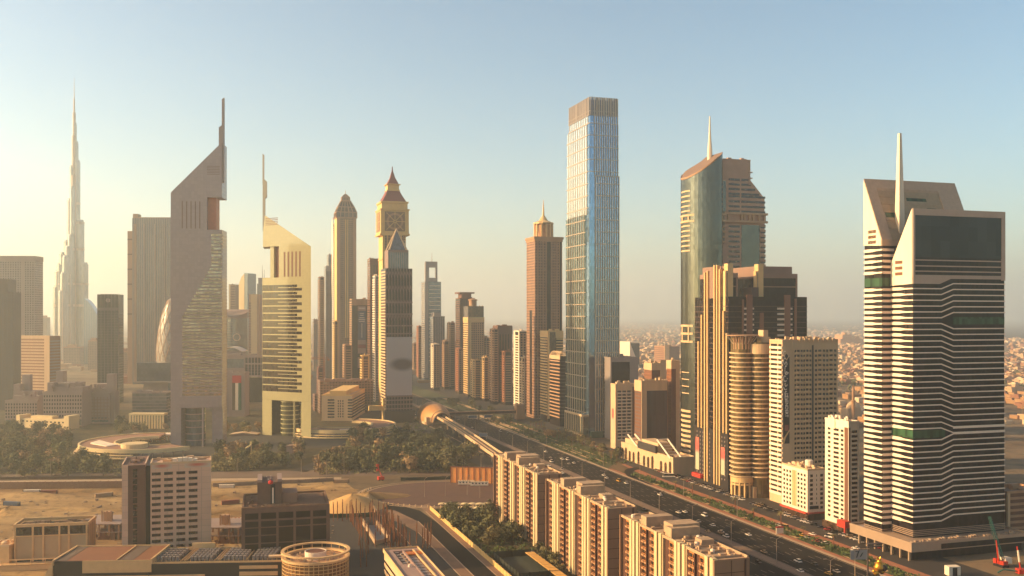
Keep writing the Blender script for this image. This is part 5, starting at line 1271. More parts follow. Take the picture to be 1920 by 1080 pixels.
# white-gridded ministry blocks with stair towers
def ministry(lab, xl, xr, ytop, Y, nc, nr, ang, grid=True):
    T = bR('gridded_office_block', lab, xl, xr, xr+5, ytop, Y, depth=34, ang=ang); a, b, h = T.a, T.b, T.h
    T.body(M_cool)
    if grid:
        T.windows('f', [b*(i+.5)/nc for i in range(nc)], frange(h*.26, h-2, nr), b/nc*.5, 2.4, G_win, None)
    else: skin(T, 'f', 'grid', 0, 1, W_mauve, 5, h-4, 4, .3, .3, 4)
    m = MB(); m.fbar(T.R, 'f', 1, b-1, 2, h*.21, .2); T.add(m, 'ground_glazing', G_grey)
    m = MB(); m.box(b*.15, b*.95, 8, a-4, h-.3, h+6); m.box(b*.22, b*.85, 14, a-6, h+5.7, h+11); m.parapet(T.R, h, 1.2); m.clutter((b*.1, b*.95, 1, a-3), h+5, 16, hmax=7, big=.12); T.add(m, 'roof_terrace', M_cool)
    return T
T = ministry('grey gridded office block with terraced roof, the leftmost of three by the park', 9, 70, 752, 1170, 12, 5, .04); a, b, h = T.a, T.b, T.h
m = MB(); m.box(b*.1, b*.28, 14, 26, 0, T.z(722)); m.box(b*.22, b*.46, 26, 34, 0, T.z(705)); T.add(m, 'stair_tower', M_cool)
T = ministry('grey gridded office block with stair tower, the middle one of three by the park', 81, 154, 736, 1150, 15, 6, .04); a, b, h = T.a, T.b, T.h
m = MB(); m.box(b*.05, b*.2, 6, 20, 0, T.z(718)); m.box(b*.12, b*.3, 22, 34, 0, T.z(698)); T.add(m, 'stair_tower', M_cool)
T = ministry('plain brown-grey block with a tall stair tower, rightmost of three by the park', 157, 205, 738, 1180, 10, 5, .04, False); a, b, h = T.a, T.b, T.h
m = MB(); m.box(b*.82, b*1.12, 6, 16, 0, T.z(702)); T.add(m, 'stair_tower', M_cool)
# white low school-like building in front of the blocks
T = bL('white_low_building', 'long low white building with two end pavilions, in front of the gridded blocks', 32, 34, 130, 784, Y=1140, depth=14, ang=-.3)
a, b, h = T.a, T.b, T.h
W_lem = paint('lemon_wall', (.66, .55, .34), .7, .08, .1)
T.body(W_lem); m = MB(); m.box(-1, b*.06, -2, a+1, 0, h+4); m.box(b*.92, b*1.0+1, -2, a+1, 0, h+5); m.box(b*.2, b*.62, 4, a, h-.2, h+3); T.add(m, 'pavilion', W_lem)
T.windows('f', [b*(.1+.078*i) for i in range(11)], [h*.72], 2.8, 1.6, G_win, None)
# gate-like dark block
T = bR('dark_gate_block', 'low dark flat-roofed block carried on a sloped base, beside the egg shaped tower', 257, 330, 340, 680, 1330, depth=40, ang=.05); a, b, h = T.a, T.b, T.h
z1 = T.z(715); m = MB(); m.box(0, b, 0, a, z1, h); T.add(m, 'upper_block', glass('slate_glass', (.10, .095, .10), .4, .12, (3, 3, 4), .25, .01)); m = MB(); m.box(-2.5, b+1, -2.5, a+1, z1-2.4, z1); T.add(m, 'soffit', M_cool)
m = MB(); m.loft([[(b*.02, 6, z), (b, 6, z), (b, a, z), (b*.02, a, z)] if z < 2 else [(b*.14, 6, z), (b*.74, 6, z), (b*.74, a, z), (b*.14, a, z)] for z in (0, z1-2.4)]); T.add(m, 'sloped_base', M_cool); m = MB(); m.box(b*.78, b*1.02, 3, a-1, 0, z1-2.4); T.add(m, 'base_glazing', G_grey)
T = bR('low_glass_pavilion', 'broad low grey glass pavilion at the park edge below the dark gate block', 248, 312, 322, 737, 1190, depth=30, ang=.05); a, b, h = T.a, T.b, T.h
T.body(glass('smoke_glass', (.16, .13, .12), .35, .15, (4, 4, 4), .3, .01)); m = MB(); m.slabs(T.R, steps(4, h-1, 4), .5, .3); T.add(m, 'floor_band', M_cool); cap(T, M_cool, 8)
T = bL('colonnade_block', 'small pale colonnaded block at the edge of the park, left of the taller fork-topped tower', 243, 244, 306, 775, Y=1130, depth=10, ang=-.05); a, b, h = T.a, T.b, T.h
T.body(W_dark, h-1.2); m = MB(); m.bars(T.R, 'f', [b*i/12 for i in range(13)], 2.2, 0, h-1, .7); m.box(-1, b+1, -1.2, a+1, h-2.2, h); T.add(m, 'colonnade', W_lem)
# egg shaped tower
Ye = 1700; ce = (K(321)*Ye, Ye+20); root = empty('egg_tower', (ce[0], ce[1], 0), 0, 'egg shaped lattice-skinned tower peeking out left of the taller fork-topped tower', 'building')
hz = ZZ(553, Ye); rad = (321-287)*Ye/F; m = MB()
prof = [(rad*sqrt(max(.0004, 1-((t-.30)/.70)**2)) if t > .3 else rad*(1-.10*((.3-t)/.3)**2), hz*t) for t in [i/20 for i in range(21)]]
m.lathe(0, 0, prof, 32); m.build('shell', glass('egg_glass', (.20, .15, .12), .1, .4, (3, 3, 3.5), .5, .05), root)
m = MB()
for s_ in (1, -1):
    for k in range(16):
        for i in range(19):
            a0, a1 = 2*pi*k/16 + s_*i*.09, 2*pi*k/16 + s_*(i+1)*.09; (r0, z0), (r1, z1_) = prof[i], prof[i+1]
            m.tube((r0*1.005*cos(a0), r0*1.005*sin(a0), z0), (r1*1.005*cos(a1), r1*1.005*sin(a1), z1_), .55, seg=3)
m.build('lattice', W_tan, root)
# blue curved hotel beside the needle
T = bR('curved_blue_tower', 'pale blue tower with a curved sloping roof, right beside the base of the needle skyscraper', 157, 186, 191, 560, 2600, depth=30, ang=.1); a, b, h = T.a, T.b, T.h
pr = [(b*t, h - (h*.32)*t**1.6) for t in [i/10 for i in range(11)]]
poly_slab(T, [(b, 0), (0, 0)] + pr, 'wall', glass('haze_blue_glass', (.32, .38, .44), .7, .1, (3, 3, 4), .15, .01), 0, a)
m = MB(); [m.fbar(T.R, 'f', b*i/9-.4, b*i/9+.4, 4, h - h*.32*(i/9)**1.6, .5) for i in range(10)]; T.add(m, 'fin', W_grey)
# between the two forked towers
T = bL('curved_glass_office', 'drum-fronted glass office with a ring emblem on its wall and a curved roof edge', 412, 414, 464, 596, Y=1900, depth=40, ang=.05); a, b, h = T.a, T.b, T.h
m = MB(); n = 16; arc = [(b*t, -14*sin(pi*t)) for t in [i/n for i in range(n+1)]]
m.prism(arc + [(b, a), (0, a)], 0, [h + 9*(abs(t-.5)*2)**2 for t in [i/n for i in range(n+1)]] + [h+14, h+14]); T.add(m, 'wall', glass('office_green_glass', (.19, .185, .17), .5, .1, (3, 3, 4), .25, .01))
m = MB(); 
for z in steps(8, h-6, 5): m.prism([(x, y-.5) for x, y in arc[:9]] + [(b*.5, a*.5), (0, a*.5)], z, z+1.1)
T.add(m, 'floor_band', M_cool)
m = MB(); m.prism([(x, y-1.2) for x, y in arc] + [(b, a+1), (0, a+1)], [0][0]+h-1, [h+9*(abs(t-.5)*2)**2+2.5 for t in [i/n for i in range(n+1)]] + [h+17, h+17]); T.add(m, 'roof_edge', W_mauve)
m = MB(); n2 = 24
for i in range(n2):
    a0, a1 = 2*pi*i/n2, 2*pi*(i+1)/n2; cx_, cz_, r_ = b*.66, T.z(632), 7.5
    m.fpoly((0, b, -15.5, a), 'f', [(cx_+r_*cos(a0), cz_+r_*sin(a0)), (cx_+(r_-1.6)*cos(a0), cz_+(r_-1.6)*sin(a0)), (cx_+(r_-1.6)*cos(a1), cz_+(r_-1.6)*sin(a1)), (cx_+r_*cos(a1), cz_+r_*sin(a1))], .4, 3)
T.add(m, 'ring_emblem', W_white)
T = bL('slanted_top_tower', 'pale sunlit tower with a steeply slanted top, between the two fork-topped towers', 439, 441, 464, 548, Y=2400, depth=36, ang=-.35); a, b, h = T.a, T.b, T.h
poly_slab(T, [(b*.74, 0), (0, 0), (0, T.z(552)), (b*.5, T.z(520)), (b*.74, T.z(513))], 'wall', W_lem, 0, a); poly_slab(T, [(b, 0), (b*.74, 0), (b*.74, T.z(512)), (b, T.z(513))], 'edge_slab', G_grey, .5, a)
T = bL('brown_slab_tower', 'brown slab tower with a sunlit left edge, left of the slanted-top tower', 424, 429, 441, 534, Y=2300, depth=30, ang=0.0); a, b, h = T.a, T.b, T.h
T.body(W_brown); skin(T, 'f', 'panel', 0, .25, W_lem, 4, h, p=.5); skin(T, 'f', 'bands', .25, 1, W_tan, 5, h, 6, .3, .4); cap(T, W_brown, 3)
T = bL('beige_edge_tower', 'beige tower with a stepped sunlit edge, directly left of the yellow fork-topped tower', 463, 467, 486, 553, Y=1850, depth=30, ang=.05); a, b, h = T.a, T.b, T.h
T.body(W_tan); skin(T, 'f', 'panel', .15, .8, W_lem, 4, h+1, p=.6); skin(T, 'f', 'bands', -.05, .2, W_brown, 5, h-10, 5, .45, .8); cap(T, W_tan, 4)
T = bL('grey_antenna_tower', 'hazy grey tower carrying antenna masts, behind the beige edge tower', 478, 482, 496, 532, Y=2250, depth=30, ang=.05); a, b, h = T.a, T.b, T.h
T.body(G_grey); skin(T, 'f', 'bars', 0, 1, W_grey, 5, h, w=4, t=.4, p=.5)
m = MB(); m.box(b*.1, b*.9, 4, a-4, h, h+14); m.tube((b*.6, 10, h+14), (b*.6, 10, h+44), .8, .3); m.tube((b*.8, 14, h+14), (b*.8, 14, h+34), .7, .3); T.add(m, 'antenna_mast', W_grey)
T = bL('flag_block', 'pale block hung with a huge red, white, black and green flag panel', 415, 416, 459, 700, Y=1260, depth=22, ang=.0); a, b, h = T.a, T.b, T.h
T.body(M_cool); m = MB(); m.fbar(T.R, 'f', b*.08, b*.20, 6, h-8, .2); T.add(m, 'glazing', G_dark)
f0, f1 = T.u(435.5)/b, T.u(452.5)/b; zt_, zm, zb_ = T.z(704), T.z(718), T.z(769); w_ = (f1-f0)/3
m = MB(); m.fbar(T.R, 'f', b*f0, b*f1, zb_-.5, zt_+.5, .25); fl_ = T.add(m, 'flag_panel', W_grey)
for nm, mt, q in (('flag_red', paint('flag_red', (.50, .045, .05), .7, .05, .1), (f0, f1, zm, zt_)), ('flag_black', paint('flag_black', (.10, .055, .045), .7, .05, .1), (f0, f0+w_, zb_, zm)), ('flag_white', W_white, (f0+w_, f0+2*w_, zb_, zm)), ('flag_green', paint('flag_green', (.05, .16, .10), .7, .05, .1), (f0+2*w_, f1, zb_, zm))):
    m = MB(); m.fbar(T.R, 'f', b*q[0], b*q[1], q[2], q[3], .4, -.2); T.add(m, nm+'_field', mt, fl_)
cap(T, M_cool, 6)
T = bL('long_bridge_office', 'long gridded office spanning over a dark gap, behind the flag block', 412, 414, 500, 668, Y=1420, depth=24, ang=0.0); a, b, h = T.a, T.b, T.h
z1 = T.z(706); m = MB(); m.box(0, b, 0, a, z1, h); m.box(0, b*.1, 1, a-1, 0, z1); m.box(b*.9, b, 1, a-1, 0, z1); T.add(m, 'wall', M_cool)
T.windows('f', [b*(.56+.07*i) for i in range(6)], frange(z1+2, h-12, 4), 3.4, 3.6, G_win, None); T.windows('f', [b*(.56+.07*i) for i in range(6)], [h-6], 3.4, 8, G_win, None)
m = MB(); m.fbar(T.R, 'f', b*.02, b*.5, h-17, h-4, .2); T.add(m, 'glazing', G_grey); m = MB(); m.box(b*.1, b*.9, 4, a+4, 4, z1-2); T.add(m, 'dark_hall', G_dark); cap(T, M_cool, 10)
T = bL('white_canopy_hall', 'low hall with a bright curved white roof behind the long gridded office', 412, 413, 452, 655, Y=1560, depth=30, ang=0.0); a, b, h = T.a, T.b, T.h
T.body(M_cool, h-3); m = MB(); m.loft([[(x, y, h-3+7*sin(pi*(x+2)/(b+4))) for y in (-2, a+2)] + [(x, y, h-4.2+7*sin(pi*(x+2)/(b+4))) for y in (a+2, -2)] for x in [-2+(b+4)*i/10 for i in range(11)]]); T.add(m, 'roof', W_white)
# far hazy fill towers on both sides of the needle: quiet shapes
for i, (xl, xr, yt, Y, lab) in enumerate(((76, 88, 596, 3300, 'faint hazy mid-rise block left of the needle skyscraper'), (118, 150, 652, 2500, 'low hazy pale block at the foot of the needle skyscraper'), (164, 184, 640, 2300, 'low hazy block below the curved blue tower'), (222, 238, 660, 2000, 'pale low block right of the dark gridded tower'), (466, 480, 600, 2600, 'faint hazy slab left of the antenna tower'), (596, 606, 610, 2500, 'faint hazy tower behind the plum block'))):
    T = bL('hazy_block', lab, xl, xl+1, xr, yt, Y=Y, depth=30, ang=.1); T.body(facade('hazegrid%d' % (i % 2), (.36, .28, .22), (.14, .11, .10), (4, 4), (.5, .5)))
    m = MB(); m.box(T.b*.2, T.b*.7, 5, 20, T.h-.2, T.h+8); m.parapet(T.R, T.h, 2); T.add(m, 'roof_block', W_tan)

# ================================================================== curved drop-off decks at the feet of the forked towers
def deck(name, lab, cx, cy_, r0, r1, a0, a1, z, squash=1.0, steps_=2):
    root = empty(name, (cx, cy_, 0), 0, lab, 'deck'); root.scale = (1, 1, 1)
    m = MB(); m.ring(0, 0, r0, r1, z-1.2, z, 48, a0, a1); m.build('roof', paint('deck_brown', (.36, .22, .145), .85, .12, .05), root)
    m = MB(); m.ring(0, 0, r1-.8, r1+.8, z-2.6, z+1.0, 48, a0, a1); m.ring(0, 0, r0-.8, r0+.8, z-1.6, z+1.0, 48, a0, a1)
    for k in range(steps_): m.ring(0, 0, r1-1+2.2*k, r1+2.4+2.2*k, z-5-2.4*k, z-4-2.4*k, 48, a0, a0+(a1-a0)*.8)
    m.build('rim', W_lem, root)
    m = MB(); m.box(-.4, .4, -.4, .4, 0, z-1.2); repeat_part(m.build('column', M_cool, root), [((r1-2)*cos(t), (r1-2)*sin(t)) for t in [a0+(a1-a0)*(i+.5)/26 for i in range(26)]])
    return root
c = G(262, 862); r_ = deck('curved_deck', 'great curving brown deck with pale rim at the foot of the taller forked tower', c[0]-12, c[1]+62, 34, 66, pi*.55, pi*1.78, 9)
m = MB(); m.prism([(-52, -20), (-28, -40), (-22, -30), (-46, -14)], 9, [10.2, 9.6, 9.8, 12]); m.build('skylight', W_white, r_)
m = MB(); m.ring(0, -44, 0.5, 12, 9, 13, 24); m.build('kiosk', W_lem, r_)
c = G(620, 818); r_ = deck('curved_deck', 'smaller curving brown deck reaching right from the yellow forked tower', c[0]+6, c[1]+40, 34, 60, -pi*.75, pi*.45, 8)
m = MB(); [m.prism([(x, -50+i*3), (x+14, -44+i*3), (x+13, -41+i*3), (x-1, -47+i*3)], 8.0, 8.5) for i, x in enumerate((6, 18, 28))]; m.build('skylight', W_white, r_)
T = bL('canopy_pavilion', 'white flat-roofed pavilion on thin columns, left of the taller forked tower', 240, 242, 320, 815, Y=1010, depth=16, ang=.06); a, b, h = T.a, T.b, T.h
m = MB(); m.box(0, b, 0, a, h-1.4, h); T.add(m, 'roof', W_white); m = MB(); m.tube((0, 0, 0), (0, 0, h-1.4), .3); repeat_part(m.build('column', W_white, T.root), [(b*(i+.5)/10-T.off[0], y-T.off[1]) for i in range(10) for y in (1.5, a-1.5)])
T = bL('gabled_entrance', 'low wide gabled pavilion between the two forked towers', 430, 432, 480, 813, Y=1060, depth=14, ang=0.0); a, b, h = T.a, T.b, T.h
poly_slab(T, [(b, 0), (0, 0), (0, h*.45), (b/2, h), (b, h*.45)], 'wall', M_cool, 0, a); m = MB()
for s_ in (0, 1):
    u0_, u1_ = (0-1, b/2) if s_ == 0 else (b/2, b+1)
    z0_, z1_ = (h*.45, h+.6) if s_ == 0 else (h+.6, h*.45)
    m.loft([[(u0_, y, z0_), (u0_, y, z0_+.8), (u1_, y, z1_+.8), (u1_, y, z1_)] for y in (-1, a+1)])
T.add(m, 'roof', W_cream)
T = bL('slanted_kiosk', 'small glass kiosk under a tilted pale roof, among trees before the two forked towers', 450, 451, 470, 838, Y=905, depth=10, ang=.2); a, b, h = T.a, T.b, T.h
m = MB(); m.box(1, b-1, 1, a-1, 0, h-3); T.add(m, 'wall', G_dark); m = MB(); m.loft([[(-1, y, h-6), (-1, y, h-4.6), (b+1, y, h+2.6), (b+1, y, h+1.2)] for y in (-2, a+1)]); m.tube((b+.6, -1.5, 0), (b+.6, -1.5, h+5), .5); T.add(m, 'roof', W_lem)
T = bL('grey_service_hut', 'plain grey service hut with a ribbed door near the park road', 535, 537, 560, 836, Y=925, depth=12, ang=0.0); a, b, h = T.a, T.b, T.h
T.body(M_cool, h-1); m = MB(); m.box(-.8, b+.8, -.8, a+.8, h-1, h); T.add(m, 'roof', W_mauve); skin(T, 'f', 'bars', .5, .9, W_mauve, 0, h*.6, w=1.2, t=.5, p=.15, name='door')
# tower cranes far left / mid
def tower_crane(lab, px, Y, ytop, span, ang, mat):
    x = K(px)*Y; z = ZZ(ytop, Y); root = empty('tower_crane', (x, Y, 0), ang, lab, 'crane'); m = MB()
    for sx in (-1, 1):
        for sy in (-1, 1): m.tube((sx, sy, 0), (sx, sy, z), .25, seg=4)
    for k in range(int(z/4)): m.tube((-1, -1, 4*k), (1, -1, 4*k+4), .18, seg=3); m.tube((1, 1, 4*k), (-1, 1, 4*k+4), .18, seg=3)
    m.build('mast', mat, root); m = MB()
    m.tube((-span*.3, 0, z), (span, 0, z), .5, seg=4); m.tube((-span*.25, 0, z+2), (span*.9, 0, z+1.6), .4, seg=4); m.tube((0, 0, z), (0, 0, z+7), .5, seg=4); m.tube((0, 0, z+7), (span*.8, 0, z+1.4), .2, seg=3); m.tube((0, 0, z+7), (-span*.28, 0, z+.5), .2, seg=3); m.build('jib', mat, root)
    m = MB(); m.box(-span*.3, -span*.2, -1, 1, z-2.5, z); m.build('counterweight', mat, root)
M_crane = paint('crane_orange', (.45, .20, .08), .6, .2, .3)
tower_crane('orange tower crane over the low blocks right of the yellow forked tower', 608, 1450, 673, 26, pi, M_crane)
# ================================================================== three slab apartment blocks beside the highway
A_lim = paint('limewash_panel', (.60, .50, .33), .75, .12, .4, streak=True)
A_or = paint('orange_recess', (.50, .25, .10), .75, .15, .3, streak=True)
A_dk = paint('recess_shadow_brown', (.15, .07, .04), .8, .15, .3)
A_end = paint('end_wall_tan', (.36, .24, .16), .8, .1, .3, streak=True)
A_roof = paint('apartment_roof', (.50, .37, .25), .95, .25, .25, bump=.3)
def apartment(label, va, vb):
    FLp = UV(179.5, va); L = vb-va; w = 15.0; hh = 42
    T = Bd('slab_apartment_block', label, FLp, w, L, hh, TH, group='slab apartment blocks along the highway'); R = T.R
    m = MB(); m.box(1.6, w, 0.6, L-.6, 0, hh); T.add(m, 'wall', A_or)
    unit = L/2
    # projecting pale panels along the sunny side: pattern per unit
    pal = [(0.0, .16), (.44, .62)]
    m, g, o2, dk = MB(), MB(), [], MB()
    nfl = 14; fh = (hh-1.5)/nfl
    segs = []
    for k in range(2):
        s0 = unit*k
        segs += [(s0+unit*.00, s0+unit*.17, 'p'), (s0+unit*.17, s0+unit*.32, 'b'), (s0+unit*.32, s0+unit*.37, 'd'), (s0+unit*.37, s0+unit*.52, 'b'), (s0+unit*.52, s0+unit*.76, 'p'), (s0+unit*.76, s0+unit*.91, 'b'), (s0+unit*.91, s0+unit*1.0, 'd')]
    wn = []
    for s0, s1, t in segs:
        if t == 'p':
            nb = 3 if s1-s0 > 9.5 else 2
            for i in range(nb):
                y0, y1 = s0+(s1-s0)*i/nb, s0+(s1-s0)*(i+1)/nb
                m.fbar((1.6, w, 0, L), 'l', y0+.75, y1-.5, .2, hh+.9, 1.6 + .2*(i % 2))
                for f in range(nfl):
                    g.fbar((1.6, w, 0, L), 'l', y1-.5, y1+.75, f*fh+.7, f*fh+2.6, .7)
            m.fbar((1.6, w, 0, L), 'l', s0, s0+.55, .2, hh+.6, 1.1)
        elif t == 'b':
            mid = (s0+s1)/2
            for f in range(nfl):
                o2 += [(s0+.8, mid-.3, f*fh+.2, f*fh+.95, .9), (mid+.3, s1-.8, f*fh+.2, f*fh+.95, .9)]; g.fbar((1.6, w, 0, L), 'l', s0+.8, mid-.4, f*fh+1.25, f*fh+2.7, .25); g.fbar((1.6, w, 0, L), 'l', mid+.4, s1-.8, f*fh+1.25, f*fh+2.7, .25)
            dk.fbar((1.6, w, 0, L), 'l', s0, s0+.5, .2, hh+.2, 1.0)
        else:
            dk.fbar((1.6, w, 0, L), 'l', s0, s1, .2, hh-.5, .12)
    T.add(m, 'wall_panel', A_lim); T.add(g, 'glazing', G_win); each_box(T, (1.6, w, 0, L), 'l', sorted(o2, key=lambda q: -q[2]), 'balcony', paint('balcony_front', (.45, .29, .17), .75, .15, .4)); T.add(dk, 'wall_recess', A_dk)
    # end wall with panel joints
    m = MB(); m.box(.1, w+.1, -.15, .6, 0, hh+.5); m.box(.1, w+.1, L-.6, L+.1, 0, hh+.5); T.add(m, 'end_wall', A_end)
    m = MB(); m.fbar((0, w, -.15, L), 'f', w*.48, w*.50, .5, hh, .08, -.02); m.fbar((0, w, -.15, L), 'f', w*.86, w*.9, .5, hh, .3, -.02)
    for f in range(1, 9): m.fbar((0, w, -.15, L), 'f', .2, w*.84, f*hh/9, f*hh/9+.22, .06, -.02)
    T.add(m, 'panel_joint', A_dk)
    # roof: parapets, plant, stair towers, tanks
    m = MB(); m.box(0.5, w-.2, .8, L-.8, hh-.4, hh+.1); T.add(m, 'roof', A_roof)
    rnd = random.Random(int(va)); m = MB()
    m.box(w-.5, w+.1, .7, L-.7, hh-.2, hh+1.1); m.box(.6, 1.0, .7, L-.7, hh, hh+.7)
    for k in range(2):
        s0 = unit*k
        m.box(1.2, w-1.0, s0+unit*.40, s0+unit*.52, hh, hh+4.4) if k else m.box(1.4, w-.6, s0+unit*.86, s0+unit*.99, hh, hh+4.4)
        m.box(w-7, w-1.5, s0+unit*.55, s0+unit*.68, hh, hh+2.2)
        for q in range(36):
            x, y = rnd.uniform(1.5, w-2.4), s0+rnd.uniform(.05, .95)*unit; m.box(x, x+rnd.uniform(.4, 1.8), y, y+rnd.uniform(.4, 2.0), hh, hh+rnd.uniform(.3, 1.5))
        for q in range(3): y = s0+unit*rnd.uniform(.1, .9); m.tube((rnd.uniform(2, 5), y, hh+.4), (w-2, y+rnd.uniform(-6, 6), hh+.4), .18, seg=4)
        for q in range(4): y = s0+unit*(.08+.2*q); m.box(1.2, w-.9, y, y+.3, hh, hh+.9)
    m.box(3.5, w+.9, unit*.93, unit*1.12, hh, hh+5.2)
    T.add(m, 'roof_equipment', paint('roof_block_render', (.47, .36, .25), .8, .2, .3))
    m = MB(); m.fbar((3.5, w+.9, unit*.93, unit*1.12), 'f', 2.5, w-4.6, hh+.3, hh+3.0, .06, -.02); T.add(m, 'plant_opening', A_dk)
    m = MB()
    for q in range(6): y = rnd.uniform(3, L-3); x = rnd.uniform(3, w-3); m.lathe(x, y, ((.8, hh), (.85, hh+1.5), (.3, hh+1.8)), 10)
    T.add(m, 'water_tank', W_white)
    return T
apartment('slab apartment block with orange recesses beside the highway, the farthest of three', 519, 608)
apartment('slab apartment block with orange recesses beside the highway, the middle one of three', 418, 505)
apartment('slab apartment block with orange recesses beside the highway, the nearest of three', 318, 404)

# ================================================================== hotel block, lower left
T = bR('beige_hotel_block', 'beige hotel block with four columns of flat windows and a darker narrow wing', 282, 396, 398, 866, 520, depth=17, ang=TH)
a, b, h = T.a, T.b, T.h
W_bei = panels('beige_render', (.66, .50, .39), (5.8, 3.32), .04, .8)
T.body(W_bei)
us = [T.u(p) for p in (293, 316, 339, 362)]; zs = [T.z(889+11.5*i) for i in range(13)]
T.windows('f', us, zs, 4.3, 1.35, G_win, paint('window_frame_tan', (.38, .26, .18), .7, .1, .3), p=.12)
m = MB(); m.parapet(T.R, h, .9, .6, .1); m.clutter((1, b-1, 3, a-1), h, 16, hmax=2.2, big=.12); T.add(m, 'parapet', W_cream)
m = MB()
for i in range(5): m.box(b*.36+i*2.6, b*.36+i*2.6+2.2, .9, 4, h, h+2.4+.5*sin(i))
T.add(m, 'chiller', W_white)
m = MB(); m.box(-7, 0.3, 3, a+6, 0, h-1); T.add(m, 'link_wall', W_dark)
w0, w1 = T.u(229), T.u(273); zt_ = T.z(871)
m = MB(); m.box(w0, w1, -.2, a+11, 0, zt_); T.add(m, 'wing_wall', paint('wing_brown', (.22, .13, .09), .75, .1, .1, streak=True))
m = MB(); m.fbar((w0, w1, -.2, a), 'f', (w1-w0)*.46, (w1-w0)*.64, 2, zt_-2, .06); ws = T.add(m, 'stair_window', G_win)
m = MB(); [m.fbar((w0, w1, -.2, a), 'f', (w1-w0)*.45, (w1-w0)*.65, 3+3.4*i, 3.5+3.4*i, .14) for i in range(14)]; T.add(m, 'stair_band', W_brown, ws)
m = MB(); m.fbar((w0, w1, -.2, a), 'f', -.1, 2.9, 0, zt_+.4, .25); m.box(w0-.2, w0+.5, -.2, a+11, zt_-1, zt_+.8); m.box(w1-.5, w1+.2, -.2, a+11, zt_-1, zt_+.8); m.box(w0, w1, a+10.6, a+11.2, zt_-1, zt_+.8); T.add(m, 'parapet', W_bei)
m = MB(); m.clutter((w0+1, w1-1, 1, a+9), zt_, 9, hmax=1.6); T.add(m, 'roof_equipment', W_roof)
msn, tsn, bsn = _nodes('sign_blur_red'); N = tsn.nodes.new; L = tsn.links.new
tc = N('ShaderNodeTexCoord'); mp = N('ShaderNodeMapping'); mp.inputs['Location'].default_value = (-.5, 0, -.5); L(tc.outputs['Generated'], mp.inputs[0])
ms = N('ShaderNodeVectorMath'); ms.operation = 'MULTIPLY'; ms.inputs[1].default_value = (1.9, 0, 1.9); L(mp.outputs[0], ms.inputs[0]); ln = N('ShaderNodeVectorMath'); ln.operation = 'LENGTH'; L(ms.outputs[0], ln.inputs[0])
cr = N('ShaderNodeValToRGB'); L(ln.outputs['Value'], cr.inputs[0]); cr.color_ramp.elements[0].color = (.52, .11, .06, 1); cr.color_ramp.elements[1].color = (.50, .35, .24, 1); cr.color_ramp.elements[1].position = .95; cr.color_ramp.elements[0].position = .2
L(cr.outputs[0], bsn.inputs['Base Color'])
for p0, p1 in ((285, 322), (346, 394)):
    m = MB(); m.fbar(T.R, 'f', T.u(p0), T.u(p1), T.z(880), T.z(868.5), .06); T.add(m, 'painted_sign', msn)

# ================================================================== black office block
T = bR('black_office_block', 'dark office block of black glass bays with concrete ribs and a penthouse on the roof', 455, 616, 620, 948, 508, depth=40, ang=TH-.06)
a, b, h = T.a, T.b, T.h
G_blk = glass('black_glass', (.014, .009, .008), 0, .15, (6, 6, 3.5), .5, .006, spec=.15)
W_cb = paint('concrete_brown', (.22, .15, .115), .8, .15, .3)
T.body(G_blk)
m = MB(); m.bars(T.R, 'f', [b*t for t in (.012, .195, .40, .60, .80, .988)], 1.3, 0, h+.4, .8); m.fbar(T.R, 'f', -.5, b+.5, h-2, h+.6, 1.0); m.fbar(T.R, 'f', -.2, b, h-6.4, h-5.4, .5)
for i in range(8): m.fbar(T.R, 'f', 0, b*.40 if i % 2 else b, h-10-4.1*i, h-9.4-4.1*i, .3)
m.bars(T.R, 'l', [a*t for t in (.02, .3, .6, .98)], 1.2, 0, h+.4, .6); m.bars(T.R, 'r', [a*t for t in (.02, .3, .6, .98)], 1.2, 0, h+.4, .6); T.add(m, 'rib', W_cb)
m = MB(); m.parapet(T.R, h, 1.0, .5, .5); m.box(b*.62, b*.97, 3, a-4, h, h+.5); m.box(.4, b-.4, .4, a-.4, h-.2, h+.15); T.add(m, 'roof', paint('roof_brown', (.23, .135, .08), .95, .2, .3))
m = MB(); m.clutter((2, b*.6, 1, 8), h, 22, hmax=1.4, big=.06); m.clutter((b*.6, b-1, 1, 4), h, 12, hmax=1.0, big=.06); m.clutter((1, 6, 6, a-4), h, 12, hmax=1.5, big=.1); T.add(m, 'roof_equipment', W_roof)
pb = (b*.165, b*.455, 10, 30); zt_ = h+12
m = MB(); m.box(*pb, h, zt_); T.add(m, 'penthouse', W_cb)
m = MB(); m.box(pb[0], pb[0]+2.4, 10, 30, zt_, zt_+1.4); m.box(pb[1]-2.4, pb[1], 10, 30, zt_, zt_+1.4); m.clutter((pb[0]+3, pb[1]-3, 11, 28), zt_, 8, hmax=1); T.add(m, 'parapet', M_cool)
m = MB(); m.fbar(pb, 'f', 6.8, 9.2, h+.5, zt_-1, .12); s1 = T.add(m, 'vent_slot', W_dark); m = MB(); m.fbar(pb, 'f', 7.6, 8.4, h+.8, zt_-3, .2); T.add(m, 'vent_pipe', W_white, s1)
m = MB(); m.lathe((pb[0]+pb[1])/2+.5, 9.2, ((.2, zt_-1.2), (1.3, zt_-.6), (1.3, zt_+.6), (.2, zt_+1.2)), 12); T.add(m, 'red_lamp', paint('lamp_red', (.55, .03, .025), .5, .1, .3))
m = MB(); m.box(pb[1]+.3, b*.64, 12, 28, h, h+5.4); T.add(m, 'stair_block', paint('pinkish_render', (.38, .24, .17), .8, .1, .2))

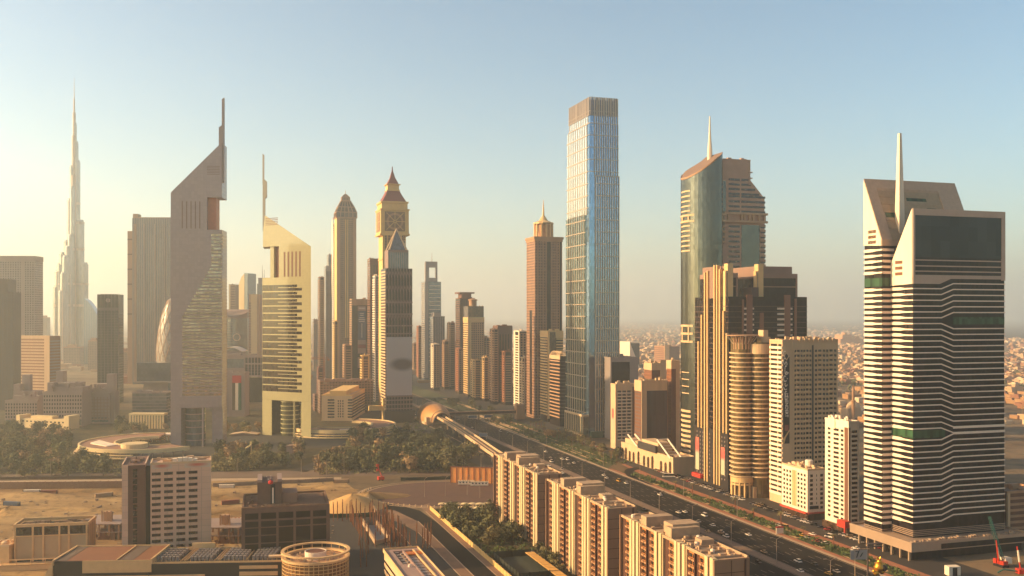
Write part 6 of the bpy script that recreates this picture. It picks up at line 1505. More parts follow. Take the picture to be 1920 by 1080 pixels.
# ================================================================== concrete panel building, far left
T = bR('panel_box_building', 'low boxy building with blank pale panels between ribs below a dark window strip', 27, 165, 179, 980, 515, ang=TH*.6)
a, b, h = T.a, T.b, T.h
T.body(paint('panel_cream', (.50, .40, .27), .8, .1, .1), T.h-1.6); m = MB(); m.box(.3, T.b-.3, .3, T.a-.5, T.h-1.7, T.h-1.5); T.add(m, 'roof', paint('dark_roof', (.10, .07, .05), .95, .3, .3)); W_rb = paint('rib_cream', (.62, .46, .27), .75, .1, .3)
m = MB(); m.bars(T.R, 'f', [b*t for t in (.01, .25, .39, .61, .74, .985)], .9, 0, h+.3, .6); m.fbar(T.R, 'f', -.3, b+.3, h-1, h+.5, .8); m.fbar(T.R, 'f', 0, b, h-6.2, h-5.6, .5); m.box(-.6, b+.6, a-.5, a+.3, h-1, h+.5); m.box(-.6, 0.2, 0, a, h-1, h+.5); m.box(b-.2, b+.6, -.6, a, h-1, h+.5); m.bars(T.R, 'r', [a*t for t in (.1, .35, .6, .9)], .8, 0, h, .5); T.add(m, 'rib', W_rb)
m = MB(); m.fbar(T.R, 'f', .2, b, h-5.6, h-1, .2); m.fbar(T.R, 'f', .2, b, 1, 4, .2); T.add(m, 'strip_window', G_win)
m = MB(); m.clutter((1, b-1, 1, a-1), h-1.6, 46, hmax=1.3, big=.08); T.add(m, 'roof_equipment', W_roof)
m = MB(); m.box(-6, b+4, -7, -6, 0, 3); m.box(-6, b+4, -7, -1, 2.6, 3.1); [m.tube((-4+7*i, -6.5, 0), (-4+7*i, -6.5, 5.6), .25) for i in range(6)]; m.box(-6, b+4, -6.8, -6.2, 5.4, 5.8); T.add(m, 'walkway', W_rb)
# small plant block at the very left
T = bR('small_plant_block', 'small yellowish rooftop plant block at the left edge below the panel box building', -20, 17, 24, 1024, 505, depth=12, ang=0.0); a, b, h = T.a, T.b, T.h
T.body(W_rb); m = MB(); m.parapet(T.R, h, .6); m.lathe(b*.62, a*.3, ((1.6, h), (1.8, h+1.2), (.8, h+2)), 12); m.clutter(T.R, h, 8, hmax=1.6); T.add(m, 'parapet', W_cream)
# unfinished concrete frame behind
root = empty('concrete_frame', (K(205)*585, 585, 0), 0, 'unfinished concrete frame of columns and slabs between the panel box and the hotel block', 'building site')
m = MB(); m.box(-14, 12, -14, 12, 9.0, 9.6); m.box(-14, 12, -14, 12, 4.4, 4.8); m.build('slab', M_cool, root)
m = MB(); m.box(-.45, .45, -.45, .45, 0, 9); repeat_part(m.build('column', W_tan, root), [(x, y) for x in (-12.5, -6.5, -.5, 5.5, 11) for y in (-13, -4.5, 3.5)]); m = MB(); [m.box(x, x+.7, -8, -7.3, 9.6, 16) for x in (-1.5, 1.5, 4)]; m.box(-1, 3, -6, -2, 9.6, 15); m.build('stair_core', W_tan, root)
m = MB(); rnd = random.Random(5); [m.box(x, x+rnd.uniform(1, 3), -13.8, -12, 0, rnd.uniform(1, 7)) for x in [-12+rnd.random()*20 for _ in range(8)]]; m.build('partition', W_brown, root)
root2 = copy_tree(root, loc=(K(424)*575, 575, 0)); tag(root2, 'unfinished concrete frame of columns and slabs between the hotel block and the black office block', 'building site')
# warehouse with plant roof
T = Bd('low_warehouse', 'long low warehouse with brown roof bays and rows of grey roof chillers', (K(84)*471, 471), 118, 30, 11.5, .06)
a, b, h = T.a, T.b, T.h
m = MB(); m.box(4, b*.42, 0, a, 0, h+1.2); m.box(b*.42, b*.97, 1.5, a-1, 0, h-1); T.add(m, 'wall', W_dark)
xs = T.u(285)
m = MB(); m.fbar((4, xs, 0, a), 'f', 14, xs-4.3, h-4.6, h+1.4, .25); T.add(m, 'wall_panel', W_rb)
m = MB(); m.box(4.6, xs-.6, .6, a-.6, h+.9, h+1.35); T.add(m, 'roof', paint('brown_roof', (.30, .155, .085), .95, .12, .1))
m = MB(); m.box(4.6, 10, .7, a-.7, h+1.3, h+1.45); m.box(xs*.70, xs*.82, .7, a-.7, h+1.3, h+1.45); T.add(m, 'roof_patch', paint('grey_roof', (.20, .15, .12), .95, .12, .1))
m = MB(); m.box(3.6, 4.5, -.3, a+.3, h-.6, h+2.0); m.box(xs-.6, xs+.2, -.3, a+.3, h-.6, h+2.0); m.box(4, xs, a-.5, a+.2, h, h+1.9); m.box(xs*.66, xs*.66+.6, 0, a, h+1, h+1.8); m.loft([[(0, y, 0), (0, y, 6), (4, y, h+1.4), (4, y, 0)] for y in (-1, a)]); T.add(m, 'parapet', W_rb)
m = MB()
for gx in (.44, .58, .72, .84):
    for i in range(5):
        for j in range(6): x = b*gx + j*1.9; y = 6+i*4; m.box(x, x+1.3, y, y+2.2, h-.8, h+1.2)
T.add(m, 'chiller', W_grey)
m = MB(); [m.tube((b*g, 4, h), (b*g, a-3, h), .35) for g in (.55, .56, .57, .69, .70, .71, .82)]; m.box(b*.42, b*.97, a-1.6, a-.8, h-1, h+.6); m.box(b*.42, b*.97, 1.5, 2.2, h-1, h-.2); [m.tube((b*g, 1.8, h-1), (b*g, 1.8, h+.9), .1) for g in [.43+.02*i for i in range(27)]]; m.box(b*.54, b*.64, a-3, a-1.5, h, h+3); m.box(b*.82, b*.93, a-3, a-1.5, h, h+3.4); T.add(m, 'roof_pipe', W_rb)
m = MB(); m.fbar((4, b*.97, 0, a), 'f', 0, b*.62, 3.0, 5.4, .35); m.fbar((4, b*.97, 1.5, a), 'f', b*.76, b*.92, 4, 6, .3); m.fbar((4, b*.97, 1.5, a), 'f', b*.76, b*.92, 7.4, 9, .3); T.add(m, 'ledge', W_rb)
m = MB(); [m.fbar((4, b*.97, 0, a), 'f', b*.14+6.6*i, b*.14+6.6*i+6, .6, 2.8, .1) for i in range(8)]; T.add(m, 'strip_window', G_win)
# round lattice building
Yc = 480; root = empty('round_lattice_building', (K(592)*Yc, Yc, 0), 0, 'round building wrapped in a square golden lattice with an open ring roof', 'building')
r = 16.3; hz = ZZ(1031, Yc); W_lat = paint('lattice_gold', (.62, .45, .23), .65, .1, .3)
m = MB(); m.lathe(0, 0, ((r-1.2, 0), (r-1.2, hz-4)), 40); m.build('wall', paint('amber_screen', (.30, .17, .07), .8, .2, .5), root)
m = MB()
n = 44
for i in range(n):
    t = 2*pi*i/n; m.box(r*cos(t)-.16, r*cos(t)+.16, r*sin(t)-.16, r*sin(t)+.16, 0, hz-2.6)
for k in range(9): m.ring(0, 0, r-.35, r+.2, hz-3.0-1.75*k, hz-2.7-1.75*k, 44)
m.build('lattice', W_lat, root)
m = MB(); m.ring(0, 0, r-1.6, r+.5, hz-3.6, hz-2.6, 48); m.ring(0, 0, r-.9, r+.7, hz-.5, hz+.2, 48); [m.tube(((r-.3)*cos(t), (r-.3)*sin(t), hz-2.6), ((r-.3)*cos(t), (r-.3)*sin(t), hz-.4), .16) for t in [2*pi*i/20 for i in range(20)]]; m.build('ring_roof', W_rb, root)
m = MB(); m.lathe(0, 0, ((r-1.5, hz-4), (r-1.5, hz-3.9)), 40); m.build('roof', W_tan, root)
m = MB(); m.lathe(0, -.5, ((5.3, hz-4), (5.3, hz-.2), (4.9, hz-.2), (4.9, hz-.6)), 32); dr = m.build('drum', W_white, root); m = MB(); m.lathe(0, -.5, ((4.9, hz-.62), (4.9, hz-.5)), 32); m.build('drum_roof', W_brown, dr)
m = MB(); [m.box((r-7)*cos(t)-.4, (r-7)*cos(t)+.4, (r-7)*sin(t)-.4, (r-7)*sin(t)+.4, hz-4, hz-2) for t in [2*pi*i/16 for i in range(16)]]; m.tube((-24, 3, hz-4), (-13, 2, hz-3.4), .9); m.build('roof_equipment', W_cream, root)
# grey-roofed building at the bottom centre
T = Bd('grey_roofed_building', 'pale grey-roofed building with sunken roof bays and one orange roof patch', UV(83.5, 396), 16.5, 78, 17, TH)
a, b, h = T.a, T.b, T.h
T.body(W_cream, h-1.2); skin(T, 'l', 'bands', 0, 1, G_win, 1, h-2, 3.4, .35, .1, name='strip_window')
m = MB(); m.box(-.3, b*.22, -.3, a+.3, h-1.2, h); m.box(b*.84, b+.3, -.3, a+.3, h-1.2, h); m.box(b*.22, b*.84, a-4, a+.3, h-1.2, h); m.box(b*.22, b*.52, -.3, a*.62, h-1.2, h); m.box(b*.50, b*.55, -.3, a-4, h-1.1, h+.3); T.add(m, 'roof', paint('mauve_roof', (.40, .30, .26), .9, .12, .15))
m = MB(); m.box(-.6, -.25, -.3, a+.5, h-1.0, h+.8); m.box(b+.25, b+.6, -.3, a+.5, h-1.0, h+.8); m.box(-.6, b+.6, a+.2, a+.6, h-1.0, h+.8); m.box(b*.80, b*.84, -.3, a-5, h, h+.7); T.add(m, 'parapet', W_rb)
m = MB(); m.box(b*.55, b, a*.83, a*.90, h-.2, h+.35); T.add(m, 'roof_patch', paint('orange_roof', (.50, .20, .05), .9, .1, .2))
m = MB(); [m.box(b*.26+3*(k % 2)*.9, b*.26+3*(k % 2)*.9+2, a*.66+k*2.6, a*.66+k*2.6+1.8, h-2, h-.4) for k in range(9)]; [m.box(b*.58, b*.78, a*.1+k*5, a*.1+k*5+3.4, h-2, h-.5) for k in range(12)]; T.add(m, 'roof_equipment', W_grey)
m = MB(); m.lathe(b*.35, a*.55, ((.9, h), (.8, h+.9), (.2, h+1.3)), 12); T.add(m, 'roof_vent', W_white)
# service road right-edge building
T = bL('balcony_block', 'brown office block with lit balcony ledges at the right edge behind the red crane', 1885, 1888, 1960, 925, Y=565, depth=20, ang=TH); a, b, h = T.a, T.b, T.h
T.body(W_brown); skin(T, 'f', 'bands', 0, 1, W_tan, 4, h-1, 3.5, .4, .8); skin(T, 'f', 'panel', -.01, .05, W_cream, 2, h, p=1.0, name='end_wall'); cap(T, W_tan, 8)
ORD = ['first', 'second', 'third', 'fourth', 'fifth', 'sixth', 'seventh', 'eighth', 'ninth', 'tenth', 'eleventh', 'twelfth', 'thirteenth', 'fourteenth', 'fifteenth', 'sixteenth', 'seventeenth', 'eighteenth', 'nineteenth', 'twentieth'] + ['twenty-' + q for q in ('first', 'second', 'third', 'fourth', 'fifth', 'sixth', 'seventh', 'eighth', 'ninth')] + ['thirtieth'] + ['thirty-' + q for q in ('first', 'second', 'third', 'fourth', 'fifth', 'sixth', 'seventh', 'eighth', 'ninth')] + ['fortieth'] + ['forty-' + q for q in ('first', 'second', 'third', 'fourth', 'fifth', 'sixth', 'seventh', 'eighth', 'ninth')]
# ================================================================== metro viaduct, station, footbridge
root = empty('metro_viaduct', UV(250, 850) + (0,), 0, 'raised metro viaduct running out of the golden station shell along the highway', 'viaduct')
rx, ry = UV(250, 850)
path = [(270, 1150), (266.5, 1085), (260.5, 1000), (254, 920), (247, 840), (240, 740), (234, 600), (231, 400)]
def wp(u, v): x, y = UV(u, v); return (x-rx, y-ry)
def strip(mb, off0, off1, z0, z1):
    rings = []
    for i, (u, v) in enumerate(path):
        a, b = wp(u+off0, v), wp(u+off1, v); rings.append([(a[0], a[1], z0), (b[0], b[1], z0), (b[0], b[1], z1), (a[0], a[1], z1)])
    mb.loft(rings)
m = MB(); strip(m, -4.6, 4.6, 8.6, 9.4); strip(m, -2.2, 2.2, 7.4, 8.62); m.build('deck', M_conc, root)
m = MB(); strip(m, -5.2, -4.5, 8.3, 11.2); strip(m, 4.5, 5.2, 8.3, 11.2); strip(m, -.3, .3, 9.38, 10.2); m.build('parapet', paint('viaduct_parapet', (.58, .44, .29), .75, .12, .3), root)
m = MB(); [strip(m, o, o+.25, 9.38, 9.7) for o in (-3.3, -1.8, 1.6, 3.1)]; m.build('track', W_dark, root)
for k in range(17):
    v = 1090 - 36*k; 
    for (ua, va), (ub, vb) in zip(path, path[1:]):
        if vb <= v <= va: u = ub + (ua-ub)*(v-vb)/(va-vb)
    x, y = wp(u, v); m = MB(); m.lathe(x, y, ((1.1, 0), (1.1, 5.6), (2.2, 7.5)), 10); m.build('pier', M_conc, root)
# shell station
cu, cv = 270, 1178; root = empty('metro_station', UV(cu, cv) + (0,), TH, 'golden half-shell metro station straddling the viaduct beside the highway', 'station')
m = MB(); rings = []
def shell_ring(t, k):   # t along the length 0 near .. 1 far
    w = 19*(1-(abs(t-.45)/.62)**2.2)*k; hh = 21*(1-(abs(t-.45)/.66)**2.4)*k; y = -40 + 92*t
    return [(w*cos(pi*i/20), y - (7*sin(pi*i/20)*max(0, 1-3*t)), 3 + hh*sin(pi*i/20)**.9) for i in range(21)]
out = [shell_ring(t, 1) for t in [i/14 for i in range(15)]]; inn = [shell_ring(t, .93) for t in [i/14 for i in range(15)]]
n = len(m.v)
for R_ in (out, inn):
    base = len(m.v)
    for r_ in R_: m.v += r_
    for j in range(14):
        for i in range(20): a_ = base+j*21+i; m.f.append((a_, a_+1, a_+22, a_+21))
for i in range(20): m.f.append((i, i+1, 315+i+1, 315+i))
m.build('shell', paint('shell_gold', (.52, .32, .15), .55, .1, .2, metal=.2), root, smooth=True)
m = MB()
for t in (0.0, .05): 
    r_ = shell_ring(t, 1.02)
    for i in range(20): m.tube(r_[i], r_[i+1], .7, seg=5)
m.build('rim', W_cream, root)
m = MB(); m.box(-15, 15, -22, 30, 0, 9); m.build('concourse', G_dark, root); m = MB(); m.box(-17, -8, -34, -24, 0, 9); m.box(-18, 14, -30, 36, 0, 3); m.build('base_wall', W_cream, root)
# footbridge
root = empty('footbridge', UV(300, 1172) + (0,), TH, 'covered footbridge crossing the highway from the shell station to a square tower', 'footbridge')
m = MB(); m.box(-14, 78, -2.5, 2.5, 7.5, 8.4); m.build('deck', M_conc, root); m = MB(); m.box(-14, 78, -2.4, 2.4, 8.4, 11.2); m.build('glazing', G_brown, root); m = MB(); m.box(-15, 78, -2.9, 2.9, 11.2, 12); m.build('roof', W_tan, root)
m = MB(); m.box(76, 87, -5, 5, 0, 18); m.box(75.5, 87.5, -5.5, 5.5, 17, 18.8); m.build('stair_tower', W_tan, root)
m = MB(); [m.lathe(x, 0, ((1, 0), (1, 7.5)), 8) for x in (-8, 27)]; m.build('pier', M_conc, root)
for x in (18, 39):
    m = MB(); m.box(x-6, x+6, -3.4, -3.1, 3.2, 7.2); s_ = m.build('road_sign', W_white, root); m = MB(); m.box(x-5.6, x+5.6, -3.46, -3.38, 3.5, 6.9); m.build('sign_face', paint('sign_blue', (.12, .16, .24), .6, .1, .3), s_)

x, y = G(906, 824); root = empty('direction_sign', (x, y, 0), 0, 'pale blue direction sign on two posts beside the highway, near the shell station', 'sign'); m = MB(); m.box(-4.6, 4.6, -.15, .15, 3.2, 7.2); m.build('board', W_white, root); m = MB(); m.box(-4.3, 4.3, -.22, -.13, 3.5, 6.9); m.build('sign_face', paint('sign_pale_blue', (.30, .34, .38), .6, .1, .3), root); m = MB(); m.box(-3.6, -3.3, -.1, .1, 0, 3.2); m.build('post', W_steel, root); m = MB(); m.box(3.3, 3.6, -.1, .1, 0, 3.2); m.build('post', W_steel, root)
# ================================================================== hoarding, trailers, walls, court
x0, y0 = G(845, 905); x1, y1 = G(932, 907)
T = Bd('orange_hoarding', 'long tall orange panelled hoarding at the corner of the bollard-ringed lot', (x0, y0), hypot(x1-x0, y1-y0)+14, 1.2, 12.4, atan2(y1-y0, x1-x0))
m = MB(); m.box(0, T.b, .3, .8, 0, T.h); T.add(m, 'panel', paint('hoarding_orange', (.78, .40, .15), .7, .14, .15, streak=True)); m = MB(); [m.box(T.b*i/11-.2, T.b*i/11+.2, 0, 1.1, 0, T.h+.2) for i in range(12)]; m.box(-.2, T.b+.2, -.1, 1.2, T.h, T.h+.4); T.add(m, 'frame', paint('hoarding_frame', (.32, .13, .05), .7, .15, .3))
def trailer(lab, px, py, L):
    x, y = G(px, py); root = empty('site_trailer', (x, y, 0), 0, lab, 'trailer'); m = MB(); m.box(-L/2, L/2, -1.4, 1.4, .5, 3.3); m.build('body', W_white, root); m = MB(); m.box(-L/2-.1, L/2+.1, -1.5, 1.5, 3.3, 3.5); m.build('roof', W_cream, root)
    m = MB(); [m.box(-L/2+1.2+2.6*i, -L/2+2.4+2.6*i, -1.46, -1.39, 1.7, 2.7) for i in range(int(L/2.6))]; m.build('window', G_win, root); m = MB(); [m.lathe(s_*L*.3, 0, ((.5, 0), (.5, .5)), 8) for s_ in (-1, 1)]; m.build('jack', W_dark, root)
trailer('white site trailer under the orange hoarding, the left one', 874, 909, 13); trailer('white site trailer under the orange hoarding, the right one', 899, 911, 14)
def wall_thing(name, lab, cat, pts, hgt, th, mat, z0=0, parts=None):
    cx = sum(p[0] for p in pts)/len(pts); cy_ = sum(p[1] for p in pts)/len(pts); root = empty(name, (cx, cy_, 0), 0, lab, cat); m = MB()
    for p, q in zip(pts, pts[1:]):
        d = Vector((q[0]-p[0], q[1]-p[1])).normalized(); n = Vector((-d.y, d.x))*th/2
        m.prism([(p[0]-cx-n.x, p[1]-cy_-n.y), (q[0]-cx-n.x, q[1]-cy_-n.y), (q[0]-cx+n.x, q[1]-cy_+n.y), (p[0]-cx+n.x, p[1]-cy_+n.y)], z0, hgt)
    m.build('panel', mat, root); m = MB()
    for p, q in zip(pts, pts[1:]):
        L = hypot(q[0]-p[0], q[1]-p[1]); k = max(1, int(L/5))
        for i in range(k+1): x, y = p[0]+(q[0]-p[0])*i/k-cx, p[1]+(q[1]-p[1])*i/k-cy_; m.box(x-.25, x+.25, y-.3, y+.3, 0, hgt+.35)
    m.build('post', parts or mat, root); return root
wall_thing('garden_wall', 'sunlit yellow boundary wall between the street and the shady garden', 'wall', [UV(145.3, v) for v in (430, 500, 560, 645)], 2.8, .35, W_yel)
wall_thing('site_fence', 'long brown paling fence along the far edge of the sandy building site', 'fence', [G(-60, 918), G(60, 917), G(160, 916), G(232, 915)], 5.5, .2, paint('fence_brown', (.34, .21, .125), .9, .3, 1.2))
wall_thing('site_fence', 'second, lower paling fence just behind the long brown one', 'fence', [G(-60, 900), G(100, 899), G(232, 897)], 2.4, .2, paint('fence_dark', (.17, .115, .08), .9, .3, 1.2))
wall_thing('site_fence', 'pale upright plank fence between the black office block and the sand heap', 'fence', [G(400, 913), G(500, 908), G(560, 906), G(625, 902)], 2.8, .25, M_conc)
wall_thing('green_barrier', 'low green mesh barrier at the foot of the sand heap', 'fence', [G(618, 971), G(660, 970), G(706, 968)], 2.6, .2, paint('mesh_green', (.055, .10, .05), .8, .2, .5))
wall_thing('retaining_wall', 'pale sloping retaining wall down the right side of the sand heap', 'wall', [G(690, 940), G(707, 966)], 3.0, 1.2, M_kerb)
wall_thing('hedge_wall', 'clipped dark hedge along the far side of the bollard-ringed lot', 'hedge', [G(752, 901), G(800, 900), G(845, 898)], 2.4, 1.6, paint('hedge_green', (.04, .045, .018), .95, .4, 1))
# sunken basin with two bright walls
cx, cy_ = G(700, 1005); root = empty('sunken_basin', (cx, cy_, 0), 0, 'sunken concrete basin with two bright side walls among the bare palm trunks', 'basin')
def loc(p): g = G(*p); return (g[0]-cx, g[1]-cy_)
m = MB()
for p, q, w in (((677, 980), (703, 1022), 1.3), ((705, 984), (728, 1014), 1.3)):
    a_, b_ = loc(p), loc(q); m.prism([a_, (a_[0]+w, a_[1]), (b_[0]+w, b_[1]), b_][::-1], 0, 2.8)
a_, b_ = loc((703, 1022)), loc((728, 1016)); m.prism([a_, b_, (b_[0], b_[1]+1), (a_[0], a_[1]+1)], 0, 2.4); m.build('wall', M_kerb, root)
m = MB(); m.prism([loc(p) for p in ((703, 1019), (728, 1012), (706, 986), (679, 984))], .02, .3); m.build('floor', paint('basin_blue', (.20, .20, .21), .5, .2, .2), root)
# court and long canopy below the apartment blocks
sheet('court_surface', uv_rect(150, 171, 462, 506), .09, paint('court_green', (.075, .085, .055), .8, .15, .2)); sheet('car_park', uv_rect(146, 180, 380, 460), .09, M_asph2)
wall_thing('court_fence', 'dark mesh fence round the sports court beside the apartment blocks', 'fence', [UV(150, 461), UV(150, 507), UV(171.5, 507), UV(171.5, 461), UV(150, 461)], 3.4, .1, paint('net_dark', (.05, .055, .04), .8, .2, .6))
T = Bd('parking_canopy', 'long yellow canopy roof over parking at the foot of the middle apartment block', UV(166.5, 418), 5, 84, 3.4, TH, cat='canopy'); m = MB(); [m.box(0, 5, 7*i+.2, 7*i+6.8, 2.9, 3.2) for i in range(12)]; T.add(m, 'roof', paint('canopy_yellow', (.62, .42, .16), .7, .15, .3)); m = MB(); m.box(-.15, .15, -.15, .15, 0, 2.9); repeat_part(m.build('column', W_dark, T.root), [(4.5-T.off[0], 7*i+3.2-T.off[1]) for i in range(12)])
for k, (v, lab) in enumerate(((632, 'wavy pale parking canopy beside the oval lot, the nearer row'), (646, 'wavy pale parking canopy beside the oval lot, the farther row'))):
    T = Bd('parking_canopy', lab, UV(151, v), 50, 5, 3, TH-.30, cat='canopy'); m = MB(); n = 60
    m.loft([[(50*i/n, 0, 2.8+.5*abs(sin(i*.5))), (50*i/n, 5, 3.0+.5*abs(sin(i*.5))), (50*i/n, 5, 3.2+.5*abs(sin(i*.5))), (50*i/n, 0, 3.0+.5*abs(sin(i*.5)))] for i in range(n+1)]); T.add(m, 'roof', W_lem); m = MB(); m.box(-.1, .1, -.15, .15, 0, 2.8); repeat_part(m.build('column', W_dark, T.root), [(5*i-T.off[0], 2.45-T.off[1]) for i in range(11)])

CB = {'rust-red': (.30, .10, .06), 'white': (.70, .62, .5), 'blue': (.10, .14, .22), 'tan': (.45, .32, .2)}
def container(col, px, py, rz, k=1):
    x, y = G(px, py); root = empty('shipping_container', (x, y, 0), rz); mt = paint('container_'+col, CB[col], .6, .15, .4); m = MB(); m.box(-6, 6, -1.25, 1.25, .15, 2.75); [m.box(-5.8+.6*i, -5.5+.6*i, -1.31, 1.31, .3, 2.6) for i in range(20)]; m.build('body', mt, root); m = MB(); m.box(5.95, 6.08, -1.1, -.05, .3, 2.6); m.box(5.95, 6.08, .05, 1.1, .3, 2.6); m.build('door', mt, root); m = MB(); [m.box(sx*5.85-.2, sx*5.85+.2, sy*1.2-.12, sy*1.2+.12, 0, 2.85) for sx in (-1, 1) for sy in (-1, 1)]; m.build('corner_post', W_dark, root)
    tag(root, '%s shipping container on the sandy site, %s' % (col, k), 'container', 'containers on the sandy site')
container('white', 60, 925, .1, 'just inside the long paling fence'); container('rust-red', 92, 926, .05, 'beside the white one inside the paling fence'); container('tan', 195, 931, .6, 'turned askew behind the concrete frame'); container('blue', 22, 948, -.2, 'behind the panel box building'); container('white', 425, 915, .1, 'beside the plank fence'); container('rust-red', 432, 945, .5, 'behind the second concrete frame'); container('tan', 640, 905, .2, 'above the sand heap')
x, y = G(410, 975); root = empty('barrier_line', (x, y, 0), .15, 'line of red and white barriers across the sandy site beside the hotel block', 'barrier'); m = MB(); [m.box(-14+2.4*i, -12.9+2.4*i, -.3, .3, 0, 1.1) for i in range(14)]; m.build('red_segment', MATS['red_canopy'], root); m = MB(); [m.box(-12.85+2.4*i, -11.65+2.4*i, -.3, .3, 0, 1.1) for i in range(14)]; m.build('white_segment', W_white, root)
# ================================================================== street lamps
m = MB(); m.lathe(0, 0, ((.22, 0), (.2, 6), (.11, 13)), 6); lp = m.build('pole', W_steel)
M_lamp = paint('lamp_grey', (.33, .27, .22), .6, .1, .3)
def lamp_proto(double):
    root = empty('street_lamp', (0, 0, 0)); m = MB(); m.lathe(0, 0, ((.26, 0), (.2, 6), (.13, 13)), 6); m.build('pole', M_lamp, root)
    m = MB()
    for s_ in ((-1, 1) if double else (1,)): m.tube((0, 0, 12.9), (s_*2.6, 0, 13.8), .12, seg=4)
    m.build('arm', M_lamp, root)
    for s_ in ((-1, 1) if double else (1,)): m = MB(); m.box(s_*3.1-.8, s_*3.1+.8, -.25, .25, 13.7, 14.0); m.build('lamp_head', M_lamp, root)
    return root
bpy.data.objects.remove(lp)
L2 = lamp_proto(True); L1 = lamp_proto(False); first2 = first1 = True
spots2 = [(292, 356+47*k, TH) for k in range(24)]
for k, (u, v, rz) in enumerate(spots2):
    o = L2 if k == 0 else copy_tree(L2); x, y = UV(u, v); o.location = (x, y, .16); o.rotation_euler = (0, 0, rz)
    tag(o, 'two-armed street lamp on the highway median, %s from the nearest' % ORD[k], 'street lamp', 'street lamps on the highway median')
spots1 = [(G(px, py), 0.3, 'single-armed street lamp along the cross road, %s from the left' % ORD[i], 'street lamps along the cross road') for i, (px, py) in enumerate(((95, 893), (195, 893), (445, 888), (565, 890), (612, 893), (645, 889), (752, 887), (856, 884), (902, 882)))]
spots1 += [(UV(333.5, 560+75*i), TH, 'single-armed street lamp on the planted strip, %s from the nearest' % ORD[i], 'street lamps on the roadside strip') for i in range(7)]
spots1 += [(G(px, py), 1.2, 'street lamp standing on the bollard-ringed oval lot, %s from the left' % ORD[i], 'lamps on the ringed lot') for i, (px, py) in enumerate(((796, 932), (835, 930), (876, 928), (900, 934)))]
for k, ((x, y), rz, lab, grp) in enumerate(spots1):
    o = L1 if k == 0 else copy_tree(L1); o.location = (x, y, 0); o.rotation_euler = (0, 0, rz); tag(o, lab, 'street lamp', grp)

# ================================================================== vehicles
CARC = {'white': (.75, .70, .62), 'silver': (.42, .39, .36), 'black': (.03, .027, .025), 'red': (.42, .03, .02), 'sand-coloured': (.45, .33, .2), 'yellow': (.60, .38, .06), 'dark blue': (.04, .05, .09)}
PROT = {}
def car_proto(col, kind='car'):
    if (col, kind) in PROT: return PROT[col, kind]
    Lc, wc, hb, hc = {'car': (4.7, 1.9, .85, 1.5), 'suv': (4.9, 2.0, 1.05, 1.85), 'van': (5.6, 2.1, 1.2, 2.4), 'bus': (10.5, 2.6, 1.4, 3.2)}[kind]
    root = empty(kind if kind != 'suv' else 'car', (0, 0, 0)); m = MB()
    prof = [(-Lc/2, .35), (-Lc/2, hb*.8), (-Lc*.40, hb), (Lc*.22, hb), (Lc*.44, hb*.85), (Lc/2, hb*.6), (Lc/2, .35)]
    m.loft([[(s_*wc/2*(1 if 1 else 1), y, z) for y, z in prof] for s_ in (-1, 1)]); 
    f0, f1 = (-.34, .16) if kind == 'car' else (-.44, .2) if kind == 'suv' else (-.46, .36) if kind == 'van' else (-.48, .47)
    m.loft([[(s_*wc*.40, y, z) for y, z in ((Lc*(f0+.06), hc-.06), (Lc*(f1-.14), hc-.06), (Lc*(f1-.14), hc), (Lc*(f0+.06), hc))] for s_ in (-1, 1)]); m.build('body', paint('car_'+col, CARC[col], .3, .05, .5, spec=.6), root)
    m = MB(); m.loft([[(s_*wc*k, y, z) for y, z in ((Lc*f0, hb-.02), (Lc*f1, hb-.02), (Lc*(f1-.13), hc-.05), (Lc*(f0+.05), hc-.05))] for s_, k in ((-1, .46), (1, .46))]); m.build('window', G_dark, root)
    for sx in (-1, 1):
        for sy in (-1, 1): m = MB(); m.loft([[(sx*(wc/2-.12)+q, sy*Lc*.31+.34*cos(2*pi*i/8), .34+.34*sin(2*pi*i/8)) for i in range(8)] for q in (-.13, .14)]); m.build('wheel', W_dark, root)
    PROT[col, kind] = root; root['used'] = 0; return root
def put_car(col, kind, x, y, rz, lab, grp):
    p = car_proto(col, kind)
    o = p if not p['used'] else copy_tree(p); p['used'] = 1
    o.location = (x, y, .07); o.rotation_euler = (0, 0, rz); o.pop('used', None) if o is not p else None
    tag(o, lab, {'car': 'car', 'suv': 'car', 'van': 'van', 'bus': 'bus'}[kind], grp)
rnd = random.Random(21); cars = []
lanes = {'far carriageway': ([297.5, 301, 304.6, 308.3, 312, 315.7, 319.4], TH), 'near carriageway': ([260, 263.6, 267.3, 271, 274.6, 278.3, 285], TH+pi)}
fixed = [('white', 'car', 1115, 941), ('white', 'car', 1142, 944), ('white', 'suv', 1165, 949), ('white', 'car', 1272, 962), ('white', 'car', 1284, 961), ('white', 'van', 1321, 968), ('silver', 'car', 1309, 979), ('white', 'car', 1336, 986), ('sand-coloured', 'car', 1327, 998), ('white', 'car', 1352, 998), ('sand-coloured', 'car', 1351, 1000), ('white', 'suv', 1361, 1007), ('white', 'car', 1403, 1004), ('sand-coloured', 'car', 1432, 1036), ('white', 'suv', 1496, 1054), ('white', 'car', 1500, 1072), ('black', 'car', 1527, 1060), ('silver', 'car', 1568, 1073), ('yellow', 'car', 1553, 1077), ('white', 'car', 1076, 869), ('white', 'car', 1053, 861), ('white', 'car', 1132, 892), ('white', 'car', 1137, 897), ('yellow', 'van', 1160, 903), ('white', 'car', 1174, 907), ('white', 'car', 1055, 862), ('silver', 'car', 1032, 859), ('white', 'suv', 1023, 848), ('white', 'car', 1029, 874), ('silver', 'suv', 1054, 881), ('white', 'car', 1210, 1007), ('black', 'car', 1422, 1056)]
fx = []
for col, kd, px, py in fixed:
    x, y = G(px, py); u, v = toUV(x, y); fx.append((col, kd, u, v))
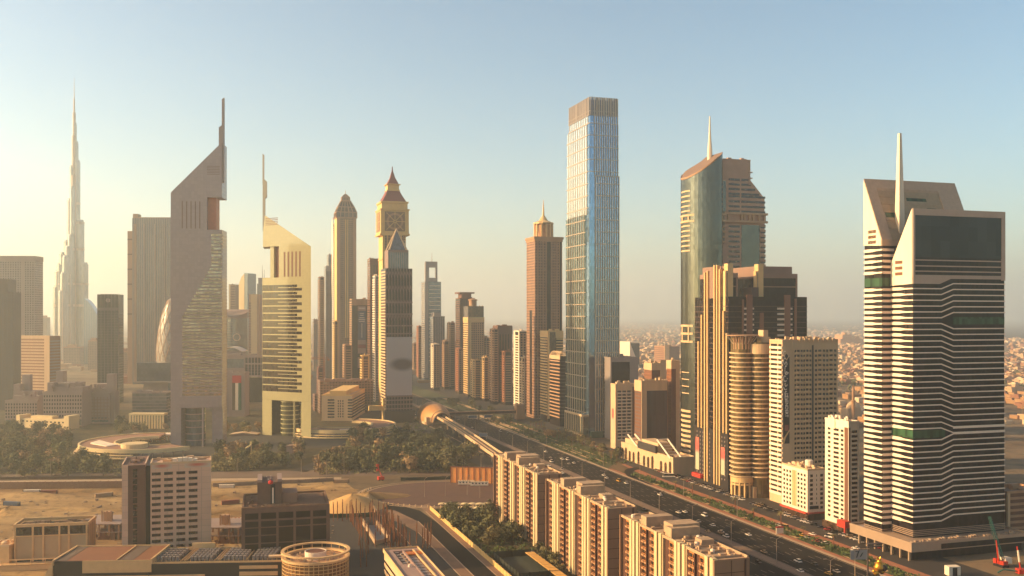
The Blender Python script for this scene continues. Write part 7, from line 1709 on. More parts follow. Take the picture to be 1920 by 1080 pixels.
for i in range(52):
    side = rnd.choice(list(lanes)); u = rnd.choice(lanes[side][0]); v = rnd.uniform(780, 1750) if rnd.random() < .85 else rnd.uniform(560, 780)
    if any(abs(u-q[2]) < 2.6 and abs(v-q[3]) < 9 for q in fx): continue
    fx.append((rnd.choice(['white']*6 + ['silver', 'silver', 'black', 'sand-coloured', 'red', 'dark blue']), rnd.choice(['car', 'car', 'car', 'suv', 'van']), u, v))
cnt = {}
for col, kd, u, v in sorted(fx, key=lambda q: q[3]):
    side = 'far carriageway' if u > 292 else 'near carriageway'; kk = (col, kd, side); cnt[kk] = cnt.get(kk, 0)+1
    x, y = UV(u, v); nm = {'car': 'saloon car', 'suv': 'tall car', 'van': 'van', 'bus': 'bus'}[kd]
    put_car(col, kd, x, y, TH + (0 if u > 292 else pi), '%s %s %s from the nearest on the %s of the highway' % (ORD[cnt[kk]-1], col, nm, side), 'vehicles on the highway')
# parked along the service road and moving on it
pk = []
v = 452
while v < 752:
    if rnd.random() < .80: pk.append((rnd.choice(['white']*4+['silver', 'silver', 'black', 'black', 'sand-coloured', 'red', 'dark blue']), rnd.choice(['car', 'car', 'suv']), 367.2, v, TH+1.0))
    if rnd.random() < .45: pk.append((rnd.choice(['white', 'silver', 'black', 'black']), 'car', 371.5 if v > 560 else 380, v+1, TH+1.2))
    v += 3.6
v = 800
while v < 1000:
    if rnd.random() < .6: pk.append((rnd.choice(['white', 'silver', 'black', 'red']), 'car', 376, v, TH+.9))
    v += 5
cnt = {}
for col, kd, u, v, rz in pk:
    if len(pk) > 150: pass
    kk = (col, kd, v > 760); cnt[kk] = cnt.get(kk, 0)+1; x, y = UV(u, v); nm = {'car': 'saloon car', 'suv': 'tall car'}[kd]
    n_ = cnt[kk]-1; od = ''
    put_car(col, kd, x, y, rz, '%s parked %s %s from the nearest, %s' % (ORD[n_], col, nm, 'before the arched mall' if v > 760 else 'before the row of right-hand towers'), 'cars parked along the service road')
for col, kd, px, py, lab in (('red', 'car', 1530, 1016, 'bright red car crossing the open part of the service road'), ('yellow', 'car', 1503, 1005, 'pale yellow car beside the silver one, left of the bright red car'), ('silver', 'car', 1513, 1009, 'silver car close to the pale yellow one on the service road'), ('white', 'car', 1545, 1020, 'white saloon just right of the bright red car'), ('silver', 'suv', 1459, 986, 'silver tall car by the yellow van on the service road'), ('white', 'car', 1462, 990, 'white saloon below the silver tall car by the yellow van'), ('yellow', 'van', 1471, 990, 'yellow van on the service road before the low white block'), ('white', 'van', 1555, 1008, 'white van standing near the red canopy'), ('white', 'car', 1604, 1029, 'white saloon under the banner post, upper of two'), ('white', 'car', 1600, 1033, 'white saloon under the banner post, lower of two'), ('white', 'bus', 1254, 895, 'white bus turning at the slip road before the spired tower'), ('white', 'car', 1523, 1003, 'white saloon upper right of the bright red car'), ('white', 'suv', 1018, 1026, 'white tall car parked in the gap between two apartment blocks, left one'), ('silver', 'suv', 1023, 1028, 'silver tall car parked in the gap between two apartment blocks, right one')):
    x, y = G(px, py); put_car(col, kd, x, y, TH + (1.2 if kd == 'bus' else .3), lab, 'cars on the service road')

# ================================================================== bottom right corner
x, y = G(1877, 1062); root = empty('mobile_crane', (x, y, 0), .3, 'red and teal lattice-boom crane working by the podium in the bottom right corner', 'crane')
M_cr = paint('crane_red', (.55, .07, .025), .5, .15, .4); M_ct = paint('crane_teal', (.06, .20, .17), .5, .15, .4)
m = MB(); [m.box(s_*1.6-.5, s_*1.6+.5, -3.4, 3.4, 0, 1.1) for s_ in (-1, 1)]; m.box(-1.4, 1.4, -2, 2, .8, 1.4); m.build('track', W_dark, root)
m = MB(); m.box(-1.6, 1.6, -3.2, 2.6, 1.4, 3.2); m.box(-2.2, -.9, 1.2, 3.2, 1.4, 3.9); m.build('body', M_cr, root); m = MB(); m.box(1.0, 5.4, -2, 2, 1.6, 4.6); m.build('counterweight', W_white, root)
m = MB(); p0, p1 = Vector((1.0, 0, 3)), Vector((-7.8, 0, 27))
for sx in (-.8, .8):
    for sy in (-.8, .8): m.tube(p0+Vector((sx, sy, 0)), p1+Vector((sx*.5, sy*.5, 0)), .16, seg=4)
for k in range(16):
    a_, b_ = p0.lerp(p1, k/16), p0.lerp(p1, (k+1)/16); m.tube(a_+Vector((-.8, -.8, 0)), b_+Vector((.7, -.7, 0)), .10, seg=3); m.tube(a_+Vector((.8, -.8, 0)), b_+Vector((-.7, -.7, 0)), .10, seg=3); m.tube(a_+Vector((.8, -.8, 0)), b_+Vector((.7, .7, 0)), .10, seg=3)
m.build('boom', M_ct, root)
m = MB(); m.tube((-1.4, 0, 1.8), (-4.2, -1, 14.5), .55, .35, 5); m.tube((-1.0, .6, 1.8), (-2.4, .5, 11), .4, .3, 5); m.build('mast', M_cr, root); m = MB(); m.tube((-1.8, -.6, 5), (-3.0, -.6, 10.5), .45, seg=6); m.build('cylinder', W_white, root)
m = MB(); m.tube((-7.8, 0, 27), (-7.8, 0, 14), .06, seg=3); m.tube((-4.2, -1, 14.5), (-7.8, 0, 27), .08, seg=3); m.build('cable', W_dark, root)
x, y = G(1914, 1075); root = empty('mobile_crane', (x, y, 0), 0, 'second red crane mast at the very right edge, leaning the other way', 'crane'); m = MB(); m.tube((0, 0, 1), (-2, 0, 14), .5, .35, 5); m.build('mast', M_cr, root); m = MB(); m.box(-1.8, 1.8, -2, 2, 0, 2.4); m.build('body', M_cr, root); m = MB(); m.tube((-1, -.6, 6), (-1.8, -.6, 12), .5, seg=6); m.build('cylinder', W_white, root); m = MB(); m.tube((-1, 0, 1), (-9, 0, 2), .4, seg=5); m.tube((-9, 0, 2), (-12, 0, .4), .4, seg=5); m.build('arm', M_ct, root)
M_au = paint('gold_leaf', (.62, .38, .07), .35, .15, .5, metal=.7)
x, y = G(1648, 1100); root = empty('gold_sculpture', (x, y, 0), TH, 'bulbous gold ornament raised on a post beside the highway', 'sculpture')
m = MB(); m.lathe(0, 0, ((.5, 0), (.4, 6)), 8); m.build('post', W_dark, root)
rnd = random.Random(4); m = MB()
for cx_, cz_, r_ in ((0, 9.8, 2.6), (-1.9, 7.2, 1.5), (1.6, 7.4, 1.4), (0, 12.4, 1.3), (-3.2, 8.0, .9), (2.2, 10.6, 1.2)):
    m.lathe(cx_, rnd.uniform(-.4, .4), [(max(.02, r_*sin(pi*i/8)*(1+.12*sin(i*2.2))), cz_ - r_*cos(pi*i/8)) for i in range(9)], 12)
m.build('ornament', M_au, root, smooth=True); m = MB(); m.lathe(1.3, -2.2, [(max(.02, 1.5*sin(pi*i/6)), 9.6-1.7*cos(pi*i/6)) for i in range(7)], 10); m.build('dark_disc', W_dark, root); m = MB(); m.tube((-.7, 0, 13.2), (-1.1, 0, 15), .5, .3); m.tube((.7, 0, 13.2), (1.0, 0, 14.6), .5, .3); m.build('finial', M_au, root)
x, y = G(1603, 1092); root = empty('banner_post', (x, y, 0), .1, 'slim post carrying a grey-white banner with black brush marks, left of the gold ornament', 'banner post'); m = MB(); m.lathe(0, 0, ((.16, 0), (.14, 17.5)), 6); m.box(-2.8, 7.5, -.1, .1, 16.6, 16.8); m.build('post', W_cream, root); m = MB(); m.box(-2.4, 6.4, -.06, .06, 11.4, 16.2); bn = m.build('banner', paint('banner_grey', (.40, .38, .36), .7, .1, .2), root)
m = MB(); m.loft([[(.6, y_, 12.4), (1.1, y_, 12.4), (2.2, y_, 15.4), (1.5, y_, 15.4)] for y_ in (-.14, -.05)]); m.loft([[(2.4, y_, 12.6), (3.2, y_, 12.9), (4.4, y_, 15.0), (3.6, y_, 14.6)] for y_ in (-.14, -.05)]); m.loft([[(.1, y_, 15.2), (2.6, y_, 15.6), (2.6, y_, 15.9), (.1, y_, 15.5)] for y_ in (-.15, -.05)]); m.build('brush_mark', W_dark, bn)
x, y = G(1627, 1088); root = empty('dark_lamp_post', (x, y, 0), .2, 'thick dark lamp post with paired heads, between the banner and the gold ornament', 'lamp post'); m = MB(); m.lathe(0, 0, ((.5, 0), (.38, 18)), 8); m.build('pole', MATS['slate_line'], root); m = MB(); m.box(-.4, 8, -.8, .8, 18, 18.6); m.box(-.4, 8, -.5, .5, 16.6, 17.2); m.build('lamp_head', MATS['slate_line'], root)
x, y = G(1462, 1002); root = empty('notice_board', (x, y, 0), .2, 'white notice board with a red top on the planted strip by the service road', 'sign'); m = MB(); m.box(-2.4, 2.4, -.3, .3, .6, 4.0); m.build('board', W_white, root); m = MB(); m.box(-2.4, 2.4, -.32, .32, 4.0, 4.8); m.build('top_band', MATS['red_canopy'], root); m = MB(); [m.box(x_-.1, x_+.1, -.1, .1, 0, .6) for x_ in (-2, 2)]; m.build('leg', W_dark, root)
x, y = G(1786, 1078); root = empty('site_cabin', (x, y, 0), .15, 'white open-fronted site cabin at the bottom edge below the striped tower', 'cabin'); m = MB(); m.box(-3.2, -1.2, -2, 2, 0, 4.2); m.box(1.6, 3.2, -2, 2, 0, 4.2); m.box(-3.2, 3.2, -2, 2, 4.2, 4.7); m.build('wall', W_white, root); m = MB(); m.box(-1.2, 1.6, -1.6, 1.8, 0, 4.2); m.build('door', W_dark, root)
x, y = G(714, 901); root = empty('red_roadworks_machine', (x, y, 0), .5, 'small orange-red machine with a raised arm by the road junction above the sand heap', 'machine'); m = MB(); m.box(-2.5, 2.5, -1.5, 1.5, .8, 3.4); m.build('body', M_cr, root); m = MB(); m.tube((1, 0, 3), (-1.5, 0, 9), .4); m.tube((-1.5, 0, 9), (-2.6, 0, 12), .4); m.build('arm', M_cr, root); m = MB(); m.box(-3.8, -1.6, -.4, .4, 11.5, 13.5); m.box(-3.6, -1.4, -.4, .4, 7.8, 9.6); m.build('sign_board', M_cr, root); m = MB(); [m.lathe(s_*1.6, 0, ((.8, 0), (.8, .8)), 8) for s_ in (-1, 1)]; m.build('wheel', W_dark, root)
# bollards round the lot
m = MB(); m.lathe(0, 0, ((.3, 0), (.3, .9), (.12, 1.15)), 6); bo = m.build('bollard', W_cream); nb = 90
for i in range(nb):
    t = 2*pi*i/nb; r_ = 65.2
    if sin(t) > .35: continue
    o = bo if 'label' not in bo else bo.copy()
    if o is not bo: COL.objects.link(o)
    o.location = (ox+r_*cos(t), oy+r_*50/62*sin(t), 0); o.scale = (1.5, 1.5, 1.3); tag(o, 'small pale bollard round the oval lot', 'bollard', 'bollards round the oval lot')
# bare palm trunks waiting on the plaza
PT = []
for k in range(4):
    rnd = random.Random(40+k); m = MB(); hh = 9+k*1.3; x = y = 0; pts = [(0, 0, 0)]
    for j in range(4): x += rnd.uniform(-.25, .25); y += rnd.uniform(-.25, .25); pts.append((x, y, hh*(j+1)/4))
    for p, q in zip(pts, pts[1:]): m.tube(p, q, .34, .30, 6)
    top = m.build('bare_palm', paint('palm_bark', (.27, .125, .06), .9, .3, 1.5)); m = MB()
    for j in range(5): m.tube(pts[-1], (x+rnd.uniform(-.5, .5), y+rnd.uniform(-.5, .5), hh+rnd.uniform(.8, 1.8)), .12, .05, 4)
    c_ = m.build('cut_fronds', paint('dry_frond', (.20, .12, .05), .9, .3, 1), top); PT.append(top)
rnd = random.Random(9); done = set(); sp = []
for row in range(5):      # dense rows right of the basin
    for j in range(9): sp.append(('in the dense rows beside the basin', UV(100+row*2.6+rnd.uniform(-.5, .5), 540+j*10+rnd.uniform(-3, 3))))
for i in range(12): sp.append(('in the line along the basin path', G(655+i*3.2+rnd.uniform(-2, 2), 975+i*4.2)))
for i in range(10): sp.append(('in the short line by the green barrier', G(625+i*8.5, 973+rnd.uniform(0, 6))))
for i in range(12): sp.append(('in the court behind the round building', G(672+rnd.uniform(0, 90), 1020+rnd.uniform(0, 45))))
for i in range(8): sp.append(('in the knot above the grey-roofed building', G(783+rnd.uniform(-6, 28), 1022+rnd.uniform(-4, 10))))
for i, (where, (x, y)) in enumerate(sp):
    k = rnd.randrange(4); src = PT[k]
    if k not in done: o = src; done.add(k)
    else: o = copy_tree(src)
    o.location = (x, y, 0); o.rotation_euler = (0, 0, rnd.uniform(0, 6)); tag(o, 'bare reddish palm trunk ' + where, 'palm trunk', 'bare palm trunks on the plaza')
for k in range(4):
    if k not in done: copyo = PT[k]; tag(copyo, 'bare reddish palm trunk standing alone by the street', 'palm trunk'); copyo.location = UV(118, 520+k*6) + (0,)
# ================================================================== trees
def leaf_mat(name, rgb, var=.35):
    m, t, b = _nodes(name); N = t.nodes.new; L = t.links.new
    tc = N('ShaderNodeTexCoord'); n1 = N('ShaderNodeTexNoise'); n1.inputs['Scale'].default_value = .5; L(tc.outputs['Object'], n1.inputs['Vector'])
    oi = N('ShaderNodeObjectInfo'); mr = N('ShaderNodeMapRange'); mr.inputs[3].default_value = .7; mr.inputs[4].default_value = 1.4; L(oi.outputs['Random'], mr.inputs[0])
    m2 = N('ShaderNodeMapRange'); m2.inputs[1].default_value = .3; m2.inputs[2].default_value = .7; m2.inputs[3].default_value = 1-var; m2.inputs[4].default_value = 1+var; L(n1.outputs['Fac'], m2.inputs[0])
    mu = N('ShaderNodeMath'); mu.operation = 'MULTIPLY'; L(mr.outputs[0], mu.inputs[0]); L(m2.outputs[0], mu.inputs[1])
    sc_ = N('ShaderNodeVectorMath'); sc_.operation = 'SCALE'; sc_.inputs[0].default_value = rgb; L(mu.outputs[0], sc_.inputs['Scale']); L(sc_.outputs[0], b.inputs['Base Color'])
    b.inputs['Roughness'].default_value = .85; b.inputs['Specular IOR Level'].default_value = .15; return m
LM = [leaf_mat('foliage_dark', (.10, .085, .033)), leaf_mat('foliage_olive', (.17, .125, .048)), leaf_mat('foliage_rust', (.23, .13, .06))]
M_trunk = paint('tree_bark', (.12, .08, .05), .9, .3, 1)
def tree_proto(seed, mat, hgt, rad, nl=420, name='park_tree'):
    rnd = random.Random(seed); root = empty(name, (0, 0, 0)); m = MB(); zb = hgt*.28
    m.tube((0, 0, 0), (0, 0, zb), .32, .24, 6); cl = []
    for i in range(13):
        t = rnd.uniform(0, 2*pi); rr = rad*rnd.uniform(.1, .75); z = zb + (hgt-zb)*rnd.uniform(.05, .85); q = 1 - .5*abs((z-zb)/(hgt-zb)-.4)
        cl.append((rr*q*cos(t), rr*q*sin(t), z, rad*rnd.uniform(.28, .50)))
    for c in cl[:6]: m.tube((0, 0, zb*.9), (c[0], c[1], c[2]), .16, .07, 4)
    m.build('trunk', M_trunk, root); m = MB()
    for i in range(nl):
        c = rnd.choice(cl); d = Vector((rnd.gauss(0, 1), rnd.gauss(0, 1), rnd.gauss(0, 1))).normalized(); p = Vector(c[:3]) + d*c[3]*rnd.uniform(.55, 1.08)
        n = (d + Vector((rnd.gauss(0, .5), rnd.gauss(0, .5), rnd.gauss(.3, .5)))).normalized(); a_ = n.orthogonal().normalized(); b_ = n.cross(a_); s_ = rad*rnd.uniform(.075, .17); w_ = rnd.uniform(0, 6.28)
        a2, b2 = a_*cos(w_)+b_*sin(w_), b_*cos(w_)-a_*sin(w_)
        m.quad(tuple(p+a2*s_), tuple(p+b2*s_*.8+n*s_*.2), tuple(p-a2*s_*1.1), tuple(p-b2*s_*.7-n*s_*.15))
    me = bpy.data.meshes.new('crown'); me.from_pydata(m.v, [], m.f); me.materials.append(mat); o = bpy.data.objects.new('crown', me); COL.objects.link(o); o.parent = root
    return root
KINDS_ = [('broad dark green tree', LM[0], 10.5, 5.8), ('round olive tree', LM[1], 9.5, 5.2), ('tall dark green tree', LM[0], 12.5, 4.8), ('rust-tinted tree', LM[2], 9.0, 5.0), ('low olive tree', LM[1], 6.0, 4.4), ('loose dark tree', LM[0], 9.0, 5.4)]
TP = [tree_proto(100+i, mt, hg, rd) for i, (nm, mt, hg, rd) in enumerate(KINDS_)]; tused = [False]*len(TP)
def put_tree(k, x, y, s, where, grp):
    o = TP[k] if not tused[k] else copy_tree(TP[k]); tused[k] = True
    o.location = (x, y, -.1); o.rotation_euler = (0, 0, rnd.uniform(0, 6.28)); s *= 1.3; o.scale = (s, s, s*rnd.uniform(.85, 1.05)); tag(o, KINDS_[k][0] + ' ' + where, 'tree', grp)
rnd = random.Random(77)
def inside(px, py, poly):
    c = False
    for (x0, y0), (x1, y1) in zip(poly, poly[1:]+poly[:1]):
        if (y0 > py) != (y1 > py) and px < (x1-x0)*(py-y0)/(y1-y0)+x0: c = not c
    return c
def grove(poly, n, where, grp, kinds, smin=.8, smax=1.25, sep=5.0, tries=40):
    pts = []; xs = [p[0] for p in poly]; ys = [p[1] for p in poly]
    for i in range(n):
        for _ in range(tries):
            px, py = rnd.uniform(min(xs), max(xs)), rnd.uniform(min(ys), max(ys))
            if not inside(px, py, poly): continue
            x, y = G(px, py)
            if all((x-a_)**2+(y-b_)**2 > sep*sep for a_, b_ in pts): break
        else: continue
        pts.append((x, y)); put_tree(rnd.choice(kinds), x, y, rnd.uniform(smin, smax), where, grp)
grove([(-20, 845), (60, 838), (105, 842), (140, 870), (228, 882), (228, 893), (-20, 896)], 50, 'in the front thicket of the left park', 'trees of the left park', [0, 0, 1, 2, 3, 5, 1])
grove([(-20, 806), (60, 803), (130, 815), (128, 850), (-20, 850)], 40, 'in the back thicket of the left park', 'trees of the left park', [0, 1, 2, 3, 5])
grove([(215, 798), (318, 795), (318, 812), (215, 815)], 14, 'behind the great curving deck', 'trees of the left park', [0, 1, 3, 5], .7, 1.0)
grove([(418, 806), (490, 806), (490, 815), (418, 816)], 9, 'in the gap between the two forked towers', 'trees between the forked towers', [1, 3, 5], .7, 1.0)
grove([(400, 850), (470, 850), (470, 884), (400, 884)], 16, 'right behind the beige hotel block', 'trees of the middle park', [0, 1, 3, 4, 5])
grove([(470, 850), (575, 848), (560, 878), (480, 884)], 13, 'round the grey service hut', 'trees of the middle park', [0, 1, 3, 5])
grove([(590, 866), (700, 858), (815, 858), (880, 868), (870, 886), (600, 891)], 58, 'in the thicket before the shell station', 'trees of the middle park', [0, 0, 2, 5, 1, 0, 3], .85, 1.35)
grove([(680, 812), (790, 806), (830, 825), (900, 852), (880, 866), (700, 856), (620, 850)], 42, 'in the thicket beside the viaduct', 'trees of the middle park', [0, 1, 2, 3, 5, 0])
grove([(826, 972), (850, 968), (925, 975), (925, 1000), (985, 1015), (960, 1024), (895, 1022), (860, 1000)], 28, 'in the shady garden by the apartments', 'trees of the apartment garden', [0, 0, 1, 2, 5], .65, .95, 4)
grove([(1010, 1034), (1050, 1062), (1060, 1080), (1030, 1072), (1005, 1050)], 7, 'in the hedge row along the apartments', 'trees of the apartment garden', [4, 0], .5, .7, 3)
def uvgrove(ua, ub, va, vb, n, where, grp, kinds, smin=.5, smax=.9):
    for i in range(n):
        x, y = UV(rnd.uniform(ua, ub), rnd.uniform(va, vb)); put_tree(rnd.choice(kinds), x, y, rnd.uniform(smin, smax), where, grp)
uvgrove(352, 372, 800, 1000, 20, 'on the frontage before the arched mall', 'trees of the frontage', [1, 4, 5, 3])
uvgrove(338, 372, 1000, 1500, 16, 'on the frontage before the blue tower', 'trees of the frontage', [0, 1, 5], .6, 1.0)
uvgrove(205, 245, 1200, 1700, 10, 'beyond the shell station', 'trees beyond the station', [0, 1, 5], .7, 1.1)
# palms
def palm_proto(seed, hgt):
    rnd_ = random.Random(seed); root = empty('palm_tree', (0, 0, 0)); m = MB(); m.tube((0, 0, 0), (.2, .1, hgt), .26, .2, 6); m.build('trunk', MATS['palm_bark'], root); m = MB()
    for i in range(18):
        t = 2*pi*i/18 + rnd_.uniform(-.2, .2); el = rnd_.uniform(-.1, .9); L_ = rnd_.uniform(2.2, 3.2); prev = None
        for j in range(5):
            s_ = j/4; r_ = L_*s_; z = hgt + L_*(sin(el)*s_ - .75*s_*s_); w_ = .34*(1-s_*.8); p = Vector((.2+r_*cos(t)*cos(el*.5), .1+r_*sin(t)*cos(el*.5), z)); q = Vector((-sin(t), cos(t), -.35))*w_; q2 = Vector((sin(t), -cos(t), -.35))*w_
            if prev: m.quad(tuple(prev[0]), tuple(prev[0]+prev[1]), tuple(p+q), tuple(p)); m.quad(tuple(prev[0]), tuple(prev[0]+prev[2]), tuple(p+q2), tuple(p))
            prev = (p, q, q2)
    me = bpy.data.meshes.new('fronds'); me.from_pydata(m.v, [], m.f); me.materials.append(LM[1]); o = bpy.data.objects.new('fronds', me); COL.objects.link(o); o.parent = root; return root
PP = [palm_proto(7, 8.5), palm_proto(8, 6.5)]; pu = [False, False]
spp = [(UV(rnd.uniform(356, 384), rnd.uniform(930, 1080)), 'at the foot of the blue tower', 'palms by the blue tower') for i in range(34)] + [(UV(rnd.uniform(350, 366), rnd.uniform(800, 930)), 'on the frontage before the arched mall', 'palms before the mall') for i in range(8)] + [(G(853+rnd.uniform(-26, 60), 968+rnd.uniform(-6, 14)), 'in the shady apartment garden', 'palms of the apartment garden') for i in range(8)] + [(UV(338+rnd.uniform(0, 6), 470+i*27), 'on the sand beds beside the highway', 'palms on the roadside strip') for i in range(8)]
for i, ((x, y), where, grp) in enumerate(spp):
    k = i % 2; o = PP[k] if not pu[k] else copy_tree(PP[k]); pu[k] = True; s_ = rnd.uniform(.85, 1.2); o.location = (x, y, 0); o.rotation_euler = (0, 0, rnd.uniform(0, 6)); o.scale = (s_, s_, s_); tag(o, ('tall' if k == 0 else 'short') + ' feathery palm ' + where, 'palm', grp)
# roadside shrubs as ground cover, litter of the site
def scatter(name, polyuv, n, mat, smin, smax, seed, kind='stuff'):
    r2 = random.Random(seed); m = MB()
    for i in range(n):
        ua, ub, va, vb = polyuv[r2.randrange(len(polyuv))]; x, y = UV(r2.uniform(ua, ub), r2.uniform(va, vb)); s_ = r2.uniform(smin, smax); h_ = s_*r2.uniform(.4, 1.0)
        for q in range(7):
            t = r2.uniform(0, 6.28); p = Vector((x+s_*.6*cos(t), y+s_*.6*sin(t), h_*r2.uniform(.3, 1))); a_ = Vector((r2.gauss(0, 1), r2.gauss(0, 1), r2.gauss(0, .6))).normalized()*s_*.5; b_ = a_.cross(Vector((r2.gauss(0, 1), r2.gauss(0, 1), 1))).normalized()*s_*.4
            m.quad(tuple(p+a_), tuple(p+b_), tuple(p-a_), tuple(p-b_))
    me = bpy.data.meshes.new(name); me.from_pydata(m.v, [], m.f); me.materials.append(mat); o = bpy.data.objects.new(name, me); COL.objects.link(o); tag(o, kind=kind); return o
tag(scatter('ground_cover', [(336.5, 346, 330, 735), (336.5, 346, 330, 735), (333, 366, 790, 1100), (333, 366, 800, 1500), (229, 252, 900, 1500), (146, 178, 510, 640)], 2200, leaf_mat('shrub_green', (.085, .10, .03)), .7, 2.0, 5), 'low dark planting on the strips beside the highway', 'planting')
def px_scatter(name, polys, n, mat, smin, smax, seed, hmax=3.0):
    r2 = random.Random(seed); m = MB(); k = 0
    while k < n:
        poly = polys[r2.randrange(len(polys))]; xs = [p[0] for p in poly]; ys = [p[1] for p in poly]; px, py = r2.uniform(min(xs), max(xs)), r2.uniform(min(ys), max(ys))
        if not inside(px, py, poly): continue
        k += 1; x, y = G(px, py); s_ = r2.uniform(smin, smax); hh = r2.uniform(.4, hmax)
        for q in range(12):
            t = r2.uniform(0, 6.28); w = s_*sqrt(r2.random()); p = Vector((x+w*cos(t), y+w*sin(t), hh*r2.uniform(.1, 1)*(1-.5*w/s_))); a_ = Vector((r2.gauss(0, 1), r2.gauss(0, 1), r2.gauss(0, .5))).normalized()*s_*.28; b_ = a_.cross(Vector((r2.gauss(0, 1), r2.gauss(0, 1), 1))).normalized()*s_*.22
            m.quad(tuple(p+a_), tuple(p+b_), tuple(p-a_), tuple(p-b_))
    me = bpy.data.meshes.new(name); me.from_pydata(m.v, [], m.f); me.materials.append(mat); o = bpy.data.objects.new(name, me); COL.objects.link(o); return o
tag(px_scatter('undergrowth', [[(-20, 845), (60, 838), (130, 838), (228, 868), (228, 890), (-20, 893)], [(-20, 806), (60, 803), (130, 815), (128, 850), (-20, 850)], [(400, 850), (470, 850), (470, 882), (400, 882)], [(590, 866), (700, 858), (815, 858), (880, 868), (870, 885), (600, 889)], [(680, 812), (790, 806), (830, 825), (900, 852), (880, 866), (700, 856), (620, 850)]], 1300, LM[1], 2.0, 4.5, 17, 4.0), 'brown-green undergrowth filling the park between the trees', 'undergrowth', kind='stuff')
m = MB(); r2 = random.Random(8)
for i in range(520):
    px, py = r2.uniform(-20, 640), r2.uniform(905, 1060)
    if 640 - (py-905)*.2 < px: continue
    x, y = G(px, py); s_ = r2.uniform(.3, 1.6); m.box(x, x+s_, y, y+s_*r2.uniform(.5, 2), -.1, s_*r2.uniform(.2, .9))
tag(m.build('rubble', M_conc), 'rubble and building litter strewn over the sandy site', 'rubble', kind='stuff')

# ================================================================== the low city towards the sea
HM = [paint('house_sand', (.42, .28, .16), .85, .12, .05), paint('house_cream', (.54, .40, .26), .85, .1, .05), paint('house_rose', (.34, .19, .12), .85, .12, .05), paint('house_white', (.62, .52, .38), .85, .1, .05)]
HP = []
for k in range(6):
    r2 = random.Random(60+k); w, d, hh = r2.uniform(10, 20), r2.uniform(10, 20), r2.choice([5, 7, 7, 8, 10]); m = MB(); m.box(-w/2, w/2, -d/2, d/2, 0, hh); m.parapet((-w/2, w/2, -d/2, d/2), hh, .9, .4, .1); m.box(-w*.3, w*.15, -d*.2, d*.3, hh-.1, hh+3); m.box(w/2, w/2+4, -d*.3, d*.3, 0, hh*.5)
    m.box(-w*.35, -w*.1, -d/2-.15, -d/2+.1, 1.2, 3); m.box(w*.1, w*.3, -d/2-.15, -d/2+.1, 1.2, 3)
    HP.append(m.build('house', HM[k % 4]))
bands = [((1165, 1275), 'between blue and spired towers'), ((1514, 1616), 'between finned and striped towers'), ((1880, 1925), 'beyond the striped tower'), ((905, 1000), 'beyond the domed tan tower')]
rnd = random.Random(31); k = 0; hused = [False]*6
for (xa, xb), where in bands:
    n = {1165: 96, 1514: 84, 1880: 46, 905: 24}[xa]
    for i in range(n):
        py = 612 + 92*rnd.random()**1.6 if xa != 905 else rnd.uniform(594, 618)
        if xa == 1880: py = 630 + 130*rnd.random()**1.4
        px = rnd.uniform(xa-8, xb+8); x, y = G(px, py); q = rnd.randrange(6); o = HP[q] if not hused[q] else HP[q].copy()
        if hused[q]: COL.objects.link(o)
        hused[q] = True; s_ = rnd.uniform(.8, 1.3); o.location = (x, y, 0); o.rotation_euler = (0, 0, TH + rnd.choice([0, pi/2, pi]) + rnd.uniform(-.15, .15)); o.scale = (s_, s_, s_)
        tag(o, '%s low house %s' % (['sand-coloured', 'cream', 'rose', 'white'][q % 4], where), 'house', 'houses of the far district')
def city(name, lab, n, pxr, pyr, seed, hmax=9, big=1.0, pw=1.5):
    r2 = random.Random(seed); m = MB(); mi = []
    for i in range(n):
        py = pyr[0] + (pyr[1]-pyr[0])*r2.random()**pw; px = r2.uniform(*pxr); x, y = G(px, py)
        if toUV(x, y)[0] < 500 and x > 0: continue
        if x > 2200 and y > 4300 and x > 2950 - (y-4600)*.1: continue
        w, d, hh = r2.uniform(7, 17)*big, r2.uniform(7, 17)*big, r2.uniform(4, hmax); t = TH + r2.uniform(-.2, .2); c_, s_ = cos(t), sin(t)
        def R_(a_, b_): return (x+a_*c_-b_*s_, y+a_*s_+b_*c_)
        m.prism([R_(-w, -d), R_(w, -d), R_(w, d), R_(-w, d)], 0, hh)
        if r2.random() < .6: m.prism([R_(-w*.5, -d*.4), R_(w*.3, -d*.4), R_(w*.3, d*.5), R_(-w*.5, d*.5)], hh-.1, hh+3); mi += [i % 4]*6
        mi += [i % 4]*6
    o = m.build(name, HM); o.data.polygons.foreach_set('material_index', mi[:len(o.data.polygons)]); return tag(o, lab, 'houses', kind='stuff')
city('distant_houses', 'countless low pale houses spreading to the sea', 8500, (880, 2150), (597, 720), 11, 8, .8)
city('nearer_houses', 'low pale houses between the main road towers and the far district', 520, (1150, 2150), (700, 800), 19, 8, .8, 1.0)
city('distant_houses_inland', 'low pale buildings fading into the haze behind the left towers', 700, (-150, 880), (625, 720), 12, 14)
m = MB(); r2 = random.Random(14)
for i in range(3600):
    py = 600 + 140*r2.random()**1.5; px = r2.uniform(880, 2100); x, y = G(px, py)
    if x > 2200 and y > 4300: continue
    for q in range(4):
        s_ = r2.uniform(2.5, 6); p = Vector((x+r2.uniform(-9, 9), y+r2.uniform(-9, 9), r2.uniform(2, 7))); a_ = Vector((r2.gauss(0, 1), r2.gauss(0, 1), r2.gauss(0, .5))).normalized()*s_; b_ = Vector((r2.gauss(0, .4), r2.gauss(0, .4), 1)).normalized()*s_*.8
        m.quad(tuple(p+a_), tuple(p+b_), tuple(p-a_), tuple(p-b_))
me = bpy.data.meshes.new('distant_greenery'); me.from_pydata(m.v, [], m.f); me.materials.append(LM[0]); o = bpy.data.objects.new('distant_greenery', me); COL.objects.link(o); tag(o, 'scattered dark garden trees between the far houses', 'trees', kind='stuff')
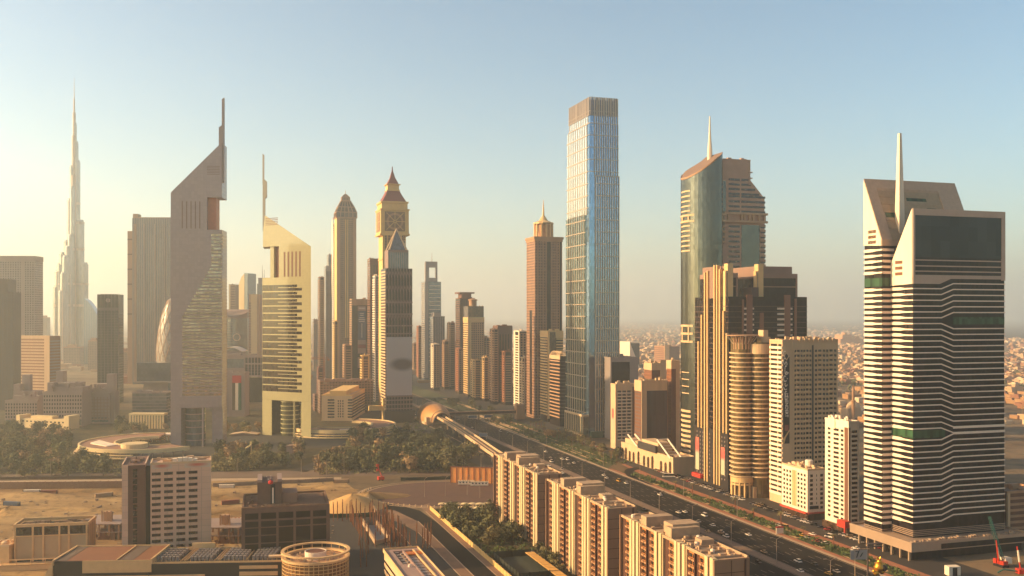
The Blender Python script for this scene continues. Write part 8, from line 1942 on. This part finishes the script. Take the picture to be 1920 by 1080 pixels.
# bigger single buildings out there
T = bL('city_mosque', 'pale mosque with a tall minaret and a dome, among the far houses', 1582, 1590, 1614, 768, Y=1240, depth=26); a, b, h = T.a, T.b, T.h
T.body(W_cream); m = MB(); m.lathe(2, -8, ((2.2, 0), (2.2, 22), (3, 22.4), (3, 24), (1.7, 24.2), (1.7, 36), (2.2, 36.5), (.2, 44)), 10); T.add(m, 'minaret', W_tan); m = MB(); rd = 9; m.lathe(b*.8, 10, [(rd*cos(pi/2*i/8)+.02, h+rd*sin(pi/2*i/8)*1.1) for i in range(9)], 20); T.add(m, 'dome', W_cream); m = MB(); m.parapet(T.R, h, 1); T.add(m, 'parapet', W_cream)
T = bL('seaside_palace_hotel', 'broad sand-coloured stepped hotel on the far shore, in the gap left of the striped tower', 1572, 1576, 1622, 628, Y=4300, depth=60); a, b, h = T.a, T.b, T.h
m = MB(); m.box(0, b, 0, a, 0, h*.6); m.box(b*.1, b*.5, 4, a, 0, h); m.box(b*.2, b*.3, 8, 30, 0, h*1.25); m.box(b*.62, b*.8, 5, a, 0, h*.85); T.add(m, 'wall', paint('palace_stone', (.55, .34, .19), .85, .1, .02)); m = MB(); m.slabs((b*.1, b*.5, 4, a), [h, h*.8], 1.5, 1); T.add(m, 'cornice', W_cream)
T = bL('wedge_hall', 'white hall with a dark sloping triangular front, among the far houses', 1174, 1181, 1199, 641, Y=2350, depth=60); a, b, h = T.a, T.b, T.h
m = MB(); m.box(0, b, 0, a, 0, h); T.add(m, 'wall', W_white); m = MB(); m.fpoly(T.R, 'f', [(b*.05, h*.95), (b*.98, h*.95), (b*.98, h*.1)], .8); T.add(m, 'glazing', G_dark)
T = bL('brown_city_block', 'long brown city block with an orange end wall, among the far houses', 1222, 1246, 1274, 650, Y=2500, depth=60); a, b, h = T.a, T.b, T.h
T.body(W_brown); skin(T, 'l', 'bands', 0, 1, W_tan, 3, h, 5, .4, .6); skin(T, 'f', 'panel', 0, .3, W_gold, 0, h+5, p=2); cap(T, W_tan, 5)
# ================================================================== haze
HZ0, HZ1 = -1.0, 900.0
m = MB(); m.box(-23000, 23000, -400, 46000, HZ0, HZ1); hz = m.build('haze', None)
mh2 = bpy.data.materials.new('haze_air'); mh2.use_nodes = True; t = mh2.node_tree; t.nodes.clear()
vo = t.nodes.new('ShaderNodeVolumePrincipled'); out = t.nodes.new('ShaderNodeOutputMaterial'); t.links.new(vo.outputs[0], out.inputs['Volume'])
vo.inputs['Color'].default_value = (1.0, .985, .91, 1); vo.inputs['Density'].default_value = .000145; vo.inputs['Anisotropy'].default_value = .58
hz.data.materials.append(mh2); tag(hz, 'warm golden haze filling the air over the whole city', 'haze', kind='stuff'); hz.visible_shadow = True
# ------------------------------------------------------------------ look-alikes: say which one, counted from the left of the picture
same = {}
for o in list(scene.objects):
    if o.parent is None and o.get('label') and not o.get('kind'): same.setdefault(o['label'], []).append(o)
UNI = ['', 'first', 'second', 'third', 'fourth', 'fifth', 'sixth', 'seventh', 'eighth', 'ninth']; TEN = {50: 'fift', 60: 'sixt', 70: 'sevent', 80: 'eight', 90: 'ninet'}
def ordinal(i):
    if i <= 49: return ORD[i-1]
    t_, u_ = i//10*10, i % 10; return TEN[t_] + ('ieth' if u_ == 0 else 'y-' + UNI[u_])
for lab, os_ in same.items():
    if len(os_) < 2: continue
    os_.sort(key=lambda o: o.location.x/max(1, o.location.y))
    for i, o in enumerate(os_): o['label'] = ordinal(i+1) + ' from the left, ' + lab
